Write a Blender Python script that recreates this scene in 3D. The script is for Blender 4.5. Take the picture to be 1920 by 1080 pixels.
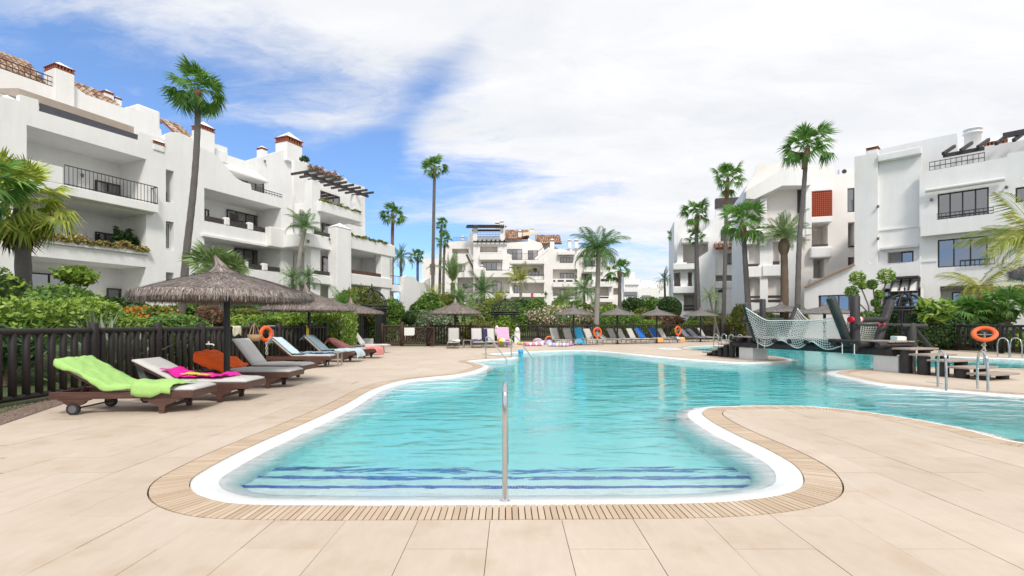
import bpy, bmesh, math, random
from math import radians as R, sin, cos, pi
from mathutils import Vector, Matrix
from mathutils.geometry import delaunay_2d_cdt
for o in list(bpy.data.objects): bpy.data.objects.remove(o)
SC = bpy.context.scene
COL = SC.collection
# ------------------------------------------------------------------ camera
F, CH, U0, V0 = 900.0, 1.3, 960.0, 607.0        # focal length in photo pixels, eye height, principal column, horizon row
cd = bpy.data.cameras.new('camera'); cam = bpy.data.objects.new('camera', cd); COL.objects.link(cam)
cam.location = (0, 0, CH); cam.rotation_euler = (pi/2, 0, 0)
cd.sensor_width = 36; cd.lens = F/1920*36; cd.shift_y = (V0-540)/1920
cd.clip_start = 0.05; cd.clip_end = 3000
SC.camera = cam
# ------------------------------------------------------------------ sun and sky
SUN_EL, SUN_AZ = 48.0, 164.0                     # degrees; azimuth clockwise from +Y
def sun_dir():
    e, a = R(SUN_EL), R(SUN_AZ)
    return Vector((sin(a)*cos(e), cos(a)*cos(e), sin(e)))
sd = bpy.data.lights.new('sun', 'SUN'); sun = bpy.data.objects.new('sun', sd); COL.objects.link(sun)
sd.energy = 2.0; sd.angle = R(12); sd.color = (1, .95, .88)
sun.rotation_euler = sun_dir().to_track_quat('Z', 'Y').to_euler()
W = bpy.data.worlds.new('World'); SC.world = W; W.use_nodes = True
def make_sky():
    nt = W.node_tree; N = nt.nodes; L = nt.links; N.clear()
    def n(t, **k):
        x = N.new(t)
        for a, b in k.items(): setattr(x, a, b)
        return x
    def math_(op, a, b=None, c=None, clamp=False):
        x = n('ShaderNodeMath', operation=op, use_clamp=clamp)
        for i, q in enumerate((a, b, c)):
            if q is None: continue
            if isinstance(q, (int, float)): x.inputs[i].default_value = q
            else: L.new(q, x.inputs[i])
        return x.outputs[0]
    out = n('ShaderNodeOutputWorld'); bg = n('ShaderNodeBackground'); L.new(bg.outputs[0], out.inputs[0])
    sky = n('ShaderNodeTexSky', sky_type='NISHITA'); sky.sun_disc = False
    sky.sun_elevation = R(SUN_EL); sky.sun_rotation = R(SUN_AZ); sky.altitude = 50; sky.air_density = 1.0; sky.dust_density = .15; sky.ozone_density = 6.0
    tc = n('ShaderNodeTexCoord'); sep = n('ShaderNodeSeparateXYZ'); L.new(tc.outputs['Generated'], sep.inputs[0])
    x, y, z = sep.outputs
    sv = n('ShaderNodeCombineXYZ'); L.new(x, sv.inputs[0]); L.new(y, sv.inputs[1]); L.new(math_('ADD', math_('MAXIMUM', z, 0.0), 0.13), sv.inputs[2]); L.new(sv.outputs[0], sky.inputs[0])
    zz = math_('ADD', math_('MAXIMUM', z, 0.0), 0.16)
    px = math_('DIVIDE', x, zz); py = math_('DIVIDE', y, zz)
    cmb = n('ShaderNodeCombineXYZ'); L.new(px, cmb.inputs[0]); L.new(py, cmb.inputs[1]); cmb.inputs[2].default_value = 3.7
    mp = n('ShaderNodeMapping'); L.new(cmb.outputs[0], mp.inputs[0]); mp.inputs['Rotation'].default_value = (0, 0, R(28)); mp.inputs['Scale'].default_value = (.62, 1.25, 1); mp.inputs['Location'].default_value = (1.3, .4, 0)
    def noise(vec, scale, detail, rough, dist=0.0):
        t = n('ShaderNodeTexNoise'); t.inputs['Scale'].default_value = scale; t.inputs['Detail'].default_value = detail
        t.inputs['Roughness'].default_value = rough; t.inputs['Distortion'].default_value = dist; L.new(vec, t.inputs['Vector']); return t.outputs[0]
    # warp the coordinates so the cloud edges fray into wisps
    wt = n('ShaderNodeTexNoise'); wt.inputs['Scale'].default_value = 2.4; wt.inputs['Detail'].default_value = 5; wt.inputs['Roughness'].default_value = .6; L.new(mp.outputs[0], wt.inputs['Vector'])
    wv = n('ShaderNodeVectorMath', operation='MULTIPLY_ADD'); L.new(wt.outputs['Color'], wv.inputs[0]); wv.inputs[1].default_value = (.34, .34, .0); L.new(mp.outputs[0], wv.inputs[2])
    n1 = noise(wv.outputs[0], 1.3, 10, .60, 0); n2 = noise(wv.outputs[0], 4.2, 9, .66, .1)
    # cloud bank edge: a great circle from the upper left of the view to its middle, and a clear lane across the bank
    q = math_('ADD', math_('ADD', math_('MULTIPLY', y, .283), math_('MULTIPLY', z, -.90)), math_('MULTIPLY', x, -.445))
    qs = math_('MINIMUM', math_('MAXIMUM', q, -.30), .20)
    g = math_('ADD', math_('ADD', x, math_('MULTIPLY', z, -.852)), math_('MULTIPLY', y, .589))
    lane = math_('MULTIPLY', math_('EXPONENT', math_('MULTIPLY', math_('MULTIPLY', g, g), -260.0)), math_('MULTIPLY', math_('SUBTRACT', n2, .22, None, True), 2.6))
    dens = math_('ADD', math_('MULTIPLY', qs, -3.4), math_('ADD', math_('MULTIPLY', math_('SUBTRACT', n1, .5), 2.6), math_('MULTIPLY', math_('SUBTRACT', n2, .5), 1.2)))
    dens = math_('SUBTRACT', dens, math_('MULTIPLY', lane, .62))
    low = math_('MULTIPLY', math_('SUBTRACT', .18, z, None, True), .5)
    dens = math_('ADD', math_('ADD', dens, low), .17)
    rp = n('ShaderNodeMapRange'); rp.interpolation_type = 'SMOOTHSTEP'; L.new(dens, rp.inputs[0]); rp.inputs[1].default_value = -.55; rp.inputs[2].default_value = .42
    cov = rp.outputs[0]
    sh = n('ShaderNodeMapRange'); L.new(noise(wv.outputs[0], 2.2, 8, .62, .3), sh.inputs[0]); sh.inputs[1].default_value = .30; sh.inputs[2].default_value = .62; sh.inputs[3].default_value = CLOUD*.87; sh.inputs[4].default_value = CLOUD
    bl = n('ShaderNodeMapRange'); L.new(sh.outputs[0], bl.inputs[0]); bl.inputs[1].default_value = CLOUD*.87; bl.inputs[2].default_value = CLOUD; bl.inputs[3].default_value = .945; bl.inputs[4].default_value = .995
    cc = n('ShaderNodeCombineColor'); L.new(math_('MULTIPLY', sh.outputs[0], bl.outputs[0]), cc.inputs[0]); L.new(math_('MULTIPLY', sh.outputs[0], math_('SQRT', bl.outputs[0])), cc.inputs[1]); L.new(math_('MULTIPLY', sh.outputs[0], 1.02), cc.inputs[2])
    sk = n('ShaderNodeVectorMath', operation='SCALE'); L.new(sky.outputs[0], sk.inputs[0]); sk.inputs[3].default_value = SKY_STR
    mx = n('ShaderNodeMix', data_type='RGBA'); L.new(cov, mx.inputs[0]); L.new(sk.outputs[0], mx.inputs[6]); L.new(cc.outputs[0], mx.inputs[7])
    L.new(mx.outputs[2], bg.inputs[0]); bg.inputs[1].default_value = 1.0
SKY_STR, CLOUD = 0.20, 0.745
make_sky()
SC.view_settings.view_transform = 'Standard'; SC.view_settings.look = 'None'; SC.view_settings.exposure = 0.45; SC.view_settings.gamma = 1
SC.render.engine = 'CYCLES'
cy = SC.cycles
cy.use_denoising = True; cy.denoiser = 'OPENIMAGEDENOISE'; cy.max_bounces = 7; cy.diffuse_bounces = 4; cy.glossy_bounces = 4
cy.transmission_bounces = 6; cy.transparent_max_bounces = 24; cy.caustics_refractive = True; cy.caustics_reflective = False
cy.sample_clamp_indirect = 40; cy.blur_glossy = 1.0; cy.volume_bounces = 0

# ------------------------------------------------------------------ pixel <-> world (used to read positions off the photograph once)
def G(u, v, z=0.0):
    Y = (CH-z)*F/(v-V0); return Vector(((u-U0)*Y/F, Y, z))
def P(u, v, Y):
    return Vector(((u-U0)*Y/F, Y, CH+(V0-v)*Y/F))

# ------------------------------------------------------------------ materials
MATS = {}
def new_mat(name):
    m = bpy.data.materials.new(name); m.use_nodes = True
    nt = m.node_tree; b = nt.nodes['Principled BSDF']
    return m, nt, b
def nd(nt, t, **k):
    x = nt.nodes.new(t)
    for a, b in k.items(): setattr(x, a, b)
    return x
def tex_noise(nt, scale, detail=4, rough=.55, coord='Object', dist=0, stretch=None):
    tc = nd(nt, 'ShaderNodeTexCoord'); t = nd(nt, 'ShaderNodeTexNoise')
    v = tc.outputs[coord]
    if stretch:
        mp = nd(nt, 'ShaderNodeMapping'); mp.inputs['Scale'].default_value = stretch; nt.links.new(v, mp.inputs[0]); v = mp.outputs[0]
    nt.links.new(v, t.inputs['Vector']); t.inputs['Scale'].default_value = scale; t.inputs['Detail'].default_value = detail
    t.inputs['Roughness'].default_value = rough; t.inputs['Distortion'].default_value = dist
    return t.outputs[0]
def ramp(nt, fac, stops):
    r = nd(nt, 'ShaderNodeValToRGB'); e = r.color_ramp.elements
    while len(e) > 1: e.remove(e[-1])
    e[0].position = stops[0][0]; e[0].color = (*stops[0][1], 1)
    for p, c in stops[1:]:
        k = e.new(p); k.color = (*c, 1)
    nt.links.new(fac, r.inputs[0]); return r.outputs[0]
def mixc(nt, fac, a, b, mode='MIX'):
    m = nd(nt, 'ShaderNodeMix', data_type='RGBA', blend_type=mode)
    for i, q in ((0, fac), (6, a), (7, b)):
        if isinstance(q, (int, float)): m.inputs[i].default_value = q
        elif isinstance(q, tuple): m.inputs[i].default_value = (*q, 1)
        else: nt.links.new(q, m.inputs[i])
    return m.outputs[2]
def bump(nt, b, h, dist=.01, strength=.5):
    k = nd(nt, 'ShaderNodeBump'); k.inputs['Distance'].default_value = dist; k.inputs['Strength'].default_value = strength
    nt.links.new(h, k.inputs['Height']); nt.links.new(k.outputs[0], b.inputs['Normal'])
def sc_(c, f): return tuple(min(1, x*f) for x in c)
def plain(name, col, rough=.7, var=.12, scale=6, metal=0, bmp=0, bscale=40, detail=5, stretch=None, spec=None):
    if name in MATS: return MATS[name]
    m, nt, b = new_mat(name)
    n1 = tex_noise(nt, scale, detail, .6, stretch=stretch)
    c = ramp(nt, n1, [(.3, sc_(col, 1-var)), (.7, sc_(col, 1+var))])
    nt.links.new(c, b.inputs['Base Color']); b.inputs['Roughness'].default_value = rough; b.inputs['Metallic'].default_value = metal
    if spec is not None: b.inputs['Specular IOR Level'].default_value = spec
    if bmp: bump(nt, b, tex_noise(nt, bscale, 4, .6, stretch=stretch), bmp, .6)
    MATS[name] = m; return m
def leafy(name, stops, rough=.5, trans=.25):
    """foliage: colour varies leaf by leaf, some light passes through"""
    if name in MATS: return MATS[name]
    m, nt, b = new_mat(name)
    g = nd(nt, 'ShaderNodeNewGeometry')
    c = ramp(nt, g.outputs['Random Per Island'], stops)
    n1 = tex_noise(nt, 1.3, 3, .6)
    c = mixc(nt, .55, c, ramp(nt, n1, [(.3, (.62, .62, .62)), (.7, (1.3, 1.3, 1.3))]), 'MULTIPLY')
    nt.links.new(c, b.inputs['Base Color']); b.inputs['Roughness'].default_value = rough; b.inputs['Specular IOR Level'].default_value = .35
    t = nd(nt, 'ShaderNodeBsdfTranslucent'); nt.links.new(c, t.inputs[0])
    mx = nd(nt, 'ShaderNodeMixShader'); mx.inputs[0].default_value = trans
    o = nt.nodes['Material Output']
    nt.links.new(b.outputs[0], mx.inputs[1]); nt.links.new(t.outputs[0], mx.inputs[2]); nt.links.new(mx.outputs[0], o.inputs[0])
    MATS[name] = m; return m

# ------------------------------------------------------------------ mesh building
def inside(p, q):
    r = False; j = len(q)-1; x, y = p[0], p[1]
    for i in range(len(q)):
        a, b_ = q[i], q[j]
        if (a[1] > y) != (b_[1] > y) and x < (b_[0]-a[0])*(y-a[1])/(b_[1]-a[1])+a[0]: r = not r
        j = i
    return r
class MB:
    def __init__(s): s.v = []; s.f = []; s.m = []; s.mi = 0; s.sm = []
    def add(s, vs, fs, smooth=False):
        k = len(s.v); s.v += [tuple(x) for x in vs]; s.f += [tuple(i+k for i in f) for f in fs]; s.m += [s.mi]*len(fs); s.sm += [smooth]*len(fs); return s
    def box(s, x0, x1, y0, y1, z0, z1, M=None):
        vs = [Vector(p) for p in ((x0,y0,z0),(x1,y0,z0),(x1,y1,z0),(x0,y1,z0),(x0,y0,z1),(x1,y0,z1),(x1,y1,z1),(x0,y1,z1))]
        if M is not None: vs = [M @ p for p in vs]
        return s.add(vs, [(0,3,2,1),(4,5,6,7),(0,1,5,4),(1,2,6,5),(2,3,7,6),(3,0,4,7)])
    def cbox(s, c, sz, M=None):
        return s.box(c[0]-sz[0]/2, c[0]+sz[0]/2, c[1]-sz[1]/2, c[1]+sz[1]/2, c[2]-sz[2]/2, c[2]+sz[2]/2, M)
    def bar(s, a, b, w, h, up=(0,0,1)):
        a = Vector(a); b = Vector(b); d = (b-a); L = d.length; d.normalize(); up = Vector(up)
        x = d.cross(up)
        if x.length < 1e-4: x = Vector((1,0,0))
        x.normalize(); y = x.cross(d)
        vs = []
        for p in (a, b):
            for i, j in ((-1,-1),(1,-1),(1,1),(-1,1)): vs.append(p+x*(i*w/2)+y*(j*h/2))
        return s.add(vs, [(3,2,1,0),(4,5,6,7),(0,1,5,4),(1,2,6,5),(2,3,7,6),(3,0,4,7)])
    def tube(s, pts, r, n=8, cap=True, smooth=True):
        pts = [Vector(p) for p in pts]; k = len(pts)
        rs = r if isinstance(r, (list, tuple)) else [r]*k
        vs = []; up = None
        for i, p in enumerate(pts):
            t = (pts[min(i+1,k-1)]-pts[max(i-1,0)]).normalized()
            if up is None:
                up = Vector((0,0,1)) if abs(t.z) < .9 else Vector((1,0,0))
            x = t.cross(up).normalized(); y = x.cross(t).normalized(); up = y
            for j in range(n):
                a = 2*pi*j/n; vs.append(p+(x*cos(a)+y*sin(a))*rs[i])
        fs = [(i*n+j, (i+1)*n+j, (i+1)*n+(j+1)%n, i*n+(j+1)%n) for i in range(k-1) for j in range(n)]
        s.add(vs, fs, smooth)
        if cap:
            s.add(vs[:n], [tuple(range(n))]); s.add(vs[-n:], [tuple(reversed(range(n)))])
        return s
    def lathe(s, prof, n=16, c=(0,0,0), smooth=True):
        vs = []
        for r, z in prof:
            for j in range(n): a = 2*pi*j/n; vs.append((c[0]+r*cos(a), c[1]+r*sin(a), c[2]+z))
        fs = [(i*n+j, i*n+(j+1)%n, (i+1)*n+(j+1)%n, (i+1)*n+j) for i in range(len(prof)-1) for j in range(n)]
        s.add(vs, fs, smooth); return s
    def prism(s, poly, fn, d0, d1, holes=()):
        """poly (and holes) in 2-D; fn(a,b,d)->3-D; front at d0, back at d1"""
        pts = []; faces = []
        for lp in [poly]+list(holes):
            faces.append(list(range(len(pts), len(pts)+len(lp)))); pts += [Vector((p[0], p[1])) for p in lp]
        v, e, f, ov, oe, of = delaunay_2d_cdt(pts, [], faces, 0, 1e-6)
        keep = []
        for t in f:
            c_ = (v[t[0]]+v[t[1]]+v[t[2]])/3
            if inside(c_, poly) and not any(inside(c_, h) for h in holes): keep.append(t)
        n = len(v)
        s.add([fn(p[0], p[1], d0) for p in v]+[fn(p[0], p[1], d1) for p in v],
              [tuple(reversed(t)) for t in keep]+[tuple(i+n for i in t) for t in keep])
        edges = {}
        for t in keep:
            for i in range(len(t)):
                a, b = t[i], t[(i+1) % len(t)]; edges[(a, b)] = 1
        rim = [(a, b) for (a, b) in edges if (b, a) not in edges]
        k = len(s.v)-2*n
        for a, b in rim:
            s.f.append((k+a, k+b, k+n+b, k+n+a)); s.m.append(s.mi); s.sm.append(False)
        return s
    def mesh(s, name, mats, fixn=False):
        me = bpy.data.meshes.new(name); me.from_pydata(s.v, [], s.f)
        for m in (mats if isinstance(mats, (list, tuple)) else [mats]): me.materials.append(m)
        if any(s.m): me.polygons.foreach_set('material_index', s.m)
        me.polygons.foreach_set('use_smooth', s.sm)
        if fixn:
            bm = bmesh.new(); bm.from_mesh(me); bmesh.ops.recalc_face_normals(bm, faces=bm.faces); bm.to_mesh(me); bm.free()
        me.update(); return me
    def build(s, name, mats, parent=None, loc=None, fixn=True, bevel=0):
        me = s.mesh(name, mats, fixn)
        return link(name, me, parent, loc, bevel)
def link(name, me, parent=None, loc=None, bevel=0):
    o = bpy.data.objects.new(name, me); COL.objects.link(o)
    if parent is not None: o.parent = parent
    if loc is not None: o.location = loc
    if bevel:
        b = o.modifiers.new('bevel', 'BEVEL'); b.width = bevel; b.segments = 2; b.limit_method = 'ANGLE'; b.angle_limit = R(40)
    return o
def empty(name, loc=(0,0,0), rz=0.0):
    o = bpy.data.objects.new(name, None); COL.objects.link(o); o.location = loc; o.rotation_euler = (0, 0, rz); o.empty_display_size = .2; return o
def tag(o, label, cat, group=None, kind=None):
    o['label'] = label; o['category'] = cat
    if group: o['group'] = group
    if kind: o['kind'] = kind
    return o
KIDS = {}
def kids(o): return [c for c in bpy.data.objects if c.parent == o]
def copy_tree(o, parent=None, cache=None):
    c = o.copy(); COL.objects.link(c); c.parent = parent
    if o.name not in KIDS: KIDS[o.name] = kids(o)
    for ch in KIDS[o.name]: copy_tree(ch, c)
    return c
def struct(o, label=None):
    o['kind'] = 'structure'
    if label: o['label'] = label
    return o
def RZ(a): return Matrix.Rotation(a, 4, 'Z')
def catmull(pts, step, closed=True):
    """resample through points with a centripetal-like spline"""
    out = []; n = len(pts)
    for i in range(n if closed else n-1):
        p0, p1, p2, p3 = (pts[(i+k) % n] if closed else pts[min(max(i+k, 0), n-1)] for k in (-1, 0, 1, 2))
        L = (p2-p1).length; k = max(1, int(round(L/step)))
        def tj(ti, a, b): return ti+max((b-a).length, 1e-4)**.5
        t0 = 0; t1 = tj(t0, p0, p1); t2 = tj(t1, p1, p2); t3 = tj(t2, p2, p3)
        for j in range(k):
            t = t1+(t2-t1)*j/k
            A1 = p0*((t1-t)/(t1-t0))+p1*((t-t0)/(t1-t0)); A2 = p1*((t2-t)/(t2-t1))+p2*((t-t1)/(t2-t1)); A3 = p2*((t3-t)/(t3-t2))+p3*((t-t2)/(t3-t2))
            B1 = A1*((t2-t)/(t2-t0))+A2*((t-t0)/(t2-t0)); B2 = A2*((t3-t)/(t3-t1))+A3*((t-t1)/(t3-t1))
            out.append(B1*((t2-t)/(t2-t1))+B2*((t-t1)/(t2-t1)))
    return out
# ================================================================== pool, deck, ground
rnd = random.Random(5)
POOL_PX = [(453,943.5),(607,946),(784,946),(960,945),(1153,944),(1288,942.5),(1384,937.5),(1461,927),(1498,914),(1507,897),(1492,873),(1442,843),(1384,816),(1335,790),(1317,773),
 (1332,764),(1380,762),(1450,761),(1519,762),(1596,769),(1700,784),(1800,803),(1920,831)]
POOL_PX2 = [(1920,740),(1847,735),(1739,726),(1664,719),(1608,708),(1577,701.5),(1567,698),(1595,693),(1650,690.5),(1723,688.5),(1820,689),(1920,691)]
POOL_PX3 = [(1920,672),(1778,667),(1650,658),(1500,650),(1390,646.5),(1310,648),(1280,652),(1300,656),(1345,659.5),(1400,663),(1450,668),(1474,672.5),(1448,677),(1390,678.5),(1330,675),(1260,669.5),(1155,659.5),(1105,656),(1030,657),(942,661),(915,663),(930,666),(962,668.5),(945,671),(910,673),(874,676.5),(890,680),(904,685),(899,690),(855,701.5),(800,707),(750,713.5),(700,728.5),(642,760),(568,794),(491,827),(433,854),(383,881),(361,896),(356,909),(368,924),(406,937)]
ctrl = [G(*p).to_2d() for p in POOL_PX]+[Vector((7.6,4.55)),Vector((10.5,4.3)),Vector((12.6,5.4)),Vector((12.6,7.6))]+[G(*p).to_2d() for p in POOL_PX2]+[Vector((18.5,14.0)),Vector((21.0,15.2)),Vector((21.0,17.4))]+[G(*p).to_2d() for p in POOL_PX3]
BND = catmull(ctrl, .06)
def resample(pts, step):
    out = []; acc = 0.0; n = len(pts); prev = pts[0]; out.append(prev)
    for i in range(1, n+1):
        p = pts[i % n]; d = (p-prev).length
        while acc+d >= step and d > 1e-9:
            t = (step-acc)/d; prev = prev.lerp(p, t); out.append(prev); d = (p-prev).length; acc = 0.0
        acc += d; prev = p
    return out
SLAT = 0.045                                     # pitch of the gutter grating
BND = resample(BND, SLAT)
NB = len(BND)
def normals(pts, w=4):
    n = len(pts); o = []
    for i in range(n):
        t = (pts[(i+w) % n]-pts[(i-w) % n]); t.normalize(); o.append(Vector((t.y, -t.x)))   # counter-clockwise loop: outward
    return o
area = sum(BND[i].x*BND[(i+1) % NB].y-BND[(i+1) % NB].x*BND[i].y for i in range(NB))/2
if area < 0: BND.reverse()
NRM = normals(BND, 5)
GW = 0.27
import numpy as np
BNP = np.array([(p.x, p.y) for p in BND])
def bdist(p): return float(np.sqrt(((BNP-np.array((p[0], p[1])))**2).sum(1).min()))
OUT = [BND[i]+NRM[i]*(GW+.007) for i in range(NB)]
OK = [bdist(p) > GW*.985 for p in OUT]
OUTER = [OUT[i] for i in range(NB) if OK[i]]
# thin out for the deck cut
OUTC = OUTER[::2]

stone, nt, b = new_mat('travertine')
n1 = tex_noise(nt, .55, 5, .6, 'Generated')
tcw = nd(nt, 'ShaderNodeNewGeometry')
def wnoise(nt, scale, detail=5, rough=.6, stretch=None, dist=0):
    g = nd(nt, 'ShaderNodeNewGeometry'); t = nd(nt, 'ShaderNodeTexNoise'); v = g.outputs['Position']
    if stretch:
        mp = nd(nt, 'ShaderNodeMapping'); mp.inputs['Scale'].default_value = stretch; nt.links.new(v, mp.inputs[0]); v = mp.outputs[0]
    nt.links.new(v, t.inputs['Vector']); t.inputs['Scale'].default_value = scale; t.inputs['Detail'].default_value = detail; t.inputs['Roughness'].default_value = rough; t.inputs['Distortion'].default_value = dist
    return t.outputs[0]
big = wnoise(nt, .6, 5, .6); fine = wnoise(nt, 14, 6, .65, (1, .35, 1), .4); spots = wnoise(nt, 2.6, 3, .5)
oi = nd(nt, 'ShaderNodeObjectInfo')
c = ramp(nt, big, [(.3, (.54, .445, .355)), (.7, (.63, .545, .455))])
c = mixc(nt, .5, c, ramp(nt, fine, [(.3, (.90, .885, .86)), (.7, (1.06, 1.05, 1.04))]), 'MULTIPLY')
c = mixc(nt, .45, c, ramp(nt, spots, [(.53, (1, 1, 1)), (.72, (.82, .72, .60))]), 'MULTIPLY')
c = mixc(nt, .9, c, ramp(nt, oi.outputs['Random'], [(0, (.945, .93, .91)), (.35, (.985, .98, .97)), (.7, (1, 1, 1)), (1, (1.035, 1.03, 1.02))]), 'MULTIPLY')
nt.links.new(c, b.inputs['Base Color']); b.inputs['Roughness'].default_value = .62; b.inputs['Specular IOR Level'].default_value = .3
bump(nt, b, fine, .004, .3)
joint = plain('mortar_joint', (.46, .37, .29), .9, .2, 8)
grate = None
def make_grate():
    m, nt, b = new_mat('grating_stone')
    oi = nd(nt, 'ShaderNodeObjectInfo'); g = nd(nt, 'ShaderNodeNewGeometry')
    rr = nd(nt, 'ShaderNodeMath', operation='FRACT'); ad = nd(nt, 'ShaderNodeMath', operation='ADD'); nt.links.new(oi.outputs['Random'], ad.inputs[0]); nt.links.new(g.outputs['Random Per Island'], ad.inputs[1]); nt.links.new(ad.outputs[0], rr.inputs[0])
    c = ramp(nt, rr.outputs[0], [(0, (.50, .38, .27)), (.3, (.555, .435, .32)), (.7, (.59, .475, .36)), (1, (.63, .52, .41))])
    c = mixc(nt, .6, c, ramp(nt, wnoise(nt, 1.1, 4), [(.35, (.83, .75, .64)), (.65, (1.05, 1.03, 1))]), 'MULTIPLY')
    nt.links.new(c, b.inputs['Base Color']); b.inputs['Roughness'].default_value = .6
    bump(nt, b, wnoise(nt, 60, 4), .003, .4); return m
grate = make_grate()
# white mosaic lip and basin
def mosaic(name, cell=.026):
    m, nt, b = new_mat(name)
    g = nd(nt, 'ShaderNodeNewGeometry'); br = nd(nt, 'ShaderNodeTexBrick'); nt.links.new(g.outputs['Position'], br.inputs['Vector'])
    br.offset = 0; br.inputs['Scale'].default_value = 1; br.inputs['Brick Width'].default_value = cell; br.inputs['Row Height'].default_value = cell; br.inputs['Mortar Size'].default_value = .0016
    br.inputs['Color1'].default_value = (.90, .91, .91, 1); br.inputs['Color2'].default_value = (.86, .88, .88, 1); br.inputs['Mortar'].default_value = (.74, .77, .77, 1)
    c = mixc(nt, .5, br.outputs[0], ramp(nt, wnoise(nt, 3, 4), [(.3, (.93, .95, .95)), (.7, (1.02, 1.02, 1.02))]), 'MULTIPLY')
    nt.links.new(c, b.inputs['Base Color']); b.inputs['Roughness'].default_value = .25; return m
mos = mosaic('white_mosaic')
blue_t, nt, b = new_mat('blue_mosaic')
g = nd(nt, 'ShaderNodeNewGeometry'); bk = nd(nt, 'ShaderNodeTexBrick'); nt.links.new(g.outputs['Position'], bk.inputs['Vector']); bk.offset = 0; bk.inputs['Scale'].default_value = 1; bk.inputs['Brick Width'].default_value = .026; bk.inputs['Row Height'].default_value = .026; bk.inputs['Mortar Size'].default_value = .0016
bk.inputs['Color1'].default_value = (.008, .05, .34, 1); bk.inputs['Color2'].default_value = (.02, .11, .50, 1); bk.inputs['Mortar'].default_value = (.45, .52, .62, 1); nt.links.new(bk.outputs[0], b.inputs['Base Color']); b.inputs['Roughness'].default_value = .2
WZ = -0.035                                      # water level
prof = [(.012, -.002), (.0, -.03), (-.004, -.005), (-.03, -.001), (-.12, -.014), (-.24, -.045), (-.33, -.095), (-.38, -.17), (-.40, -.26), (-.40, -2.4)]
mb = MB(); vs = []; k = len(prof)
SM = normals(BND, 8)
for i in range(NB):
    for dd, z in prof[1:]: vs.append((*(BND[i]+SM[i]*dd), z))
k = len(prof)-1
fs = [(i*k+j, ((i+1) % NB)*k+j, ((i+1) % NB)*k+j+1, i*k+j+1) for i in range(NB) for j in range(k-1)]
mb.add(vs, fs, True)
basin = struct(mb.build('pool_basin', mos), 'white mosaic pool lip sloping under the water')
def floor_z(x, y):
    t = min(max((y-5.0)/11.0, 0), 1); return -.58-.95*t
mb = MB(); nx, ny = 30, 40; vs = []
for j in range(ny+1):
    for i in range(nx+1):
        X = -9+32*i/nx; Y = 2.6+28*j/ny; vs.append((X, Y, floor_z(X, Y)))
mb.add(vs, [(j*(nx+1)+i, j*(nx+1)+i+1, (j+1)*(nx+1)+i+1, (j+1)*(nx+1)+i) for j in range(ny) for i in range(nx)], True)
struct(mb.build('pool_floor', mos, basin, fixn=False))
# entry steps under water at the near end, each with a blue nosing line
for i, (y1, z) in enumerate(((4.07, -.15), (4.47, -.31), (4.87, -.47))):
    MB().box(-2.9, 2.9, 3.3, y1, -2.0, z).build('pool_step', mos, basin)
    sy = [(3.66), (4.03), (4.43)]
    mb = MB(); mb.box(-2.85, 2.85, y1-.06-.02*i, y1+.003, z-.05, z+.003); mb.build('nosing_line', blue_t, basin)
# water
wat, nt, b = new_mat('pool_water')
nt.nodes.remove(b); o = nt.nodes['Material Output']
w1 = wnoise(nt, 2.0, 2, .45, (.75, 1.9, 1), .9); w2 = wnoise(nt, 7.5, 3, .55, (1, 1.7, 1), .8); w3 = wnoise(nt, .95, 2, .45, (.7, 1.5, 1), .9)
s1 = nd(nt, 'ShaderNodeMath', operation='MULTIPLY_ADD'); nt.links.new(w2, s1.inputs[0]); s1.inputs[1].default_value = .12; nt.links.new(w1, s1.inputs[2])
s2 = nd(nt, 'ShaderNodeMath', operation='MULTIPLY_ADD'); nt.links.new(w3, s2.inputs[0]); s2.inputs[1].default_value = 1.6; nt.links.new(s1.outputs[0], s2.inputs[2])
bp = nd(nt, 'ShaderNodeBump'); bp.inputs['Distance'].default_value = .038; bp.inputs['Strength'].default_value = 1.0; gp_ = nd(nt, 'ShaderNodeNewGeometry'); sp_ = nd(nt, 'ShaderNodeSeparateXYZ'); nt.links.new(gp_.outputs['Position'], sp_.inputs[0])
mr_ = nd(nt, 'ShaderNodeMapRange'); nt.links.new(sp_.outputs[1], mr_.inputs[0]); mr_.inputs[1].default_value = 4.2; mr_.inputs[2].default_value = 9.5; mr_.inputs[3].default_value = .62; mr_.inputs[4].default_value = 2.3
mm_ = nd(nt, 'ShaderNodeMath', operation='MULTIPLY'); nt.links.new(s2.outputs[0], mm_.inputs[0]); nt.links.new(mr_.outputs[0], mm_.inputs[1]); nt.links.new(mm_.outputs[0], bp.inputs['Height'])
gl = nd(nt, 'ShaderNodeBsdfGlass'); gl.inputs['IOR'].default_value = 1.33; gl.inputs['Roughness'].default_value = .02; nt.links.new(bp.outputs[0], gl.inputs['Normal'])
nt.links.new(gl.outputs[0], o.inputs[0])
va = nd(nt, 'ShaderNodeVolumeAbsorption'); va.inputs['Color'].default_value = (.0, .945, .958, 1); va.inputs['Density'].default_value = .72; nt.links.new(va.outputs[0], o.inputs['Volume'])
poly = BND[::2]
v, e, f, *_ = delaunay_2d_cdt(poly, [], [list(range(len(poly)))], 1, 1e-6)
water = MB().add([(p.x, p.y, WZ) for p in v], f).build('pool_water', wat, fixn=False)
if water.data.polygons[0].normal.z < 0: water.data.flip_normals()
struct(water, 'clear turquoise pool water with small ripples')

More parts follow.
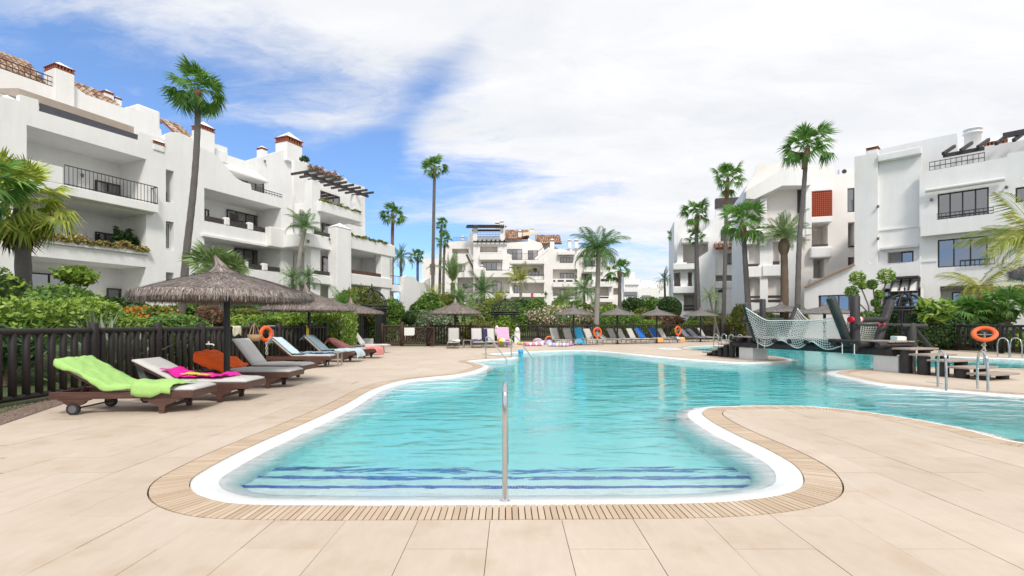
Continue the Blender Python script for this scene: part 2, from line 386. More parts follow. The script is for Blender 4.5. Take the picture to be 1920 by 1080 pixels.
# ---- deck outline
FENCE_L = [Vector((-7.86, 2.0)), Vector((-7.86, 14.6)), Vector((-7.55, 16.6)), Vector((-7.0, 18.6)), Vector((-6.7, 20.5)), Vector((-7.0, 24.0)), Vector((-7.9, 27.9))]
DECK = [Vector((-6.0, -3)), Vector((-6.05, 4.6)), Vector((-6.6, 6.19)), Vector((-7.42, 8.05)), Vector((-7.7, 9.5)), Vector((-7.76, 14.6)), Vector((-7.45, 16.6)), Vector((-6.9, 18.6)), Vector((-6.6, 20.5)), Vector((-6.9, 24.0)), Vector((-7.8, 28.1)),
  Vector((-5.1, 27.8)), Vector((-1.4, 30.4)), Vector((.5, 34)), Vector((3, 37)), Vector((19, 40.6)), Vector((26, 32.5)), Vector((22.1, 23.6)), Vector((21.8, 19)), Vector((22.0, -3))]
deck_base_pts = DECK
def cut(polys, hole, names=None):
    pts = []; faces = []
    for lp in list(polys)+[hole]:
        faces.append(list(range(len(pts), len(pts)+len(lp)))); pts += [Vector((p[0], p[1])) for p in lp]
    v, e, f, ov, oe, of = delaunay_2d_cdt(pts, [], faces, 0, 1e-6)
    res = [[] for _ in polys]
    bbs = [(min(p[0] for p in q), max(p[0] for p in q), min(p[1] for p in q), max(p[1] for p in q)) for q in polys]
    for t in f:
        c_ = (v[t[0]]+v[t[1]]+v[t[2]])/3
        if inside(c_, hole): continue
        for i, q in enumerate(polys):
            b_ = bbs[i]
            if b_[0] <= c_.x <= b_[1] and b_[2] <= c_.y <= b_[3] and inside(c_, q): res[i].append(t)
    return v, res
v, res = cut([DECK], OUTC)
mb = MB(); mb.add([(p.x, p.y, -.012) for p in v], res[0])
deckm = mb.mesh('deck', [stone])
deck = link('pool_deck', deckm); struct(deck, 'cream travertine paved pool deck')
# jacuzzi-like small round pool beyond
# ---- paving slabs, each its own piece
slabs = []
SW, SL = .475, .95
ix0, ix1 = -17, 20
for ix in range(ix0, ix1):
    x0 = .33+ix*SW
    off = 2.77 if ix % 2 == 0 else 2.77+SL/2
    for iy in range(-2, 11):
        y0 = off+iy*SL
        g = .0018
        r = [Vector((x0+g, y0+g)), Vector((x0+SW-g, y0+g)), Vector((x0+SW-g, y0+SL-g)), Vector((x0+g, y0+SL-g))]
        cx, cy = x0+SW/2, y0+SL/2
        if cy < 2.2 or cy > 10.5: continue
        if abs(cx)-.6 > cy*1.0667: continue
        if cx < -6.0 and cx < np.interp(cy, [4.6, 6.19, 8.05, 9.5], [-6.05, -6.6, -7.42, -7.7])+.5: continue
        slabs.append(r)
v, res = cut(slabs, OUTC)
for tris in res:
    if not tris: continue
    ids = sorted({i for t in tris for i in t}); mp_ = {a: k for k, a in enumerate(ids)}; n = len(ids)
    dz = rnd.uniform(-.0012, .0012)
    vs = [(v[a].x, v[a].y, dz) for a in ids]+[(v[a].x, v[a].y, -.02) for a in ids]
    fs = [tuple(mp_[i] for i in t) for t in tris]
    ed = {}
    for t in fs:
        for i in range(len(t)): ed[(t[i], t[(i+1) % len(t)])] = 1
    rim = [(a+0, b_) for (a, b_) in ed if (b_, a) not in ed]
    fs += [(b_, a, a+n, b_+n) for a, b_ in rim]
    MB().add(vs, fs).build('paving_slab', stone, deck, fixn=False)
# joints under the slabs
full_r = [[Vector((r[0].x-.0035, r[0].y-.0035)), Vector((r[1].x+.0035, r[1].y-.0035)), Vector((r[2].x+.0035, r[2].y+.0035)), Vector((r[3].x-.0035, r[3].y+.0035))] for r in slabs]
v, res = cut(full_r, OUTC)
MB().add([(p.x, p.y, -.0075) for p in v], [t for q_ in res for t in q_]).build('mortar_bed', joint, deck, fixn=False)
# ---- gutter channel and grating
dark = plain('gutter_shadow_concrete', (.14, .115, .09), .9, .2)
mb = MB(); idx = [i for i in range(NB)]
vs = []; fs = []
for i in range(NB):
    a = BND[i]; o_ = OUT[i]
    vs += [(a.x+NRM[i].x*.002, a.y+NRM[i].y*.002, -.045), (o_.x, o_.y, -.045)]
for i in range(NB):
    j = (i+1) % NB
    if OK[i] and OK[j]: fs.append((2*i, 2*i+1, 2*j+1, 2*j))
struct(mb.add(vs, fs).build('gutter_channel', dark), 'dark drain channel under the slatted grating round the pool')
vis = []
for i in range(NB):
    p = BND[i]+NRM[i]*.135
    L = GW-.006
    q = BND[i]+NRM[i]*L
    while L > .06 and bdist(q) < L*.97: L -= .03; q = BND[i]+NRM[i]*L
    if L < .1: continue
    vis.append((i, L, p))
def seen(p): return p.y > 1 and abs(p.x) < p.y*1.09
def size(p): return (p.y if seen(p) else 999)
order = sorted(vis, key=lambda q: size(q[2]))
near = set(i for i, _, _ in order[:300])
gr = empty('pool_grating'); struct(gr, 'cream slatted drain grating running round the pool edge')
full = MB().box(0, 1, -.5, .5, -.03, 0).mesh('slat', [grate])
rest = MB()
for i, L, p in vis:
    t = Vector((-NRM[i].y, NRM[i].x))
    # local pitch at mid width keeps slats from overlapping in tight bends
    j = (i+1) % NB; h = (i-1) % NB
    w = min(((BND[j]+NRM[j]*.135)-p).length, ((BND[h]+NRM[h]*.135)-p).length, .07)
    w0 = SLAT*.83; w1 = max(.012, min(.075, ((BND[j]+NRM[j]*L)-(BND[h]+NRM[h]*L)).length/2*.84))
    a0 = BND[i]+NRM[i]*.006; a1 = BND[i]+NRM[i]*L
    vs = []
    dz = rnd.uniform(-.0015, .0015)
    for z in (-.03, -.001+dz):
        for q_, s_ in ((a0-t*w0/2, 0), (a0+t*w0/2, 0), (a1+t*w1/2, 0), (a1-t*w1/2, 0)): vs.append((q_.x, q_.y, z))
    fs = [(0,3,2,1),(4,5,6,7),(0,1,5,4),(1,2,6,5),(2,3,7,6),(3,0,4,7)]
    if i in near: MB().add(vs, fs).build('slat', grate, gr, fixn=True)
    else: rest.add(vs, fs)
rs = rest.build('slat_run', grate, gr); rs['kind'] = 'stuff'
# ================================================================== terrain
def ground_h(x, y):
    """garden ground: level with the deck by the fence, rising towards the houses"""
    a = min(max((-x-8.6)/11.0, 0), 1)*1.3 if y > 0 else 0
    b_ = min(max((y-40-.15*abs(x-8))/38.0, 0), 1)*3.0
    c_ = min(max((x-23.5)/10.0, 0), 1)*.5
    return max(a, b_, c_)
soil = plain('garden_soil', (.16, .125, .075), .95, .35, 1.5, bmp=.03, bscale=12)
lawn, nt, b = new_mat('garden_ground')
c = ramp(nt, wnoise(nt, .35, 6), [(.35, (.05, .085, .022)), (.5, (.075, .10, .03)), (.68, (.15, .12, .07))])
nt.links.new(c, b.inputs['Base Color']); b.inputs['Roughness'].default_value = .95
bump(nt, b, wnoise(nt, 18, 5), .04, .8)
ring = [p.copy() for p in DECK]
XS = [-400, -150, -60, -45, -34, -28, -24, -20, -16, -12, -9.5, -6, -2, 2, 6, 10, 14, 18, 22, 26, 30, 36, 45, 60, 150, 400]
YS = [-200, -60, -20, -6, 0, 4, 8, 12, 16, 20, 24, 28, 32, 36, 40, 44, 48, 54, 62, 72, 84, 100, 150, 300, 900]
extra = [Vector((x, y)) for x in XS for y in YS if not inside((x, y), DECK)]
v, e, f, *_ = delaunay_2d_cdt(ring+extra, [(i, (i+1) % len(ring)) for i in range(len(ring))], [], 0, 1e-6)
keep = [t for t in f if not inside((v[t[0]]+v[t[1]]+v[t[2]])/3, DECK)]
mb = MB(); mb.add([(p.x, p.y, -.03+ground_h(p.x, p.y)) for p in v], keep, True)
struct(mb.build('garden_ground', lawn, fixn=False), 'planted garden ground rising gently towards the houses')
# gravel strip at the foot of the near fence
gm = plain('bark_gravel', (.25, .185, .15), .95, .45, 60, bmp=.02, bscale=70)
mb = MB(); gp = [Vector((-6.05, 2)), Vector((-6.05, 4.6)), Vector((-6.6, 6.19)), Vector((-7.42, 8.05)), Vector((-7.7, 9.5)), Vector((-7.75, 14)), Vector((-9.6, 14)), Vector((-9.6, 2))]
v, e, f, *_ = delaunay_2d_cdt(gp, [], [list(range(len(gp)))], 1, 1e-6)
mb.add([(p.x, p.y, -.006) for p in v], f)
rr = random.Random(3)
for k in range(5200):
    y = rr.uniform(3.5, 12); x0 = np.interp(y, [4.6, 6.19, 8.05, 9.5], [-6.05, -6.6, -7.42, -7.7]); x = x0-.02-rr.random()**1.3*1.6
    s = rr.uniform(.008, .026); a = rr.uniform(0, 6.3)
    pts = [Vector((x+s*cos(a+i*2.1)*rr.uniform(.6, 1.2), y+s*sin(a+i*2.1)*rr.uniform(.6, 1.2), .001)) for i in range(3)]
    mb.add(pts+[Vector((x, y, s*rr.uniform(.5, 1)))], [(0,1,3),(1,2,3),(2,0,3)])
gv = mb.build('gravel_strip', gm); gv['kind'] = 'stuff'; gv['label'] = 'reddish brown gravel strip at the foot of the near fence'
# edging kerb stone between deck and gravel
# ================================================================== fences
wood_f = plain('dark_stained_log', (.022, .017, .016), .62, .45, 3, bmp=.006, bscale=25, stretch=(6, 6, .6))
wood_far = plain('brown_stained_log', (.055, .032, .024), .7, .45, 3, bmp=.006, bscale=25, stretch=(6, 6, .6))
def cyl_mesh(name, r, h, mat, n=10, dome=.02, z0=0):
    mb = MB(); mb.lathe([(0, z0), (r, z0), (r, h-dome), (r*.8, h-dome*.3), (0, h)], n); return mb.mesh(name, [mat], True)
def fence(path, label, group, mat, single=True, pitch=.195, pr=.053, hgt=1.17, post_h=1.33, post_r=.08, bay=1.52, posts_at=None, name='log_fence'):
    path = [Vector(p) for p in path]
    root = empty(name, (path[0].x, path[0].y, 0)); tag(root, label, 'fence', group)
    o0 = Vector((path[0].x, path[0].y, 0))
    seg = [(path[i+1]-path[i]).length for i in range(len(path)-1)]; tot = sum(seg)
    def at(s):
        for i, L in enumerate(seg):
            if s <= L or i == len(seg)-1: return path[i].lerp(path[i+1], s/L)
            s -= L
    pm = cyl_mesh('post', post_r, post_h, mat, 12, .03); km = cyl_mesh('picket', pr, hgt-.01, mat, 9, .01, .14)
    ss = posts_at or [i*tot/round(tot/bay) for i in range(int(round(tot/bay))+1)]
    allp = MB()
    for i, s in enumerate(ss):
        p = at(min(s, tot)); link('post', pm, root, Vector((p.x, p.y, 0))-o0)
    for i in range(len(ss)-1):
        a = at(ss[i]); b_ = at(min(ss[i+1], tot)); d = (b_-a); L = d.length; d.normalize()
        A = Vector((a.x, a.y, 0))-o0; B = Vector((b_.x, b_.y, 0))-o0; D = Vector((d.x, d.y, 0))
        for z, r in ((hgt, .058), (.12, .05)):
            MB().tube([A+D*post_r+Vector((0,0,z)), B-D*post_r+Vector((0,0,z))], r, 10).build('rail', mat, root, fixn=False)
        n = max(1, int((L-2*post_r)/pitch)); q = (L-2*post_r)/n
        for k in range(n):
            p = A+D*(post_r+q*(k+.5))
            if single: 
                o = link('picket', km, root, p)
            else: allp.tube([p+Vector((0,0,.13)), p+Vector((0,0,hgt-.02))], pr*.92, 6, cap=False)
    if not single:
        o = allp.build('picket_row', mat, root, fixn=False); o['kind'] = 'stuff'
    return root
FG = 'dark log fences round the pool'
fence([(-7.86, 4.4), (-7.86, 9.02), (-7.86, 14.6), (-7.55, 16.6), (-7.15, 18.4)], 'near black-brown log picket fence behind the wooden sun loungers', FG, wood_f, True, posts_at=[0, 1.35, 2.75, 4.62, 6.25, 7.75, 8.85, 10.15, 11.4, 12.7, 14.1])
fence([(-7.6, 28.1), (-6.45, 28.0)], 'short brown picket fence between the clipped hedge and the open gate', FG, wood_far, False, pitch=.15, pr=.045)
fence([(-4.95, 28.1), (-1.35, 30.3)], 'brown picket fence behind the four loungers beside the gate', FG, wood_far, False, pitch=.17, pr=.05)
fence([(.52, 36.2), (5, 37.6), (11, 38.8), (17.3, 40.0)], 'long dark picket fence behind the far row of loungers', FG, wood_f, False, pitch=.175, pr=.05)
fence([(17.9, 40.4), (21, 39.8), (25.5, 33.5)], 'brown picket fence behind the left end of the rope bridge', FG, wood_far, False, pitch=.19, pr=.05)
fence([(25.4, 33.0), (24.3, 29), (21.8, 23.5), (21.4, 20.5), (21.3, 16)], 'dark picket fence behind the stepped end of the rope bridge', FG, wood_f, True, pitch=.27, pr=.05, hgt=1.2, post_r=.09, bay=2.6)
# gate, half open
gt = empty('picket_gate', (-6.35, 28.0, 0)); tag(gt, 'brown picket gate with diagonal brace standing half open', 'gate')
for sx, rz, nme in ((0, R(-6), 'gate_leaf'), (1.45, R(52), 'gate_leaf')):
    mb = MB(); M = Matrix.Translation((sx, 0, 0)) @ RZ(-rz if sx == 0 else rz-pi+R(80))
    lf = empty('gate_leaf', (sx, 0, 0), rz if sx == 0 else -R(60)); lf.parent = gt
    for k in range(9 if sx == 0 else 7): MB().tube([(.06+k*.15, 0, .12), (.06+k*.15, 0, 1.12)], .045, 7).build('picket', wood_far, lf, fixn=False)
    W_ = .06+(8 if sx == 0 else 6)*.15
    for z in (.2, 1.05): MB().tube([(0, -.04, z), (W_+.05, -.04, z)], .045, 7).build('rail', wood_far, lf, fixn=False)
    MB().tube([(.05, -.06, .25), (W_, -.06, 1.0)], .04, 7).build('brace', wood_far, lf, fixn=False)
for x in (-.05, 1.5): link('post', cyl_mesh('post', .085, 1.42, wood_far, 10), gt, (x, 0, 0))
sgn = plain('sign_white', (.78, .78, .77), .5, .03)
sg = MB().box(-.3, .3, -.012, .012, 0, .45).build('notice_board', sgn, None, (-5.95, 27.85, .62)); tag(sg, 'white rectangular notice board hung on the brown picket gate', 'sign')
wire = plain('galvanised_steel', (.42, .43, .44), .35, .1, 4, metal=.9)

# ================================================================== thatched parasols
straw, nt, b = new_mat('heather_thatch')
g_ = nd(nt, 'ShaderNodeNewGeometry')
c = ramp(nt, g_.outputs['Random Per Island'], [(0, (.17, .138, .125)), (.5, (.31, .262, .24)), (1, (.52, .46, .43))])
nt.links.new(c, b.inputs['Base Color']); b.inputs['Roughness'].default_value = .9; b.inputs['Specular IOR Level'].default_value = .1
straw2, nt, b = new_mat('grey_fibre_thatch')
g_ = nd(nt, 'ShaderNodeNewGeometry')
c = ramp(nt, g_.outputs['Random Per Island'], [(0, (.20, .18, .175)), (.5, (.29, .265, .255)), (1, (.38, .35, .335))])
nt.links.new(c, b.inputs['Base Color']); b.inputs['Roughness'].default_value = .9
pole_m = plain('black_stained_pole', (.020, .019, .021), .45, .3, 4, stretch=(5, 5, .5))
def canopy_mesh(name, Rr, z_e, z_t, mat, n_str, seed, tuft=.35, lean=(0, 0), fringe=.13, sweep=1.0):
    rr = random.Random(seed); mb = MB()
    H = z_t-z_e
    def prof(t):           # t 0 centre .. 1 rim: height of the thatch surface
        return z_e+H*((1-t**1.35)*.70+.30*max(0, 1-t*6)**1.4)-.0
    def cen(z): k = max(0, (z-z_e)/H); return Vector((lean[0]*k*k, lean[1]*k*k))
    ph = [rr.uniform(0, 6.28) for _ in range(6)]
    def rim(a): return 1+.018*sin(3*a+ph[0])+.014*sin(7*a+ph[1])+.012*sin(13*a+ph[2])
    ts = [0.02, .06, .12, .2, .32, .46, .6, .75, .88, 1.0]; n = 48
    vs = []; fs = []
    for t in ts:
        for j in range(n):
            a = 2*pi*j/n; z = prof(t)+.012*sin(5*a+ph[3]+t*4); c_ = cen(z); r = t*Rr*rim(a)
            vs.append((c_.x+r*cos(a), c_.y+r*sin(a), z))
    for j in range(n):
        a = 2*pi*j/n; r = Rr*.985*rim(a); vs.append((r*cos(a), r*sin(a), z_e-fringe*.7))
    for j in range(n):
        a = 2*pi*j/n; vs.append((.05*cos(a), .05*sin(a), z_e+H*.42))
    m = len(ts)+2
    fs = [(i*n+j, i*n+(j+1) % n, (i+1)*n+(j+1) % n, (i+1)*n+j) for i in range(m-1) for j in range(n)]
    mb.add(vs, fs, False)
    for k in range(n_str):
        t = rr.random()**.55; a = rr.uniform(0, 2*pi); L = rr.uniform(.14, .34)*Rr/1.75
        t1 = min(t+L/Rr, 1.05); off = rr.uniform(.004, .035)
        a1 = a+rr.gauss(0, .05)
        def pt(t_, a_, o):
            z = prof(min(t_, 1))+o; c_ = cen(z); r = t_*Rr*rim(a_)
            if t_ > 1: z -= (t_-1)*Rr*1.6
            return Vector((c_.x+r*cos(a_), c_.y+r*sin(a_), z))
        p0 = pt(t, a, off*.3); p1 = pt(t1, a1, off); w = rr.uniform(.006, .014)*max(1, Rr/1.75)
        d = Vector((-sin(a), cos(a), 0))*w
        mb.add([p0-d, p0+d, p1], [(0, 1, 2)])
    for k in range(n_str//2):
        a = rr.uniform(0, 2*pi); r = Rr*rim(a)*rr.uniform(.93, 1.02); w = rr.uniform(.006, .016)
        z = z_e+rr.uniform(-.03, .04); L = rr.uniform(.4, 1.15)*fringe
        d = Vector((-sin(a), cos(a), 0))*w; o = Vector((cos(a), sin(a), 0))*rr.gauss(.01, .03)
        p0 = Vector((r*cos(a), r*sin(a), z)); p1 = p0+o+Vector((0, 0, -L))+d*rr.gauss(0, 1.5)
        mb.add([p0-d, p0+d, p1], [(0, 1, 2)])
    for k in range(n_str//12):
        a = rr.uniform(0, 2*pi); r0 = rr.uniform(0, .07); z = prof(.02)-rr.uniform(.02, .2); L = rr.uniform(.5, 1)*tuft
        c_ = cen(z); p0 = Vector((c_.x+(r0+.05)*cos(a), c_.y+(r0+.05)*sin(a), z)); c2 = cen(z+L)
        p1 = Vector((c2.x+r0*.4*cos(a), c2.y+r0*.4*sin(a), z+L)); d = Vector((-sin(a), cos(a), 0))*.01
        mb.add([p0-d, p0+d, p1], [(0, 1, 2)])
    return mb.mesh(name, [mat], False)
def parasol(x, y, Rr, z_e, z_t, label, mat=straw, n=5000, seed=1, tuft=.35, lean=(0, 0), pr=.055, mesh=None, group='thatched parasols', fringe=.13):
    root = empty('thatched_parasol', (x, y, 0)); tag(root, label, 'parasol', group)
    me = mesh or canopy_mesh('thatch_canopy', Rr, z_e, z_t, mat, n, seed, tuft, lean, fringe)
    link('thatch_canopy', me, root)
    MB().tube([(0, 0, 0), (0, 0, z_e+.15)], pr, 12).build('pole', pole_m, root, fixn=False)
    MB().tube([(0, 0, 0), (0, 0, .04)], pr*2.2, 14).build('foot_plate', pole_m, root, fixn=False)
    for k in range(8):
        a = k*pi/4+.2; MB().tube([(cos(a)*.04, sin(a)*.04, z_e+(z_t-z_e)*.40), (cos(a)*Rr*.95, sin(a)*Rr*.95, z_e-.03)], .016, 5).build('rib', pole_m, root, fixn=False)
    return root
parasol(-5.56, 9.36, 1.52, 1.86, 2.50, 'large shaggy thatched parasol nearest the camera above the orange towel', straw, 16000, 2, .22, (-.16, 0), fringe=.16)
parasol(-7.35, 17.4, 1.58, 1.86, 2.62, 'shaggy thatched parasol over the loungers with blue towels', straw, 9000, 3, .22, (-.12, 0), fringe=.15)
parasol(-8.35, 24.8, 1.62, 1.9, 2.5, 'thatched parasol over the two grey cushioned loungers by the hedge', straw, 6000, 4, .3)
parasol(-3.33, 28.2, 1.52, 1.95, 2.68, 'domed thatched parasol standing alone beside the gate', straw, 6000, 5, .28)
fm = canopy_mesh('thatch_canopy', 1.16, 1.90, 2.42, straw2, 2500, 7, .22, (0, 0), .07)
for (u, lab) in ((1075.5, 'grey parasol in front of the pink oleander bush'), (1157.5, 'grey parasol between the orange life ring and the bent date palm trunk'), (1231.5, 'grey parasol over the bright blue towelled loungers'), (1313.5, 'grey parasol over the lilac towelled loungers')):
    Y = 29.5+(u-1075)/240*5.0
    k = Y/29.5
    parasol((u-U0)*Y/F, Y, 1.16, 1.9, 2.42, lab, straw2, mesh=fm, group='small grey parasols of the far row')
for (u, Y, lab) in ((1465, 33.0, 'grey parasol seen behind the left posts of the rope bridge'), (1546, 27.0, 'pale grey parasol seen through the rope net')):
    q = parasol((u-U0)*Y/F, Y, 1.16, 1.9, 2.42, lab, straw2, mesh=fm, group='small grey parasols of the far row')
    if Y > 30: q.scale = (1.7, 1.7, 1.12)
    else: q.scale = (1.35, 1.35, 1.0)
parasol(8.35, 6.0, 1.5, 2.04, 2.8, 'dark thatched parasol cut off by the right edge of the picture', straw, 7000, 9, .4, fringe=.1)

# ================================================================== sun loungers
wood_l = plain('dark_red_hardwood', (.095, .046, .035), .42, .3, 4, bmp=.002, bscale=30, stretch=(1, 9, 9))
cush = plain('grey_cushion', (.58, .565, .55), .9, .06, 5, bmp=.004, bscale=9)
cush2 = plain('taupe_cushion', (.47, .455, .43), .9, .06, 5, bmp=.004, bscale=9)
tyre = plain('black_rubber', (.02, .02, .022), .6, .2); rimm = plain('grey_wheel', (.12, .12, .125), .5, .2)
def pad(L, w, t, mat, name, M, parent, wr=.006, seed=0, n=14):
    """soft cushion: a rounded slab with a slightly puffy, creased top"""
    rr = random.Random(seed); mb = MB(); ny = 8; vs = []
    ph = [rr.uniform(0, 6.28) for _ in range(4)]
    def top(u, v_):
        e = min(u, 1-u)*L; f_ = min(v_, 1-v_)*w
        k = min(1, e/.05)**.5*min(1, f_/.05)**.5
        return t*(.45+.55*k)+wr*(sin(9*u*L+ph[0]+2*v_)+sin(5*v_+ph[1]+7*u))*k*.6
    for s_ in (1, 0):
        for i in range(n+1):
            for j in range(ny+1):
                u, v_ = i/n, j/ny; z = top(u, v_) if s_ else 0.0
                vs.append(M @ Vector((u*L, (v_-.5)*w, z)))
    q = (n+1)*(ny+1); fs = []
    for i in range(n):
        for j in range(ny):
            a = i*(ny+1)+j; fs += [(a, a+ny+1, a+ny+2, a+1), (q+a, q+a+1, q+a+ny+2, q+a+ny+1)]
    for i in range(n):
        a = i*(ny+1); fs.append((a, q+a, q+a+ny+1, a+ny+1)); a += ny; fs.append((a, a+ny+1, q+a+ny+1, q+a))
    for j in range(ny):
        fs.append((j, j+1, q+j+1, q+j)); a = n*(ny+1)+j; fs.append((a, q+a, q+a+1, a+1))
    mb.add(vs, fs, True)
    o = mb.build(name, mat, parent); return o
HX = .74                                           # hinge of the backrest
def back_M(ang, z): return Matrix.Translation((HX, 0, z)) @ Matrix.Rotation(pi+0, 4, 'Z') @ Matrix.Rotation(-ang, 4, 'Y')
def leg_poly(h):
    return [(-.27, h), (-.26, h-.015), (-.20, h-.028), (-.16, h-.062), (-.11, h-.085), (-.06, h-.098), (-.042, h-.125), (-.035, 0), (.035, 0), (.042, h-.125), (.06, h-.098), (.11, h-.085), (.16, h-.062), (.20, h-.028), (.26, h-.015), (.27, h)]
def wood_lounger(x, y, rz, ang, label, seed, cm=cush, cushion=True):
    """x, y: middle of the head end; local +x runs to the foot"""
    root = empty('wooden_lounger', (x, y, 0), rz); tag(root, label, 'sun lounger', 'wooden sun loungers with grey cushions')
    L, w, zf = 1.95, .66, .27
    for s in (-1, 1): MB().box(0, L, s*w/2-.02, s*w/2+.02, zf-.05, zf+.05).build('side_rail', wood_l, root, bevel=.006)
    for xx in (.02, L-.02): MB().box(xx-.02, xx+.02, -w/2+.02, w/2-.02, zf-.045, zf+.045).build('end_rail', wood_l, root)
    for s in (-1, 1):
        mb = MB(); d0 = s*w/2-.024; mb.prism(leg_poly(zf-.05), lambda a, b_, d: (1.52+a, d, b_), d0, d0+.048); mb.build('leg', wood_l, root)
        mb = MB(); mb.prism([(p[0]*.8, p[1] if p[1] > .12 else .09) for p in leg_poly(zf-.05)], lambda a, b_, d: (.34+a, d, b_), d0, d0+.048); mb.build('leg', wood_l, root)
        wh = MB(); wh.tube([(.34, s*(w/2+.03)-.022, .085), (.34, s*(w/2+.03)+.022, .085)], .085, 20)
        wo = wh.build('wheel', tyre, root, fixn=False)
        MB().tube([(.34, s*(w/2+.03)-.026, .085), (.34, s*(w/2+.03)+.026, .085)], .055, 16).build('wheel_disc', rimm, wo, fixn=False)
    MB().bar((1.52, -w/2, .09), (1.52, w/2, .09), .03, .045).build('stretcher', wood_l, root)
    MB().tube([(.34, -w/2, .085), (.34, w/2, .085)], .012, 6).build('axle', wood_l, root, fixn=False)
    for k in range(9): 
        xx = HX+.06+k*.135; MB().box(xx-.04, xx+.04, -w/2+.022, w/2-.022, zf+.022, zf+.044).build('seat_slat', wood_l, root)
    Mb = back_M(ang, zf+.05)
    mb = MB(); 
    for s in (-1, 1): mb.box(0, .72, s*.28-.02, s*.28+.02, -.03, .01, Mb)
    for k in range(5): mb.box(.06+k*.15, .13+k*.15, -.27, .27, -.012, .008, Mb)
    mb.build('backrest', wood_l, root)
    tip = Mb @ Vector((.45, 0, -.03)); 
    MB().bar((tip.x, 0, tip.z), (.16, 0, zf), .03, .02).build('back_support', wood_l, root)
    if cushion:
        pad(L-HX-.02, w-.03, .065, cm, 'seat_cushion', Matrix.Translation((HX+.01, 0, zf+.052)), root, seed=seed)
        pad(.77, w-.03, .065, cm, 'back_cushion', Mb @ Matrix.Translation((.0, 0, .012)), root, seed=seed+7)
    return root
alu = plain('taupe_aluminium', (.30, .28, .26), .45, .08, 5)
sling = plain('grey_sling_mesh', (.47, .45, .425), .85, .07, 60)
sling2 = plain('light_grey_sling_mesh', (.56, .54, .51), .85, .07, 60)
def alu_lounger(x, y, rz, ang, label, group, m=sling, cushioned=False, seed=0):
    root = empty('metal_lounger', (x, y, 0), rz); tag(root, label, 'sun lounger', group)
    L, w, zf = 1.92, .62, .30
    mb = MB()
    for s in (-1, 1): mb.tube([(.1, s*w/2, zf), (L, s*w/2, zf)], .02, 6)
    mb.tube([(L, -w/2, zf), (L, w/2, zf)], .02, 6); mb.build('frame', alu, root, fixn=False)
    for xx, dx in ((.38, -.04), (1.55, .06)):
        for s in (-1, 1): MB().tube([(xx, s*w/2, zf), (xx+dx, s*(w/2+.005), 0)], .017, 6).build('leg', alu, root, fixn=False)
        MB().tube([(xx+dx*.5, -w/2, zf*.45), (xx+dx*.5, w/2, zf*.45)], .012, 5).build('stretcher', alu, root, fixn=False)
    Mb = back_M(ang, zf+.015)
    mb = MB()
    for s in (-1, 1): mb.tube([Mb @ Vector((0, s*(w/2-.03), 0)), Mb @ Vector((.78, s*(w/2-.03), 0))], .017, 6)
    mb.tube([Mb @ Vector((.78, -w/2+.03, 0)), Mb @ Vector((.78, w/2-.03, 0))], .017, 6); mb.build('back_frame', alu, root, fixn=False)
    tip = Mb @ Vector((.45, 0, -.02)); 
    for s in (-1, 1): MB().tube([(tip.x, s*.25, tip.z), (.25, s*.25, zf)], .01, 5).build('back_support', alu, root, fixn=False)
    t = .065 if cushioned else .018
    pad(L-HX-.02, w-.05, t, m, 'seat', Matrix.Translation((HX+.01, 0, zf+.012)), root, .003, seed, 8)
    pad(.77, w-.07, t, m, 'backrest', Mb @ Matrix.Translation((.0, 0, .006)), root, .003, seed+3, 6)
    return root
def path_pts(zf, ang, back0, seat1, lift=.09, over=0.0):
    """profile of a lounger surface in x, z from the top of the back (distance back0 along it) to seat distance seat1"""
    M = back_M(ang, zf+.05); pts = []
    if over: 
        p = M @ Vector((.79, 0, -.02-over)); pts.append((p.x-.03, p.z))
    n = 8
    if back0 > 0:
        for i in range(n+1):
            q = back0*(1-i/n); p = M @ Vector((q, 0, lift)); pts.append((p.x, p.z))
    k = 8
    if seat1 > 0:
        for i in range(1, k+1): pts.append((HX+.04+seat1*i/k, zf+.05+lift))
    return pts
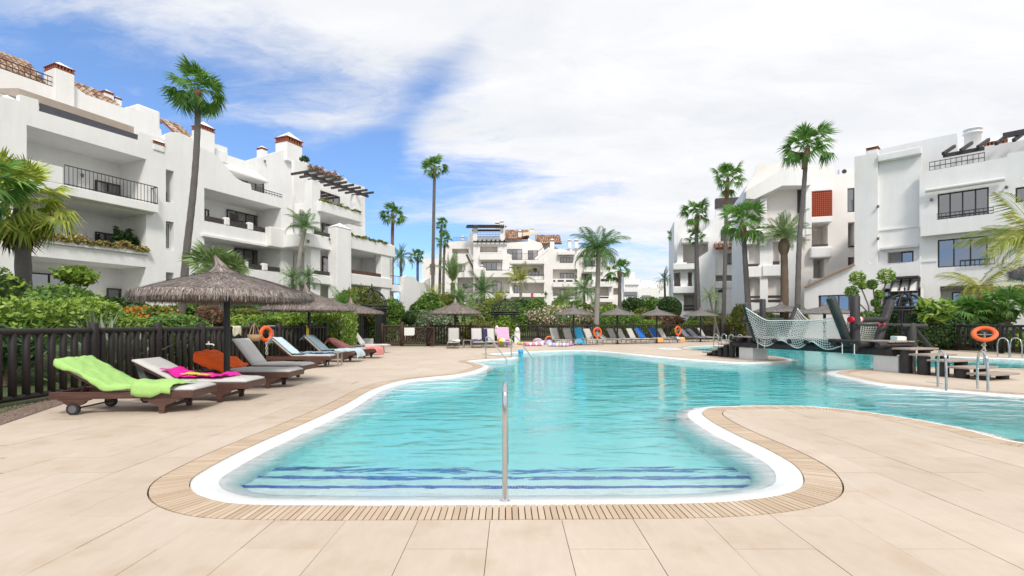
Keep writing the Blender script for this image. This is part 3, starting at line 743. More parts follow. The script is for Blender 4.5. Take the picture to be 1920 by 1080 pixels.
def towel(root, prof, y0, y1, mat, label, drop0=0.0, drop1=0.0, seed=0, wr=.012, slant=0.0, slantw=0.0, group=None, name='towel'):
    """cloth laid along prof (x,z) across local y0..y1, hanging drop0 / drop1 over the sides; a thing of its own, placed in the lounger's frame"""
    rr = random.Random(seed); ph = [rr.uniform(0, 6.28) for _ in range(8)]
    # resample profile
    P2 = [Vector(p) for p in prof]; d = [0]
    for i in range(1, len(P2)): d.append(d[-1]+(P2[i]-P2[i-1]).length)
    n = max(12, int(d[-1]/.03)); rows = []
    for i in range(n+1):
        s = d[-1]*i/n; k = max(j for j in range(len(d)) if d[j] <= s+1e-9); k = min(k, len(P2)-2)
        t = (s-d[k])/max(1e-6, d[k+1]-d[k]); rows.append(P2[k].lerp(P2[k+1], t))
    for _ in range(2): rows = [rows[0]]+[(rows[i-1]+rows[i]*2+rows[i+1])/4 for i in range(1, n)]+[rows[-1]]
    cols = []
    if drop0: cols += [(y0-.018, -drop0*(1-k/3)) for k in range(3)]
    m = 16; cols += [(y0+(y1-y0)*k/m, 0) for k in range(m+1)]
    if drop1: cols += [(y1+.018, -drop1*(k+1)/3) for k in range(3)]
    vs = []; fs = []
    for i, p in enumerate(rows):
        tg = (rows[min(i+1, n)]-rows[max(i-1, 0)]).normalized(); nn = Vector((-tg.y, tg.x)); nn = nn if nn.y > 0 else -nn
        s = d[-1]*i/n
        for (yy, dz) in cols:
            w = wr*(sin(7*s+3*yy+ph[0])*.5+sin(13*s-11*yy+ph[1])*.35+sin(23*yy+4*s+ph[2])*.3+sin(37*s+29*yy+ph[6])*.16+sin(61*yy-17*s+ph[7])*.12)
            hang = 1+.25*sin(9*s+ph[3])
            x = p.x+nn.x*abs(w)+slant*(yy-y0); z = p.y+nn.y*abs(w)+dz*hang
            vs.append((x+(.02*sin(11*s+ph[4]) if dz else 0), yy+(.012*sin(15*s+ph[5]) if dz else 0)+slantw*s, z))
    c_ = len(cols)
    fs = [(i*c_+j, (i+1)*c_+j, (i+1)*c_+j+1, i*c_+j+1) for i in range(n) for j in range(c_-1)]
    me = MB().add(vs, fs, True).mesh(name, [mat], True)
    o = link(name, me); o.matrix_world = root.matrix_basis.copy() if False else Matrix.Translation(root.location) @ RZ(root.rotation_euler.z)
    so = o.modifiers.new('thickness', 'SOLIDIFY'); so.thickness = .008; so.offset = 1
    tag(o, label, 'towel', group); return o
def cloth(name, col, scale=30, var=.08): return plain(name, col, .95, var, scale, bmp=.003, bscale=220)
lime = cloth('lime_terry', (.37, .61, .19)); pink = cloth('hot_pink_terry', (.80, .015, .36)); orange = cloth('orange_terry', (1.0, .14, .02))
pale_blue = cloth('pale_blue_cotton', (.50, .62, .68)); grey_blue = cloth('grey_blue_cotton', (.235, .33, .38)); coral = cloth('coral_pink_terry', (.70, .27, .25)); yellow = cloth('yellow_towel', (.72, .60, .06))
denim = cloth('blue_terry', (.20, .32, .46)); cream_t = cloth('cream_cloth', (.70, .66, .50)); lilac = cloth('lilac_cloth', (.42, .42, .58)); light_lilac = cloth('pale_lilac_cloth', (.58, .58, .72))
blue_t2 = cloth('bright_blue_terry', (.02, .16, .60)); rose = cloth('rose_pink_terry', (.78, .40, .60)); peach = cloth('orange_peach_terry', (.92, .40, .12)); aqua = cloth('aqua_print_towel', (.05, .45, .75))
ZF = .27
l1 = wood_lounger(-6.62, 7.17, R(5), R(30), 'wooden sun lounger under the lime green towel, nearest the camera', 1)
l2 = wood_lounger(-6.37, 8.26, R(1), R(27), 'wooden sun lounger with bare raised grey back and a hot pink towel on its seat', 2)
l3 = wood_lounger(-6.42, 10.0, R(-1), R(24), 'wooden sun lounger whose low backrest is covered by the orange towel', 3)
l4 = wood_lounger(-6.75, 11.45, R(-3), R(52), 'wooden sun lounger with a steep bare grey backrest behind the parasol pole', 4)
l5 = wood_lounger(-7.35, 14.7, R(-2), R(40), 'wooden sun lounger with the pale blue towel over half its back', 5, cush2)
l6 = wood_lounger(-7.25, 16.7, R(-3), R(42), 'wooden sun lounger under the grey blue towels', 6, cush2)
l7 = wood_lounger(-7.05, 18.6, R(-6), R(26), 'wooden sun lounger under the coral pink towel beside the hedge', 7, cush2)
towel(l1, path_pts(ZF, R(30), .80, .55, .085), -.36, .30, lime, 'lime green towel spread over the nearest lounger', .07, .0, 1, .026, name='towel')
towel(l1, [(HX+.42, ZF+.165), (HX+.62, ZF+.15), (HX+.95, ZF+.14)], -.38, .05, lime, 'bunched end of lime green towel hanging over the nearest lounger\'s side', .16, 0, 2, .03, .25)
towel(l2, path_pts(ZF, R(27), .30, .75, .085), -.31, .12, pink, 'hot pink towel crumpled along a lounger seat', 0, 0, 3, .045, .25)
towel(l2, [(HX+.10, ZF+.19), (HX+.3, ZF+.175), (HX+.48, ZF+.16)], -.30, -.10, yellow, 'small folded mustard yellow towel lying on the hot pink one', 0, 0, 4, .02, .2)
towel(l3, path_pts(ZF, R(24), .80, .0, .085, .0)+[(HX-.0, ZF+.13)], -.35, .32, orange, 'bright orange towel draped over a low lounger backrest', .19, .0, 5, .045)
towel(l5, path_pts(ZF, R(40), .80, .35, .085, .14), -.33, -.02, pale_blue, 'pale blue fringed towel hanging down the side of a wooden lounger', .0, .0, 6, .015, .35)
towel(l5, [(HX+.15, ZF+.15), (HX+.9, ZF+.145), (HX+1.15, ZF+.145)], -.1, .32, denim, 'denim blue towel rumpled across the seat behind the pale blue one', 0, 0, 7, .035)
towel(l6, path_pts(ZF, R(42), .80, .6, .085, .14), -.33, .28, grey_blue, 'grey blue towel covering a raised backrest behind the far parasol pole', 0, .1, 8, .015)
towel(l6, [(HX+.5, ZF+.15), (HX+.9, ZF+.15), (HX+1.22, ZF+.14), (HX+1.29, ZF+.02), (HX+1.31, ZF-.1)], -.32, .3, pale_blue, 'pale blue towel folded down over the foot of a lounger', .08, 0, 9, .03)
towel(l7, path_pts(ZF, R(26), .80, .12, .085, .1), -.34, .2, coral, 'coral pink towel over the low backrest beside the hedge', .12, 0, 10, .02)
towel(l7, [(HX+.85, ZF+.15), (HX+1.2, ZF+.145), (HX+1.27, ZF+.05), (HX+1.29, ZF-.16)], -.34, .3, coral, 'coral pink towel hanging over the foot of the lounger beside the hedge', .1, 0, 11, .02)
CG = 'grey cushioned metal loungers by the hedge'
l8 = alu_lounger(-7.6, 20.4, R(-3), R(62), 'grey cushioned metal lounger in front of its twin by the hedge', CG, cush, True, 3)
l9 = alu_lounger(-7.5, 21.9, R(-3), R(52), 'grey cushioned metal lounger behind its twin by the hedge', CG, cush, True, 5)
def side_table(x, y, rz, label, s=.45, h=.42):
    r = empty('side_table', (x, y, 0), rz); tag(r, label, 'table', 'small taupe side tables')
    MB().box(-s/2, s/2, -s/2, s/2, h-.03, h).build('table_top', alu, r, bevel=.004)
    for a in (-1, 1):
        for b_ in (-1, 1): MB().box(a*(s/2-.025)-.02, a*(s/2-.025)+.02, b_*(s/2-.025)-.02, b_*(s/2-.025)+.02, 0, h-.03).build('leg', alu, r)
    return r
side_table(-5.55, 14.9, R(4), 'taupe side table at the foot of the pale blue towelled lounger')
side_table(-6.35, 19.85, R(4), 'taupe side table between coral towelled lounger and grey cushioned pair')
# far row: heads against the fence, feet towards the pool
FRG = 'grey metal loungers of the far row'
def far_lounger(u, v, rz, ang, label, m=sling2, seed=0):
    """u, v: photo pixel of the middle of the foot end on the ground"""
    g = G(u, v); d = Vector((cos(rz), sin(rz)))
    h = g.to_2d()-d*1.6
    return alu_lounger(h.x, h.y, rz, R(ang), label, FRG, m, False, seed)
fl = []
FAR = [(850, 653, -84, 72, 'grey lounger closest to the gate with a white cloth on its seat'), (897, 652, -80, 68, 'grey lounger with purple clothes on its seat'), (923, 651.5, -78, 66, 'grey lounger with a navy bag hung on its back'), (950, 651, -76, 70, 'grey lounger under the rose pink towel'),
 (1057, 647, -62, 66, 'grey lounger right behind the striped beach shelter'), (1083, 646.8, -60, 66, 'grey lounger between beach shelter and aqua towel'), (1104, 646.5, -60, 60, 'grey lounger with a bright patterned towel on its back'), (1124, 646, -58, 58, 'grey lounger just before the orange life ring'),
 (1154, 645, -50, 30, 'grey lounger with low backrest after the orange life ring'), (1169, 644.5, -56, 60, 'grey lounger under the second grey parasol'), (1187, 644.2, -54, 56, 'bare grey lounger, first of two before the blue towels'), (1207, 644, -54, 58, 'bare grey lounger, second of two before the blue towels'),
 (1224, 643.6, -54, 55, 'grey lounger with bright blue towel, nearer the middle life ring'), (1250, 643, -54, 55, 'grey lounger with bright blue towel beside the parasol pole'), (1266, 642.6, -52, 56, 'grey lounger with a lilac cloth on its seat'), (1310, 641, -46, 44, 'first of the two lilac covered loungers'), (1325, 640.6, -46, 44, 'second of the two lilac covered loungers'), (1341, 640, -48, 58, 'last grey lounger of the far row before the bridge')]
for i, (u, v_, rz, an, lab) in enumerate(FAR): fl.append(far_lounger(u, v_, R(rz), an, lab, sling2 if i % 3 else sling, i))
ZA = .25
def ft(i, mat, lab, back=.8, seat=.05, y0=-.3, y1=.3, over=.1, seed=0, drop=0): 
    return towel(fl[i], path_pts(ZA+.0, R(FAR[i][3]), back, seat, .085, over), y0, y1, mat, lab, drop, 0, seed, .012)
ft(3, rose, 'rose pink towel over a far lounger backrest', .82, .1, -.36, .36, .12, 1)
ft(6, aqua, 'bright blue patterned towel over a far lounger backrest', .82, .05, -.3, .3, .1, 2)
towel(fl[5], [(HX+.6, .36), (HX+.9, .36), (HX+1.15, .36), (HX+1.2, .26), (HX+1.21, .12)], -.34, .34, aqua, 'aqua and white towel hanging over a lounger foot', 0, 0, 3, .01)
ft(12, blue_t2, 'bright blue towel nearer the life ring', .82, .02, -.3, .3, .1, 4)
ft(13, blue_t2, 'bright blue towel behind the parasol pole', .82, .02, -.3, .3, .1, 5)
for i, k in ((12, 'left'), (14, 'other')):
    towel(fl[i], [(HX+.75, .36), (HX+1.17, .36), (HX+1.22, .26), (HX+1.23, .07)], .05, .62, peach, 'orange towel hanging to the ground in front of the blue towels' if i == 12 else 'orange towel hanging to the ground beside the lilac cloth', 0, 0, 6+i, .012)
towel(fl[14], [(HX+.3, .36), (HX+.8, .37), (HX+1.17, .36), (HX+1.21, .25)], -.3, .3, light_lilac, 'pale lilac cloth crumpled on a lounger seat', 0, 0, 9, .03)
ft(15, light_lilac, 'lilac sheet along the first covered lounger', .82, 1.0, -.33, .33, .12, 10)
ft(16, lilac, 'lilac sheet along the second covered lounger', .82, 1.0, -.33, .33, .12, 11)
wcl = cloth('white_cloth', (.74, .76, .76)); navy = cloth('navy_cloth', (.035, .035, .10)); purple = cloth('purple_cloth', (.12, .08, .22))
towel(fl[0], [(HX+.35, .37), (HX+.7, .40), (HX+1.1, .36)], -.05, .36, wcl, 'white crumpled towel on the lounger closest to the gate', 0, 0, 12, .06)
towel(fl[1], [(HX+.05, .37), (HX+.4, .40), (HX+.7, .36)], -.28, .25, purple, 'purple clothes heaped on a lounger seat', 0, 0, 13, .07)
towel(fl[2], path_pts(ZA, R(66), .7, .2, .09, .05), -.36, -.12, navy, 'navy bag cloth hung on a lounger back', .1, 0, 14, .03)
g = G(875, 652.5); side_table(g.x, g.y+.4, 0, 'taupe side table between the first two far loungers')
g = G(1106, 647.5); side_table(g.x-.4, g.y+.5, R(-30), 'taupe side table beside the aqua towel')
# ================================================================== apartment houses
stucco, nt, b = new_mat('white_stucco')
c = ramp(nt, wnoise(nt, .35, 6, .65), [(.3, (.81, .805, .795)), (.7, (.89, .885, .88))])
c = mixc(nt, .5, c, ramp(nt, wnoise(nt, 1.1, 5, .7, (2.2, 2.2, .28)), [(.32, (.90, .895, .885)), (.6, (1, 1, 1))]), 'MULTIPLY')
nt.links.new(c, b.inputs['Base Color']); b.inputs['Roughness'].default_value = .9; b.inputs['Specular IOR Level'].default_value = .2
bump(nt, b, wnoise(nt, 3.5, 5, .6), .03, .25)
warm = plain('warm_stucco', (.82, .775, .735), .9, .06, .5); cream_w = plain('cream_stucco', (.87, .835, .805), .9, .05, .5)
frame_m = plain('dark_window_frame', (.035, .022, .018), .5, .3, 6); frame_r = plain('brown_window_frame', (.10, .045, .03), .5, .3, 6)
iron = plain('black_iron', (.022, .022, .024), .5, .2, 6)
dkwood = plain('dark_pergola_wood', (.05, .042, .042), .6, .3, 3)
brickm = plain('brick_red', (.30, .10, .055), .85, .25, 9); terra = None
glass, nt, b = new_mat('window_glass'); b.inputs['Base Color'].default_value = (.025, .03, .035, 1); b.inputs['Roughness'].default_value = .03; b.inputs['Specular IOR Level'].default_value = 1.0; b.inputs['IOR'].default_value = 2.1
oi = nd(nt, 'ShaderNodeObjectInfo'); nt.links.new(ramp(nt, oi.outputs['Random'], [(0, (.012, .016, .022)), (.78, (.03, .033, .04)), (.84, (.20, .20, .20)), (1, (.34, .33, .32))]), b.inputs['Base Color'])
tilem, nt, b = new_mat('clay_roof_tile'); g_ = nd(nt, 'ShaderNodeNewGeometry')
nt.links.new(ramp(nt, g_.outputs['Random Per Island'], [(0, (.19, .10, .06)), (.35, (.33, .20, .13)), (.7, (.46, .33, .24)), (1, (.56, .46, .36))]), b.inputs['Base Color']); b.inputs['Roughness'].default_value = .85
awn_w = plain('white_awning', (.72, .71, .69), .8, .05, 2); awn_t = plain('taupe_awning', (.42, .35, .29), .85, .08, 2)
lampm = plain('lantern_glass', (.5, .48, .45), .3, .1)
class Block:
    """one house; s runs along the facade (to the right in the photo), y inwards, z up"""
    def __init__(s, name, label, p0, d, cat='building', group='white apartment houses round the pool'):
        s.o = Vector(p0[:2]); s.d = Vector(d).normalized(); s.n = Vector((-s.d.y, s.d.x)); s.root = empty(name, (p0[0], p0[1], 0), math.atan2(s.d.y, s.d.x)); tag(s.root, label, cat, group)
    def hit(s, u, v, off=0.0):
        a, b_ = (u-U0)/F, (V0-v)/F; t = (s.o.dot(s.n)+off)/(a*s.n.x+s.n.y); return Vector((a*t, t, CH+b_*t))
    def s_(s, u, off=0.0): h = s.hit(u, 0, off); return (h.to_2d()-s.o).dot(s.d)
    def z_(s, u, v, off=0.0): return s.hit(u, v, off).z
    def rect(s, u0, u1, vt, vb, off=0.0):
        """u0 left, u1 right, vt / vb: rows of top and bottom read at column u0"""
        return s.s_(u0, off), s.s_(u1, off), s.z_(u0, vb, off), s.z_(u0, vt, off)
    def pts(s, px, off=0.0): return [(s.s_(u, off), s.z_(u, v, off)) for u, v in px]
    def poly(s, name, px, off, thick, mat=None, holes=(), parent=None, local=False, bevel=0):
        mb = MB(); hs = [[(a, c_), (b_, c_), (b_, d_), (a, d_)] for a, b_, c_, d_ in holes]
        mb.prism(px if local else s.pts(px, off), lambda a, b_, d_: (a, d_, b_), off, off+thick, hs)
        return mb.build(name, mat or stucco, parent or s.root, bevel=bevel)
    def box(s, name, r, y0, y1, mat=None, parent=None, bevel=0):
        return MB().box(r[0], r[1], y0, y1, r[2], r[3]).build(name, mat or stucco, parent or s.root, bevel=bevel)
    def recess(s, r, y0, y1, mat=None):
        a, b_, c_, d_ = r; mb = MB()
        vs = [(a,y0,c_),(b_,y0,c_),(b_,y0,d_),(a,y0,d_),(a,y1,c_),(b_,y1,c_),(b_,y1,d_),(a,y1,d_)]
        mb.add(vs, [(4,5,6,7),(0,1,5,4),(3,7,6,2),(0,4,7,3),(1,2,6,5)])
        return mb.build('loggia', mat or stucco, s.root, fixn=False)
    def window(s, r, y, n=2, fm=None, fw=.07, rail=False):
        a, b_, c_, d_ = r; fm = fm or frame_m; mb = MB()
        mb.box(a, b_, y-.06, y+.02, d_-fw, d_); mb.box(a, b_, y-.06, y+.02, c_, c_+fw)
        xs = [a+(b_-a)*i/n for i in range(n+1)]
        for i, x in enumerate(xs):
            w = fw if 0 < i < n else fw
            x0 = min(max(x-w/2, a), b_-w); mb.box(x0, x0+w, y-.058, y+.018, c_+fw, d_-fw)
        f = mb.build('window', fm, s.root)
        for i in range(n):
            MB().box(xs[i]+fw*.5, xs[i+1]-fw*.5, y-.02, y+.0, c_+fw*.8, d_-fw*.8).build('pane', glass, f)
        return f
    def railing(s, r, y, pitch=.13, mat=None, mid=False, bar=.018, parent=None):
        a, b_, c_, d_ = r; mb = MB(); mat = mat or iron
        for z in ((c_+.06, d_-.02)+(((c_+d_)/2,) if mid else ())): mb.box(a, b_, y-.02, y+.02, z-.02, z+.02)
        n = max(1, int((b_-a)/pitch))
        for i in range(n+1):
            x = a+(b_-a)*i/n; mb.box(x-bar/2, x+bar/2, y-bar/2, y+bar/2, c_, d_)
        return mb.build('railing', mat, parent or s.root)
    def chimney(s, u0, u1, vt, vb, off, depth=None, cap=True, slot=None):
        """u0..u1 width, vt top of the white shaft, vb foot"""
        a, b_, c_, d_ = s.rect(u0, u1, vt, vb, off); w = b_-a; dp = depth or w*.8
        ch = MB().box(a, b_, off, off+dp, c_, d_).build('chimney', stucco, s.root, bevel=.03)
        if cap:
            h = w*.28; mb = MB(); mb.box(a-.02*w, b_+.02*w, off-.02*w, off+dp+.02*w, d_, d_+h*.18); mb.box(a-.04*w, b_+.04*w, off-.04*w, off+dp+.04*w, d_+h*.85, d_+h)
            k = 6
            for i in range(k):
                x = a+(b_-a)*(i+.25)/k
                for y in (off, off+dp-.1*w): mb.box(x, x+w/k*.5, y, y+.1*w, d_+h*.18, d_+h*.85)
                y = off+dp*(i+.25)/k
                for x in (a, b_-.1*w): mb.box(x, x+.1*w, y, y+dp/k*.5, d_+h*.18, d_+h*.85)
            mb.build('brick_vent', brickm, ch)
            mx, my = (a+b_)/2, off+dp/2; e_ = .02*w
            q = [(a-e_, off-e_, d_+h), (b_+e_, off-e_, d_+h), (b_+e_, off+dp+e_, d_+h), (a-e_, off+dp+e_, d_+h), (mx, my, d_+h+w*.42)]
            MB().add(q, [(0,1,4),(1,2,4),(2,3,4),(3,0,4),(3,2,1,0)]).build('cap', stucco, ch)
        return ch
    def tiles(s, a, b_, y0, z0, y1, z1, pitch=.22, course=.35, name='tiled_roof'):
        """barrel tiles on a slope rising from (y0,z0) to (y1,z1) between s=a..b_"""
        L = math.hypot(y1-y0, z1-z0); m = max(1, int(L/course)); n = max(1, int((b_-a)/pitch)); mb = MB(); rr = random.Random(int(a*7+b_))
        sl = MB().add([(a, y0, z0-.03), (b_, y0, z0-.03), (b_, y1, z1-.03), (a, y1, z1-.03), (a, y0, z0-.12), (b_, y0, z0-.12), (b_, y1, z1-.12), (a, y1, z1-.12)], [(0,1,2,3),(7,6,5,4),(0,4,5,1),(2,6,7,3),(0,3,7,4),(1,5,6,2)]).build('roof', brickm, s.root)
        for i in range(n):
            x = a+(i+.5)*(b_-a)/n; r = (b_-a)/n*.42
            for j in range(m):
                t0, t1 = j/m-.02, (j+1)/m; dz = .03*(1-0)
                vs = []
                for t, lift, k in ((t0, .04, 1.0), (t1, .015, .85)):
                    y = y0+(y1-y0)*t; z = z0+(z1-z0)*t
                    for q in range(5):
                        an = pi*q/4; vs.append((x-cos(an)*r*k, y, z+sin(an)*r*k+lift))
                mb.add(vs, [(q, q+1, q+6, q+5) for q in range(4)], False)
        o = mb.build('roof_tiles', tilem, sl, fixn=False); o['kind'] = 'stuff'; return sl
    def lamp(s, u, v, off):
        h = s.s_(u, off), s.z_(u, v, off)
        mb = MB(); mb.lathe([(0, 0), (.06, .02), (.085, .17), (.03, .21), (0, .23)], 6, (h[0], off-.12, h[1]-.1)); mb.box(h[0]-.015, h[0]+.015, off-.12, off, h[1]+.10, h[1]+.13); return mb.build('wall_lantern', plain('lantern_grey', (.16, .15, .145), .5), s.root)
    def shrub_row(s, r, y, mat, name='planter_greenery', n=500, sz=.07, droop=.1, seed=1):
        """trailing plants along a parapet"""
        a, b_, c_, d_ = r; rr = random.Random(seed); mb = MB()
        for i in range(n):
            t = rr.random(); bl = .55+.45*sin(t*23+seed)*sin(t*9+1)
            p = Vector((a+(b_-a)*t, y+rr.gauss(0, .10), c_-droop*rr.random()+(d_-c_)*rr.random()*bl)); leaf(mb, p, rr, sz)
        return mb.build(name, mat, s.root, fixn=False)
def leaf(mb, p, rr, sz, asp=.5, up=.3):
    d = Vector((rr.gauss(0, 1), rr.gauss(0, 1), rr.gauss(up, .8))).normalized(); w = d.cross(Vector((rr.gauss(0, 1), rr.gauss(0, 1), rr.gauss(0, 1)))).normalized()
    L = sz*rr.uniform(.7, 1.4); h = w*(L*asp)
    mb.add([p-d*L, p+h, p+d*L, p-h], [(0, 1, 2, 3)])
lf_y = leafy('yellow_green_leaf', [(0, (.10, .145, .03)), (.5, (.19, .235, .045)), (1, (.34, .33, .09))]); lf_g = leafy('mid_green_leaf', [(0, (0.071, 0.153, 0.037)), (.5, (0.144, 0.267, 0.051)), (1, (0.267, 0.389, 0.082))])
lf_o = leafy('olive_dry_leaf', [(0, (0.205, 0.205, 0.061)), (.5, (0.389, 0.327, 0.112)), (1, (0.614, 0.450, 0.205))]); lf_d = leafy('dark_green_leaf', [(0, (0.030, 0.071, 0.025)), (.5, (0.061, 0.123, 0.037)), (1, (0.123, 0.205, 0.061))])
lf_l = leafy('lime_leaf', [(0, (.09, .18, .025)), (.35, (.19, .32, .045)), (.75, (.31, .45, .065)), (1, (.46, .55, .14))])
pinkfl = leafy('pink_blossom', [(0, (.07, .12, .03)), (.3, (.12, .18, .05)), (.5, (.70, .38, .40)), (1, (.85, .62, .60))])

# ------------------------------------------------------------------ long house on the left
dL = Vector((.397, .918)); pL = Vector((-20.3, 26.7))-dL*5.94
L = Block('apartment_building', 'long white terraced apartment house with deep loggias filling the left side', (pL.x, pL.y), dL)
def zr(u0, u1, vt, vb, off=0.0): return L.rect(u0, u1, vt, vb, off)
z3t = L.z_(276, 299); z3f = 7.93; z2t = 7.36; z2b = L.z_(277, 470); z1t = L.z_(285, 502); sA, sB = L.s_(50), L.s_(274)
H3, H2, H1 = (sA, sB, z3f, z3t), (sA, sB, z2b, z2t), (sA, sB, 1.5, z1t)
sl0, sl1 = L.s_(311), L.s_(326)
W1 = (sl0, sl1, L.z_(311, 378), L.z_(311, 317)); W2 = (sl0, sl1, L.z_(311, 467), L.z_(311, 414)); W3 = (sl0, sl1, L.z_(311, 560), L.z_(311, 510))
top = [(-90, 150), (0, 180), (37, 189), (37, 177), (72, 187), (73, 208), (260, 263), (261, 247), (287, 256), (309, 262), (310, 252), (322, 247.5), (335, 248), (350, 254), (361, 261)]
px = L.pts(top); 
edge = L.s_(361)
poly1 = px+[(edge, .5), (px[0][0], .5)]
L.poly('wall', poly1, 0, .32, holes=[H3, H2, H1, W1, W2, W3], local=True)
for h, dp in ((H3, 2.5), (H2, 2.4), (H1, 2.4)): L.recess(h, .32, dp)
for h in (W1, W2, W3): L.recess(h, .32, .9)
L.window((W2[0]+.02, W2[1]-.02, W2[2]+.05, W2[3]-.05), .35, 1, awn_w, .06)
L.window((W1[0]+.02, W1[1]-.02, W1[2]+.02, W1[2]+.7), .7, 1)
# loggia windows on the back walls
L.window(zr(178, 268, 337, 400, 2.45), 2.44, 4); L.window(zr(60, 132, 398, 447, 2.35), 2.34, 2); L.window(zr(178, 232, 434, 470, 2.35), 2.34, 3); L.window(zr(50, 130, 510, 575, 2.35), 2.34, 2)
L.window(zr(200, 268, 540, 575, 2.35), 2.34, 3)
# third-floor balcony
bs0, bs1 = L.s_(40, -.55), L.s_(298, -.55)
L.box('balcony', (bs0, bs1, 7.46, z3f), -.55, -.002, bevel=.03); L.box('balcony_parapet', (bs0, L.s_(119, -.55), z3f, L.z_(60, 300, -.55)), -.55, -.42, bevel=.03)
L.railing((L.s_(121, -.5), bs1-.05, z3f, z3f+.98), -.5, .16); 
mb = MB(); 
rl = L.railing((0, .5, z3f, z3f+.98), 0, .16); rl.rotation_euler = (0, 0, pi/2); rl.location = (bs1-.06, -.5, 0)
L.shrub_row((L.s_(58), L.s_(276), z2b, z2b+.42), -.05, lf_o, 'planter_greenery', 3000, .085, .12, 3)
L.shrub_row((L.s_(228), L.s_(272), z2b, z2b+1.35), .75, lf_d, 'potted_plant', 700, .14, .0, 5)
L.box('planter', (L.s_(55), L.s_(277), z2b-.25, z2b+.03), -.12, -.003)
# loggia furniture hints and lanterns
L.lamp(152, 330, 2.4)
for u_, v_ in ((150, 435), (168, 441)): 
    h = L.hit(u_, v_, 2.35); mb = MB(); mb.tube([(L.s_(u_, 2.35), 2.3, h.z), (L.s_(u_, 2.35), 2.34, h.z)], .17, 14); mb.build('wall_plate', sgn, L.root, fixn=False)
# awning and dark screen above the top parapet
a0, a1 = L.s_(74, .12), L.s_(259, .12)
zS = L.z_(74, 208)
L.box('terrace_screen', (a0, a1, zS-.05, zS+.42), .10, .14, plain('smoked_screen', (.07, .07, .085), .25, .1))
MB().add([(a0-.6, .5, zS+.92), (a1, .5, zS+.92), (a1, 3.3, zS+1.45), (a0-.6, 3.3, zS+1.45), (a0-.6, .5, zS+.50), (a1, .5, zS+.50), (a1, 3.3, zS+1.38), (a0-.6, 3.3, zS+1.38)], [(0,1,2,3),(7,6,5,4),(0,4,5,1),(0,3,7,4),(1,5,6,2)]).build('awning', awn_t, L.root)
# penthouse set back behind
L.poly('penthouse_wall', [(-60, 109), (0, 128), (110, 167), (141, 163), (161, 177), (237, 204), (240, 200), (267, 210), (302, 243), (310, 300), (-60, 230)], 3.4, .4)
zt = L.z_(0, 128, 3.4)
L.tiles(L.s_(-60, 3.5), L.s_(103, 3.5), 3.75, zt+.0, 6.2, zt+1.95, .23, .4)
L.tiles(L.s_(141, 3.5), L.s_(238, 3.5), 3.85, L.z_(161, 176, 3.8)-.1, 6.0, L.z_(161, 176, 3.8)+1.3, .23, .4)
L.tiles(L.s_(330, 3.5), L.s_(368, 3.5), 3.6, L.z_(340, 250, 3.6)-.1, 5.2, L.z_(340, 250, 3.6)+1.1, .23, .4)
L.railing((L.s_(0, 3.45), L.s_(110, 3.45), zt-.02, zt+.55), 3.45, .22, None, True)
L.chimney(103, 140, 126, 200, 3.2, 1.1); L.chimney(196, 214, 173, 200, 5.2, .7); L.chimney(216, 229, 184, 205, 5.4, .6); L.chimney(376, 403, 240, 300, 2.2, .9)
L.chimney(2, 34, 187, 200, .05, .5); L.chimney(288, 309, 268, 280, -.06, .3)
L.box('roof_turret', zr(258, 301, 193, 260, 4.2), 4.2, 5.6, bevel=.12)
L.box('body', (px[0][0], edge+.4, .4, L.z_(300, 300)), 2.6, 12)
MB().box(px[0][0], edge, .3, 3.4, L.z_(260, 265)-.6, L.z_(260, 265)-.3).build('roof_slab', stucco, L.root)
# second bay
top2 = [(361, 262), (377, 277), (400, 287), (412, 297), (425, 315), (442, 333), (456, 341), (470, 345), (472, 356), (532, 373), (533, 363), (549, 367)]
p2 = L.pts(top2); e2 = L.s_(549); sC, sD = L.s_(383), L.s_(527)
zq3t = L.z_(383, 352); zq3b = L.z_(383, 414); zq2t = L.z_(383, 440); zq2b = L.z_(500, 508); zq1t = L.z_(531, 536)-.0
K3, K2, K1 = (sC, sD, zq3b, zq3t), (sC, sD, zq2b, zq2t), (sC, sD, 1.2, zq1t)
L.poly('wall', [(edge+.002, .5)]+p2+[(e2, .5)], 0, .32, holes=[K3, K2, K1], local=True)
for h in (K3, K2, K1): L.recess(h, .32, 2.5)
L.window(zr(425, 493, 392, 440, 2.45), 2.44, 4); L.window(zr(440, 490, 464, 512, 2.45), 2.44, 3); L.window(zr(383, 391, 392, 425, 2.45), 2.44, 1); L.window(zr(400, 440, 468, 512, 2.45), 2.44, 2)
for z0, us in ((zq3b, ((383, 421), (431, 465), (475, 505))), (zq2b, ((430, 460), (466, 492), (502, 526)))):
    for u_a, u_b in us: L.box('parapet_infill', (L.s_(u_a), L.s_(u_b), z0+.05, z0+.36), .06, .12, dkwood)
    for (u_a, u_b) in ((421, 431), (465, 475)) if z0 == zq3b else ((460, 466), (492, 502)): L.box('parapet_pier', (L.s_(u_a), L.s_(u_b), z0-.003, z0+.52), -.04, .26, bevel=.07)
L.box('balcony', (L.s_(507, -.55), L.s_(551, -.55), zq3b-.95, zq3b+.42), -.55, -.002, bevel=.05)
L.box('balcony_ledge', (sC-.2, e2+.2, zq2t-.12, zq2t+.02), -.18, -.002)
L.box('body', (edge+.42, e2+6, .4, L.z_(549, 372)-.3), 2.6, 12)
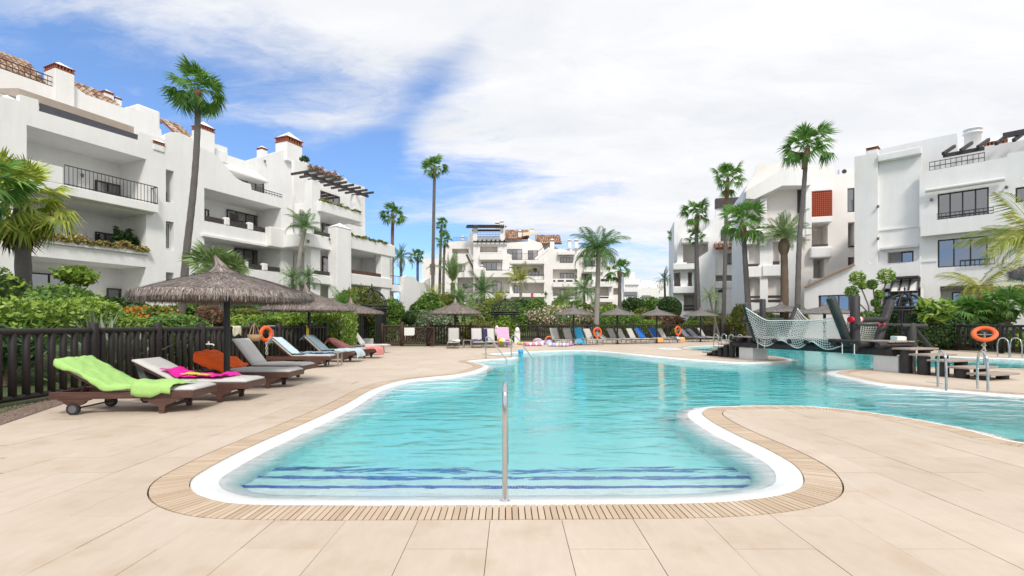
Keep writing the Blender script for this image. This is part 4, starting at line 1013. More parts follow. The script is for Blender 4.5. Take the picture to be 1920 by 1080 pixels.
# penthouse of the second bay, gable wall and chimney
L.poly('penthouse_wall', [(361, 255), (377, 262), (412, 272), (426, 277), (427, 291), (461, 302), (538, 279), (568, 294), (580, 311), (590, 420), (361, 420)], 3.2, .4)
L.window(zr(446, 494, 327, 372, 3.15), 3.14, 3)
m_ = zr(424, 498, 303, 318, 2.3)
mb = MB(); mb.add([(m_[0], 2.0, m_[2]), (m_[1], 2.0, m_[2]), (m_[1], 2.6, m_[3]-.1), (m_[0], 2.6, m_[3]-.1), (m_[1], 3.2, m_[3]+.25), (m_[0], 3.2, m_[3]+.25), (m_[0], 2.0, m_[2]-.1), (m_[1], 2.0, m_[2]-.1), (m_[0], 3.2, m_[2]-.1), (m_[1], 3.2, m_[2]-.1)], [(0,1,2,3),(3,2,4,5),(6,7,1,0),(6,8,9,7),(0,3,5,8,6),(1,7,9,4,2)]).build('awning', awn_w, L.root)
L.railing((L.s_(473, .1), L.s_(531, .1), L.z_(473, 357), L.z_(473, 347)), .15, .22, None, True)
L.chimney(538, 567, 264, 300, 2.9, 1.3); L.chimney(491, 502, 279, 300, 4.5, .6); L.box('parapet_block', zr(404, 426, 277, 300, 2.6), 2.6, 3.1, bevel=.08)
# third bay, standing forward with a pergola
FO = -2.6
top3 = [(549, 345), (571, 306), (585, 318), (600, 322), (690, 352), (690, 620), (549, 620)]
L.poly('wall', [(552, 300), (580, 311), (612, 318), (613, 325), (650, 335), (651, 342), (684, 350), (685, 446), (735, 458), (735, 640), (552, 640)], .4, .3, warm if False else stucco)
L.box('pillar', zr(584, 601, 336, 640, FO+.3), FO+.3, FO+1.0, bevel=.04); L.box('pillar', zr(666, 681, 365, 420, FO+.6), FO+.6, FO+1.1, bevel=.03)
zb = L.z_(602, 376, FO)
L.box('balcony', (L.s_(601, FO), L.s_(679, FO), L.z_(602, 396, FO), zb), FO, .38, bevel=.05)
L.shrub_row((L.s_(603, FO), L.s_(677, FO), zb, zb+.30), FO+.12, lf_y, 'planter_greenery', 900, .08, .08, 6)
L.window(zr(600, 636, 357, 392, .35), .33, 3, frame_r); L.window(zr(604, 640, 412, 446, .35), .33, 3, frame_r); L.window(zr(604, 640, 480, 518, .35), .33, 3, frame_r)
zb2 = L.z_(586, 438, FO)
L.box('balcony', (L.s_(573, FO), L.s_(634, FO), L.z_(586, 463, FO), zb2), FO, .38, bevel=.05); L.box('parapet_infill', (L.s_(592, FO), L.s_(630, FO), zb2+.05, zb2+.3), FO+.1, FO+.16, dkwood)
zb3 = L.z_(590, 514, FO); L.box('balcony', (L.s_(588, FO), L.s_(634, FO), L.z_(590, 531, FO), zb3), FO, .38, bevel=.05); L.box('parapet_infill', (L.s_(592, FO), L.s_(630, FO), zb3+.05, zb3+.3), FO+.1, FO+.16, dkwood)
pr_ = zr(632, 659, 424, 640, FO-.6); L.box('pillar', pr_, FO-.6, FO+.3, bevel=.05)
mx, my = (pr_[0]+pr_[1])/2, FO-.15
MB().add([(pr_[0]-.04, FO-.64, pr_[3]), (pr_[1]+.04, FO-.64, pr_[3]), (pr_[1]+.04, FO+.34, pr_[3]), (pr_[0]-.04, FO+.34, pr_[3]), (mx, my, pr_[3]+.42)], [(0,1,4),(1,2,4),(2,3,4),(3,0,4),(3,2,1,0)]).build('pillar_cap', stucco, L.root)
FR = FO-.2; r4 = (L.s_(658, FR), L.s_(741, FR), L.z_(658, 466, FR), L.z_(658, 441, FR)); L.box('roof_terrace_parapet', r4, FR, .39, bevel=.06)
L.shrub_row((r4[0], L.s_(727, FR), r4[3], r4[3]+.3), FR+.12, lf_y, 'planter_greenery', 1100, .09, .12, 8)
r5 = (L.s_(658, FR), L.s_(736, FR), L.z_(658, 533, FR), L.z_(658, 512, FR)); L.box('balcony', r5, FR, .39, bevel=.06); L.box('parapet_infill', (r5[0]+.3, L.s_(719, FR), r5[3]+.02, r5[3]+.3), FR+.15, FR+.2, frame_r)
for u_a, u_b in ((717, 733),): L.box('pillar', zr(u_a, u_b, 472, 640, FR), FR+.1, FR+.7, bevel=.04)
L.box('end_wall', (L.s_(733, FR), L.s_(751, FR), 2, L.z_(741, 478, FR)), FR+.9, .38); L.railing((L.s_(734, FR), L.s_(760, FR), L.z_(734, 532, FR), L.z_(734, 515, FR)), FR+.3, .2); L.box('terrace_slab', (L.s_(734, FR), L.s_(762, FR), L.z_(734, 545, FR), L.z_(734, 533, FR)), FR+.2, .38)
for v_ in (): pass
# pergola
zP = L.z_(600, 331, FO)
mb = MB(); mb.box(L.s_(571, FO+.7), L.s_(690, FO+.7), FO+.62, FO+.78, zP, zP+.2); mb.build('pergola_beam', dkwood, L.root)
for k in range(9):
    x = L.s_(575, FO+.7)+k*(L.s_(686, FO+.7)-L.s_(575, FO+.7))/8; MB().box(x-.06, x+.06, FO-.1, FO+2.2, zP+.202, zP+.36).build('pergola_rafter', dkwood, L.root)
L.shrub_row((L.s_(580, .2), L.s_(640, .2), L.z_(600, 322, .2), L.z_(600, 308, .2)), .2, pinkfl, 'roof_planting', 1200, .09, .1, 9)
L.shrub_row((L.s_(568, 1), L.s_(576, 1), L.z_(570, 300, 1), L.z_(570, 290, 1)), 1, lf_d, 'roof_plant', 80, .18, 0, 4)
for u_, v_, of in ((616, 449, FO), (576, 453, FO), (589, 449, .4), (702, 452, FR), (646, 522, FO)): L.lamp(u_, v_, of)
for u_, v_ in ((575, 356), (495, 303), (300, 230)): L.lamp(u_, v_, .4 if u_ > 500 else 3.2)
# garden walls at its far end
mb = L.poly('garden_wall', [(757, 519), (764, 517), (778, 520), (783, 528), (792, 530), (800, 523), (806, 521), (812, 640), (757, 640)], FR-.2, .4)
# ------------------------------------------------------------------ house in the middle distance
M = Block('apartment_building', 'white stepped apartment house facing the pool at the centre, far behind the gate', (0, 80), (1, 0))
def q(x, y): return (740+x/4, 390+y/4)
def mr(x0, x1, y0, y1, off=0.0): a = q(x0, y0); b_ = q(x1, y1); return M.rect(a[0], b_[0], a[1], b_[1], off)
def mp(pp): return [q(*p) for p in pp]
def mwall(outline, holes, off, dep=1.6, th=.3, mat=None):
    hs = [mr(*h, off) for h in holes]
    M.poly('wall', mp(outline), off, th, mat or cream_w, holes=hs)
    for h in hs: M.recess(h, off+th, off+dep, warm)
    return hs
BOT = 860
mwall([(345,860),(345,330),(360,300),(400,255),(545,246),(600,262),(600,860)], [(430,555,305,342),(470,600,520,640)], 3.0)
mwall([(590,860),(590,262),(600,245),(840,245),(842,340),(880,352),(880,860)], [(640,772,285,332),(600,862,520,640),(600,862,680,760)], 0)
mwall([(868,860),(868,388),(1125,392),(1125,860)], [(890,1120,425,512),(890,1120,560,640),(890,1120,690,760)], .6)
mwall([(842,420),(842,262),(1000,250),(1000,225),(1060,250),(1100,262),(1130,330),(1130,420)], [], 2.4)
mwall([(1120,860),(1120,345),(1150,320),(1165,300),(1185,312),(1185,860)], [], 0)
mwall([(1185,860),(1185,312),(1240,305),(1290,318),(1350,345),(1380,350),(1380,860)], [(1186,1370,458,530),(1186,1370,598,662),(1186,1370,715,770)], .3)
mwall([(1380,860),(1380,330),(1440,300),(1590,330),(1590,440),(1500,450),(1500,860)], [(1400,1500,490,540)], 1.2)
mwall([(1480,860),(1480,440),(1580,440),(1600,520),(1700,530),(1730,860)], [(1490,1610,590,660),(1640,1690,600,650),(1545,1610,530,550),(1490,1610,715,770)], .8)
mwall([(205,860),(205,385),(230,378),(320,380),(345,360),(345,860)], [(262,305,420,505)], 4)
M.poly('tower_wall', mp([(545,262),(560,190),(600,185),(600,215),(800,215),(822,225),(930,240),(1130,250),(1240,310),(1440,300),(1440,420),(545,420)]), 5, .4)
for w in ((648,805,408,470,0,4),(1240,1338,372,408,.3,4),(1425,1502,393,440,1.2,3)): M.window(mr(*w[:4], w[4]-.03), w[4]-.03, w[5], frame_r)
for w in ((470,528,418,475,2.95,2),(845,955,308,390,2.35,3),(1000,1074,318,392,2.35,2)): M.window(mr(*w[:4], w[4]), w[4], w[5], frame_r)
for w in ((735,800,555,640,1.55,2),(510,545,570,602,4.5,1),(895,945,448,512,2.15,2),(1000,1080,478,530,2.15,3),(895,945,585,640,2.15,2),(1240,1340,490,550,1.85,4),(1240,1335,612,670,1.85,3),(1425,1500,492,540,2.75,3),(1500,1530,615,660,2.35,1)): M.window(mr(*w[:4], w[4]), w[4]-.02, w[5], frame_r)
M.box('shutter', mr(640,772,288,332,1.5), 1.45, 1.55, warm); M.box('shutter', mr(430,555,308,342,4.5), 4.45, 4.55, warm)
# balconies and parapets
for r, o0, o1 in (((635,812,340,388),-.9,-.002),((522,592,468,520),1.2,2.998),((680,892,470,518),-1.0,-.002),((592,682,450,520),-.8,-.002),((868,1126,390,418),-.5,.598),((868,1126,538,560),-.6,.598),((868,1126,640,668),-.6,.598),((1184,1382,560,592),-.5,.298),((1184,1382,690,716),-.5,.298),((1420,1570,440,480),.2,1.198),((1480,1640,555,590),0,.798),((1480,1640,680,706),0,.798),((560,870,640,680),-.9,-.002),((1225,1355,322,350),-.6,.298)):
    M.box('balcony', mr(*r, o0), o0, o1, cream_w, bevel=.05)
for r, o in (((640,806,322,342),-.85),((880,1050,340,392),-.4),((1000,1120,498,538),-.5),((690,860,462,472),-.9)): M.railing(mr(*r, o), o, .22, None, False, .03)
for r, o in (((1190,1370,540,552),.2),((1190,1370,672,680),.2),((1425,1546,432,440),.3),((1545,1606,540,552),.0),((1500,1605,665,678),0)): M.box('parapet_rail', mr(*r, o), o, o+.06, dkwood)
for x0, x1 in ((1205,1222),(1270,1285),(1335,1350)):
    for y in (535, 664): M.box('parapet_pier', mr(x0, x1, y, y+26, -.52), -.52, -.2, bevel=.05)
# pergolas, pillars and chimneys
for r in ((585,620,125,245),(790,826,128,245)): M.box('pillar', mr(*r, 1.0), 1.0, 1.7)
pg = mr(535,822,118,150,.3); M.box('pergola_beam', (pg[0], pg[1], pg[2], pg[2]+.35), .3, .5, dkwood); M.box('pergola_beam', (pg[0]+.6, pg[1]-.2, pg[2]+.4, pg[2]+.75), 5.2, 5.4, dkwood)
for k in range(22):
    x = pg[0]+.2+k*(pg[1]-pg[0]-.4)/21; MB().bar((x, .1, pg[2]+.45), (x+.5, 5.6, pg[2]+1.25), .14, .16).build('pergola_rafter', dkwood, M.root)
pg = mr(590,845,246,258,-.6); M.box('pergola_beam', pg, -.6, -.4, dkwood)
for k in range(7): x = pg[0]+.8+k*(pg[1]-pg[0]-1.2)/6; MB().bar((x, -1.0, pg[3]+.05), (x-.3, 1.6, pg[3]+.3), .16, .22).build('pergola_rafter', dkwood, M.root)
pg = mr(1385,1590,358,368,.2); M.box('pergola_beam', pg, .2, .35, dkwood)
for k in range(6): x = pg[0]+.6+k*(pg[1]-pg[0]-1.2)/5; MB().bar((x, -.3, pg[3]+.05), (x-.3, 1.8, pg[3]+.25), .14, .2).build('pergola_rafter', dkwood, M.root)
M.railing(mr(440,545,218,246,3.1), 3.1, .25, None, True, .03); M.railing(mr(620,790,180,216,1.2), 1.2, .25, None, True, .03)
for c_ in ((925,955,182,240,4.2),(790,816,108,150,4),(1010,1022,165,190,6),(1022,1042,160,190,6.2),(1165,1198,250,330,1.5),(1300,1325,250,300,4),(1350,1378,250,300,4),(640,666,440,470,-.5),(860,890,450,470,-.6),(498,520,222,246,5),(755,785,118,150,5)):
    a = q(c_[0], c_[2]); b_ = q(c_[1], c_[3]); M.chimney(a[0], b_[0], a[1], b_[1], c_[4])
def mroof(x0, x1, yb, yt, off, run):
    a = q(x0, yb); r = M.rect(a[0], q(x1, 0)[0], q(0, yt)[1], a[1], off); z0, z1 = r[2], r[3]; rise = (z1-z0)+run*(z0-CH)/80+.2
    M.tiles(r[0], r[1], off, z0, off+run, z0+rise, .3, .5)
mroof(825,1010,232,172,3.5,3.5); mroof(1060,1255,268,210,3.0,3.5)
sl_ = M.hit(*q(960,180), 4); 
h0, h1, h2, h3 = (M.hit(*q(*p), o_) for p, o_ in (((960,182),5),((1095,180),3),((1080,190),2),((960,210),3)))
def lc(B, h): d_ = h.to_2d()-B.o; return (d_.dot(B.d), d_.dot(B.n), h.z)
MB().add([lc(M, h) for h in (h0, h1, h2, h3)]+[(lambda p: (p[0], p[1], p[2]-.05))(lc(M, h)) for h in (h0, h1, h2, h3)], [(0,1,2,3),(7,6,5,4),(0,4,5,1),(1,5,6,2),(2,6,7,3),(3,7,4,0)]).build('shade_sail', plain('beige_sail', (.62,.50,.33), .8), M.root)
# outside stairs
for (xa, ya, xb, yb) in ((540,350,600,475),(1055,385,1160,300)):
    a = lc(M, M.hit(*q(xa, ya), .5)); b_ = lc(M, M.hit(*q(xb, yb), .5)); MB().bar(a, b_, .9, .35).build('stair_flight', frame_r if xa < 600 else stucco, M.root)
    MB().bar((a[0], a[1]-.4, a[2]+.9), (b_[0], b_[1]-.4, b_[2]+.9), .06, .08).build('stair_rail', iron, M.root)
M.box('body', (M.s_(q(345,0)[0]), M.s_(q(1730,0)[0]), 1, M.z_(q(600,0)[0], q(0,420)[1], 5)), 6, 16)
M.box('low_wall', mr(700,890,640,668,-2), -2, -1.7)
laundry = plain('red_laundry', (.6,.08,.14), .9)
M.box('hanging_towel', mr(1022,1040,638,668,-.66), -.66, -.62, laundry)
# ------------------------------------------------------------------ far stepped terraces
T = Block('terraced_house', 'distant white stepped terrace block between the central and right hand houses', (0, 150), (1, 0), group='white apartment houses round the pool')
def tq(x, y): return (1060+x/4, 390+y/4)
for i, (x0, x1, y0, y1, o) in enumerate(((440,520,480,620,0),(440,560,530,660,-2),(560,800,555,660,6),(640,800,590,700,2),(440,700,600,720,-4),(570,650,545,600,7),(700,800,575,640,5))):
    a = tq(x0, y0); b_ = tq(x1, y1); r = T.rect(a[0], b_[0], a[1], b_[1], o); T.box('terrace_tier', (r[0], r[1], 0, r[3]), o, o+8)
for x0, x1, y0, y1, o in ((450,550,575,585,-2.4),(445,540,628,655,-4.4),(575,640,655,672,-4.4),(600,640,605,612,5.6),(670,710,618,632,1.6),(700,760,665,690,1.6),(580,630,600,610,5.6)):
    a = tq(x0, y0); b_ = tq(x1, y1); T.box('window', T.rect(a[0], b_[0], a[1], b_[1], o), o-.05, o+.3, glass)
# ------------------------------------------------------------------ house on the right, near part
dR = Vector((.70, -.714)); RB = Block('apartment_building', 'white apartment house with wide blue glazed windows at the right edge', (26.45, 31.0), dR)
def rr_(u0, u1, vt, vb, off=0.0): return RB.rect(u0, u1, vt, vb, off)
RB.poly('wall', [(1724,323.5),(1889,294.5),(1890,288),(2010,266),(2010,640),(1724,640)], 0, .35, holes=[rr_(1758,1854,364,412), rr_(1758,1852,450,502), rr_(1763,1862,537,600), rr_(1904,1990,352,380)])
for w, n_ in ((rr_(1758,1854,364,412), 4), (rr_(1758,1852,450,502), 3), (rr_(1904,1990,352,380), 3)): RB.window(w, .2, n_)
RB.recess(rr_(1763,1862,537,600), .35, 1.6); RB.window(rr_(1785,1862,548,600,1.55), 1.54, 3, frame_r)
RB.box('blind_box', rr_(1763,1862,537,545), -.02, .3, dkwood); RB.box('blind_box', rr_(1902,1990,534,542), -.05, -.002, dkwood)
zt_, zm_, zb_ = RB.z_(1726,399,-.6), RB.z_(1756,413,-.6), RB.z_(1728,443,-.6)
RB.poly('balcony', [(RB.s_(1726,-.6), zb_), (RB.s_(1726,-.6), zt_), (RB.s_(1756,-.6), zt_), (RB.s_(1757,-.6), zm_), (RB.s_(1863,-.6), zm_), (RB.s_(1864,-.6), zt_+.05), (RB.s_(1899,-.6), zt_+.05), (RB.s_(1899,-.6), zb_)], -.6, .2, local=True)
RB.box('balcony_floor', (RB.s_(1726,-.6), RB.s_(1899,-.6), zb_+.003, zm_-.15), -.4, -.002)
RB.railing((RB.s_(1757,-.5), RB.s_(1863,-.5), zm_, zm_+.42), -.5, .2, None, True, .025)
RB.railing((RB.s_(1800,-.1), RB.s_(1865,-.1), RB.z_(1790,501,-.1), RB.z_(1790,501,-.1)+.42), -.1, .2, None, False, .025)
RB.box('moulding', (RB.s_(1726), RB.s_(1757), RB.z_(1728,492), RB.z_(1728,489)), -.06, -.002)
a = lc(RB, RB.hit(1735,358,-.25)); b_ = lc(RB, RB.hit(1884,335,-.25)); MB().tube([a, (b_[0], b_[1], a[2])], .13, 12).build('awning_roll', awn_w, RB.root, fixn=False)
RB.lamp(1747, 375, -.02)
for u_ in (1860, 1887): RB.lamp(u_, 352 if u_ > 1870 else 470, -.02)
zr_ = RB.z_(1743, 320)
RB.railing((RB.s_(1743,.3), RB.s_(1846,.3), zr_, zr_+.62), .3, .25, None, True, .03)
zp = zr_+.85
RB.box('pergola_beam', (RB.s_(1768,.6), RB.s_(1846,.6), zp, zp+.22), .6, .75, dkwood); RB.box('pergola_beam', (RB.s_(1880,.6), RB.s_(2000,.6), zp+.5, zp+.8), .6, .8, dkwood)
for u_ in (1773, 1806, 1838, 1872, 1905, 1935): x = RB.s_(u_,.6); MB().bar((x-.1, .3, zp+.15), (x+.35, 2.0, zp+.95), .14, .2).build('pergola_rafter', dkwood, RB.root)
RB.poly('roof_wall', [(1647,281),(1747,259),(1795,249.5),(1796,283),(1860,272),(1920,262),(2010,250),(2010,330),(1647,345)], 2.4, .4)
h = RB.rect(1813, 1834, 253, 300, 3.4); mb = MB(); mb.lathe([(.42, h[2]), (.42, h[3]), (.50, h[3]+.03), (.50, h[3]+.12), (.40, h[3]+.13), (.40, h[3]+.28), (.50, h[3]+.29), (.48, h[3]+.36), (0, h[3]+.40)], 18, ((h[0]+h[1])/2, 3.6, 0)); mb.build('round_chimney', stucco, RB.root, fixn=False)
RB.chimney(1846, 1888, 276, 290, 2.9, 1.2); RB.chimney(1624, 1646, 283, 300, 3.2, 1.2)
# flat middle part with buttress
RB.poly('wall', [(1646,300),(1728,286),(1728,640),(1646,640)], .5, .4, holes=[RB.rect(1664,1713,473,494,.5)])
RB.recess(RB.rect(1664,1713,473,494,.5), .9, 1.8); RB.window(RB.rect(1690,1713,473,494,.85), .86, 1, frame_m)
mo = RB.rect(1646,1728,291,304,.2); RB.box('cornice', mo, .1, .498, bevel=.05)
mo = RB.rect(1649,1723,464,469,.1); RB.box('awning_roll', mo, .1, .498, awn_w, bevel=.04)
RB.box('moulding', RB.rect(1649,1725,430,433,.4), .42, .498)
RB.poly('buttress', [(1602,294),(1646,286),(1646,640),(1602,640)], .25, .8)
RB.lamp(1647, 448, .25); RB.lamp(1647, 388, .25)
RB.box('body', (RB.s_(1602,3), RB.s_(2010,3), .3, RB.z_(1728,330)), 3, 14)
# low garage wing in front
GO = -2.2
RB.poly('garage_wall', [(1508,541),(1520,534),(1560,516),(1602,497),(1604,492),(1628,490),(1634,495),(1643,498),(1664,497),(1700,493),(1720,489),(1726,480),(1728,640),(1508,640)], GO, .3, holes=[RB.rect(1534,1611,554,584,GO), RB.rect(1654,1726,541,600,GO)])
RB.recess(RB.rect(1654,1726,541,600,GO), GO+.3, -.6); RB.window(RB.rect(1534,1611,554,584,GO), GO+.2, 4, frame_r); RB.window(RB.rect(1654,1726,545,610,GO+.6), GO+.62, 4, frame_r, .12)
a = RB.rect(1674,1725,521,543,GO); RB.box('canopy_frame', (a[0], a[1], a[3]-.12, a[3]), GO-.9, GO-.002, dkwood)
for k in range(4): x = a[0]+(a[1]-a[0])*k/3; MB().bar((x, GO-.02, a[3]-.1), (x, GO-1.0, a[2]-.1), .08, .1).build('canopy_rafter', dkwood, RB.root)
MB().add([(a[0], GO-.05, a[3]-.2), (a[1], GO-.05, a[3]-.2), (a[1], GO-1.0, a[2]-.16), (a[0], GO-1.0, a[2]-.16)], [(0,1,2,3)]).build('canopy_cloth', awn_w, RB.root)
for (u_a, v_a, u_b, v_b) in ((1508,541,1560,516),(1560,516,1603,497)):
    p_, r_ = lc(RB, RB.hit(u_a, v_a, GO)), lc(RB, RB.hit(u_b, v_b, GO)); MB().bar((p_[0], GO+.1, p_[2]+.05), (r_[0], GO+.1, r_[2]+.05), .7, .10).build('tile_edge', tilem, RB.root)
ac = RB.rect(1684,1714,268,284,4.5)
# ------------------------------------------------------------------ house on the right, middle part with red lattice
C3 = Block('apartment_building', 'warm white apartment house with a red brick lattice screen behind the tall palm', (G(1540, 640).x, 42), (.96, -.28)); C3.root.location.x = 580*42/F; C3.o = Vector((580*42/F, 42))
def c3(u0, u1, vt, vb, off=0.0): return C3.rect(u0, u1, vt, vb, off)
H_ = [c3(1522,1552,421,462,.6), c3(1525,1546,485,525,.6), c3(1589,1603,353,398,.6), c3(1590,1603,417,464,.6), c3(1590,1603,482,520,.6)]
C3.poly('wall', [(1396,357),(1411,331),(1421,308),(1431,303),(1438,307),(1458,307),(1469,302),(1470,313),(1500,311),(1564,309),(1565,328),(1603,324),(1640,322),(1640,640),(1396,640)], .6, .35, warm, holes=H_)
for h in H_[:2]+H_[3:]: C3.recess(h, .95, 2.4, warm)
C3.window(H_[2], .75, 1)
for h in (H_[0], H_[3]): C3.box('parapet_rail', (h[0], h[1], h[2], h[2]+.14), .5, .56, dkwood)
# canopy and terrace on the upper left
C3.poly('canopy', [(1399,372),(1415,373),(1467,348),(1521,347),(1522,318),(1467,316),(1399,358)], -1.0, 1.55)
pr3 = (C3.s_(1430,.55), C3.s_(1520,.55), C3.z_(1440,452,.5), C3.z_(1460,350,.5)); MB().box(pr3[0], pr3[1], .52, .585, pr3[2], pr3[3]).build('terrace_back_wall', warm, C3.root)
for u_a, u_b, v0, v1 in ((1425,1438,372,460),(1511,1522,350,440)): C3.box('pillar', c3(u_a, u_b, v0, v1, -.4), -.4, .2)
C3.box('doorway', c3(1495,1503,355,400,.5), .45, .515, frame_m)
g4 = c3(1417,1466,429,447,-.9); C3.box('balcony', g4, -.9, .598, bevel=.1); C3.shrub_row((g4[0], g4[1], g4[3], g4[3]+.35), -.6, lf_l, 'planter_greenery', 700, .1, .06, 11)
C3.box('balcony', c3(1398,1420,442,458,-.5), -.5, .598); C3.box('parapet_rail', c3(1398,1418,434,440,-.5), -.5, -.4, dkwood); C3.box('balcony', c3(1466,1512,430,446,-.3), -.3, .598)
# lower storeys on the left
C3.poly('front_wall', [(1398,470),(1425,462),(1437,447),(1500,447),(1500,640),(1398,640)], 0, .3, holes=[c3(1404,1425,458,498), c3(1449,1462,453,497), c3(1405,1425,522,568), c3(1440,1467,520,568), c3(1405,1425,590,640), c3(1440,1467,590,640)])
for h in ((1404,1425,458,498),(1449,1462,453,497),(1405,1425,522,568),(1440,1467,520,568)): C3.recess(c3(*h), .3, 2.0, warm)
for h in ((1405,1425,555,559),(1405,1425,562,567),(1440,1467,554,559),(1440,1467,562,567),(1402,1422,495,501),(1449,1462,490,497)): C3.box('parapet_rail', c3(*h), -.02, .05, dkwood)
C3.box('balcony', c3(1398,1428,500,520,-.5), -.5, -.002, bevel=.06); C3.box('balcony', c3(1430,1468,497,518,-.25), -.25, -.002, bevel=.06)
for i in range(2):
    for j in range(5): a = C3.s_(1485+i*5, .58); z = C3.z_(1485, 483+j*6, .58); MB().box(a, a+.13, .56, .598, z-.16, z).build('vent_hole', dkwood, C3.root)
# rounded stair balconies
for vt, vb in ((463,484),(522,540)): C3.box('stair_balcony', c3(1520,1562,vt,vb,0), 0, .598, bevel=.12)
C3.box('lattice_sill', c3(1518,1561,407,418,0), 0, .598, bevel=.05); C3.box('lattice_head', c3(1518,1561,351,359,0), 0, .598, bevel=.05)
lr = c3(1521,1560,359.5,406.5,0.05); lat = MB(); nx_, ny_ = 11, 13
for i in range(nx_+1): x = lr[0]+(lr[1]-lr[0])*i/nx_; lat.box(x-.03, x+.03, .08, .2, lr[2], lr[3])
for j in range(ny_+1): z = lr[2]+(lr[3]-lr[2])*j/ny_; lat.box(lr[0], lr[1], .082, .198, z-.025, z+.025)
for i in range(6):
    y = .2+i*.08
    for x in (lr[0], lr[1]): lat.box(x-.03, x+.03, y-.02, y+.02, lr[2], lr[3])
for j in range(ny_+1): z = lr[2]+(lr[3]-lr[2])*j/ny_; lat.box(lr[0]-.03, lr[0]+.03, .2, .6, z-.025, z+.025)
lat.build('brick_lattice', plain('lattice_red', (.42, .085, .04), .8, .15, 9), C3.root)
MB().box(lr[0]+.05, lr[1]-.05, .3, .34, lr[2], lr[3]).build('lattice_backing', plain('lattice_dark', (.07, .02, .014), .9), C3.root)
au = c3(1574,1600,317,327,2); acu = C3.box('air_conditioner', au, 2, 2.5, sgn); MB().tube([((au[0]*.65+au[1]*.35), 1.97, (au[2]+au[3])/2), ((au[0]*.65+au[1]*.35), 2.0, (au[2]+au[3])/2)], (au[3]-au[2])*.38, 16).build('fan_grille', iron, acu, fixn=False)
C3.box('body', (C3.s_(1400,3), C3.s_(1640,3), .3, C3.z_(1580,335,3)), 3, 12)
# ------------------------------------------------------------------ house on the right, far part
D4 = Block('apartment_building', 'white apartment house with round roof shoulders, farthest back on the right side', (370*58/F, 58), (.97, -.24))
def d4(u0, u1, vt, vb, off=0.0): return D4.rect(u0, u1, vt, vb, off)
D4.poly('wall', [(1270,437),(1277,413),(1289,409),(1293,414),(1305,414),(1306,441),(1320,432),(1330,422),(1341,410),(1343,391),(1360,388),(1400,380),(1400,640),(1262,640),(1262,500),(1270,490)], .4, .35, holes=[d4(1264,1276,511,538,.4), d4(1290,1298,510,537,.4), d4(1282,1303,552,582,.4), d4(1342,1387,516,527,.4), d4(1281,1328,455,492,.4), d4(1367,1384,562,600,.4)])
for h in ((1264,1276,511,538,.4),(1290,1298,510,537,.4),(1282,1303,552,582,.4),(1342,1387,516,527,.4),(1281,1328,455,492,.4),(1367,1384,562,600,.4)): D4.recess(d4(*h), .75, 2.4, warm)
for h in ((1352,1385,431,451),(1360,1388,476,496)): D4.window(d4(*h, .35), .35, 4, frame_r)
for h in ((1264,1276,533,538),(1290,1298,533,537),(1282,1303,572,576),(1282,1303,578,582),(1340,1360,544,548)): D4.box('parapet_rail', d4(*h, .3), .3, .38, dkwood)
D4.box('canopy', d4(1278,1330,444,456,-.8), -.8, .398, bevel=.1); D4.box('balcony', d4(1262,1305,494,506,-.6), -.6, .398, bevel=.1); D4.box('balcony', d4(1262,1305,537,550,-.4), -.4, .398, bevel=.08); D4.box('balcony', d4(1342,1390,530,540,-.4), -.4, .398)
D4.box('parapet_rail', d4(1288,1302,492,495,-.6), -.58, -.5, dkwood)
tr = d4(1341,1388,455,467,-.6); D4.tiles(tr[0], tr[1], -.7, tr[2], .4, tr[3]+.1, .4, .6)
D4.box('roof_edge', d4(1342,1400,372,390,.2), .2, 1.0, dkwood)
for i in range(4):
    for j in range(5): a = D4.s_(1312+i*3.2, .38); z = D4.z_(1312, 529+j*3.6, .38); MB().box(a, a+.12, .36, .398, z-.15, z).build('vent_hole', dkwood, D4.root)
D4.poly('gable', [(1305,490),(1311,482),(1328,471),(1341,480),(1341,640),(1305,640)], -.2, .4)
D4.poly('porch', [(1360,535),(1366,531),(1387,533),(1388,640),(1360,640)], -.3, .5)
D4.box('body', (D4.s_(1264,3), D4.s_(1400,3), .3, D4.z_(1350,410,3)), 3, 12)

# potted greenery on balconies
for r_, y_, m_, n_ in (((1325,1370,500,560), 1.0, lf_g, 160), ((1040,1066,445,470), 1.2, lf_d, 90), ((1095,1145,625,650), -.4, lf_g, 160), ((760,860,612,645), -.5, lf_g, 260), ((540,600,640,655), -.5, lf_o, 150), ((1490,1530,560,580), .2, lf_g, 90)):
    a_ = mr(*r_, y_); M.shrub_row(a_, y_, m_, 'balcony_plant', n_, .14, .05, n_)
for u_a, u_b, vt_, vb_, of_ in ((150,172,362,378,1.2),(206,232,372,390,1.2),(436,452,412,424,1.2)):
    a_ = L.rect(u_a, u_b, vt_, vb_, of_); z0_ = a_[2]
    ch_ = MB(); ch_.box(a_[0], a_[1], of_-.25, of_+.3, z0_+.38, z0_+.45); ch_.box(a_[0], a_[1], of_+.26, of_+.32, z0_+.45, z0_+.95)
    for x_ in (a_[0]+.03, a_[1]-.03):
        for y_ in (of_-.22, of_+.27): ch_.box(x_-.025, x_+.025, y_-.025, y_+.025, z0_, z0_+.38)
    ch_.build('terrace_chair', wcl if u_a < 160 else dkwood, L.root)
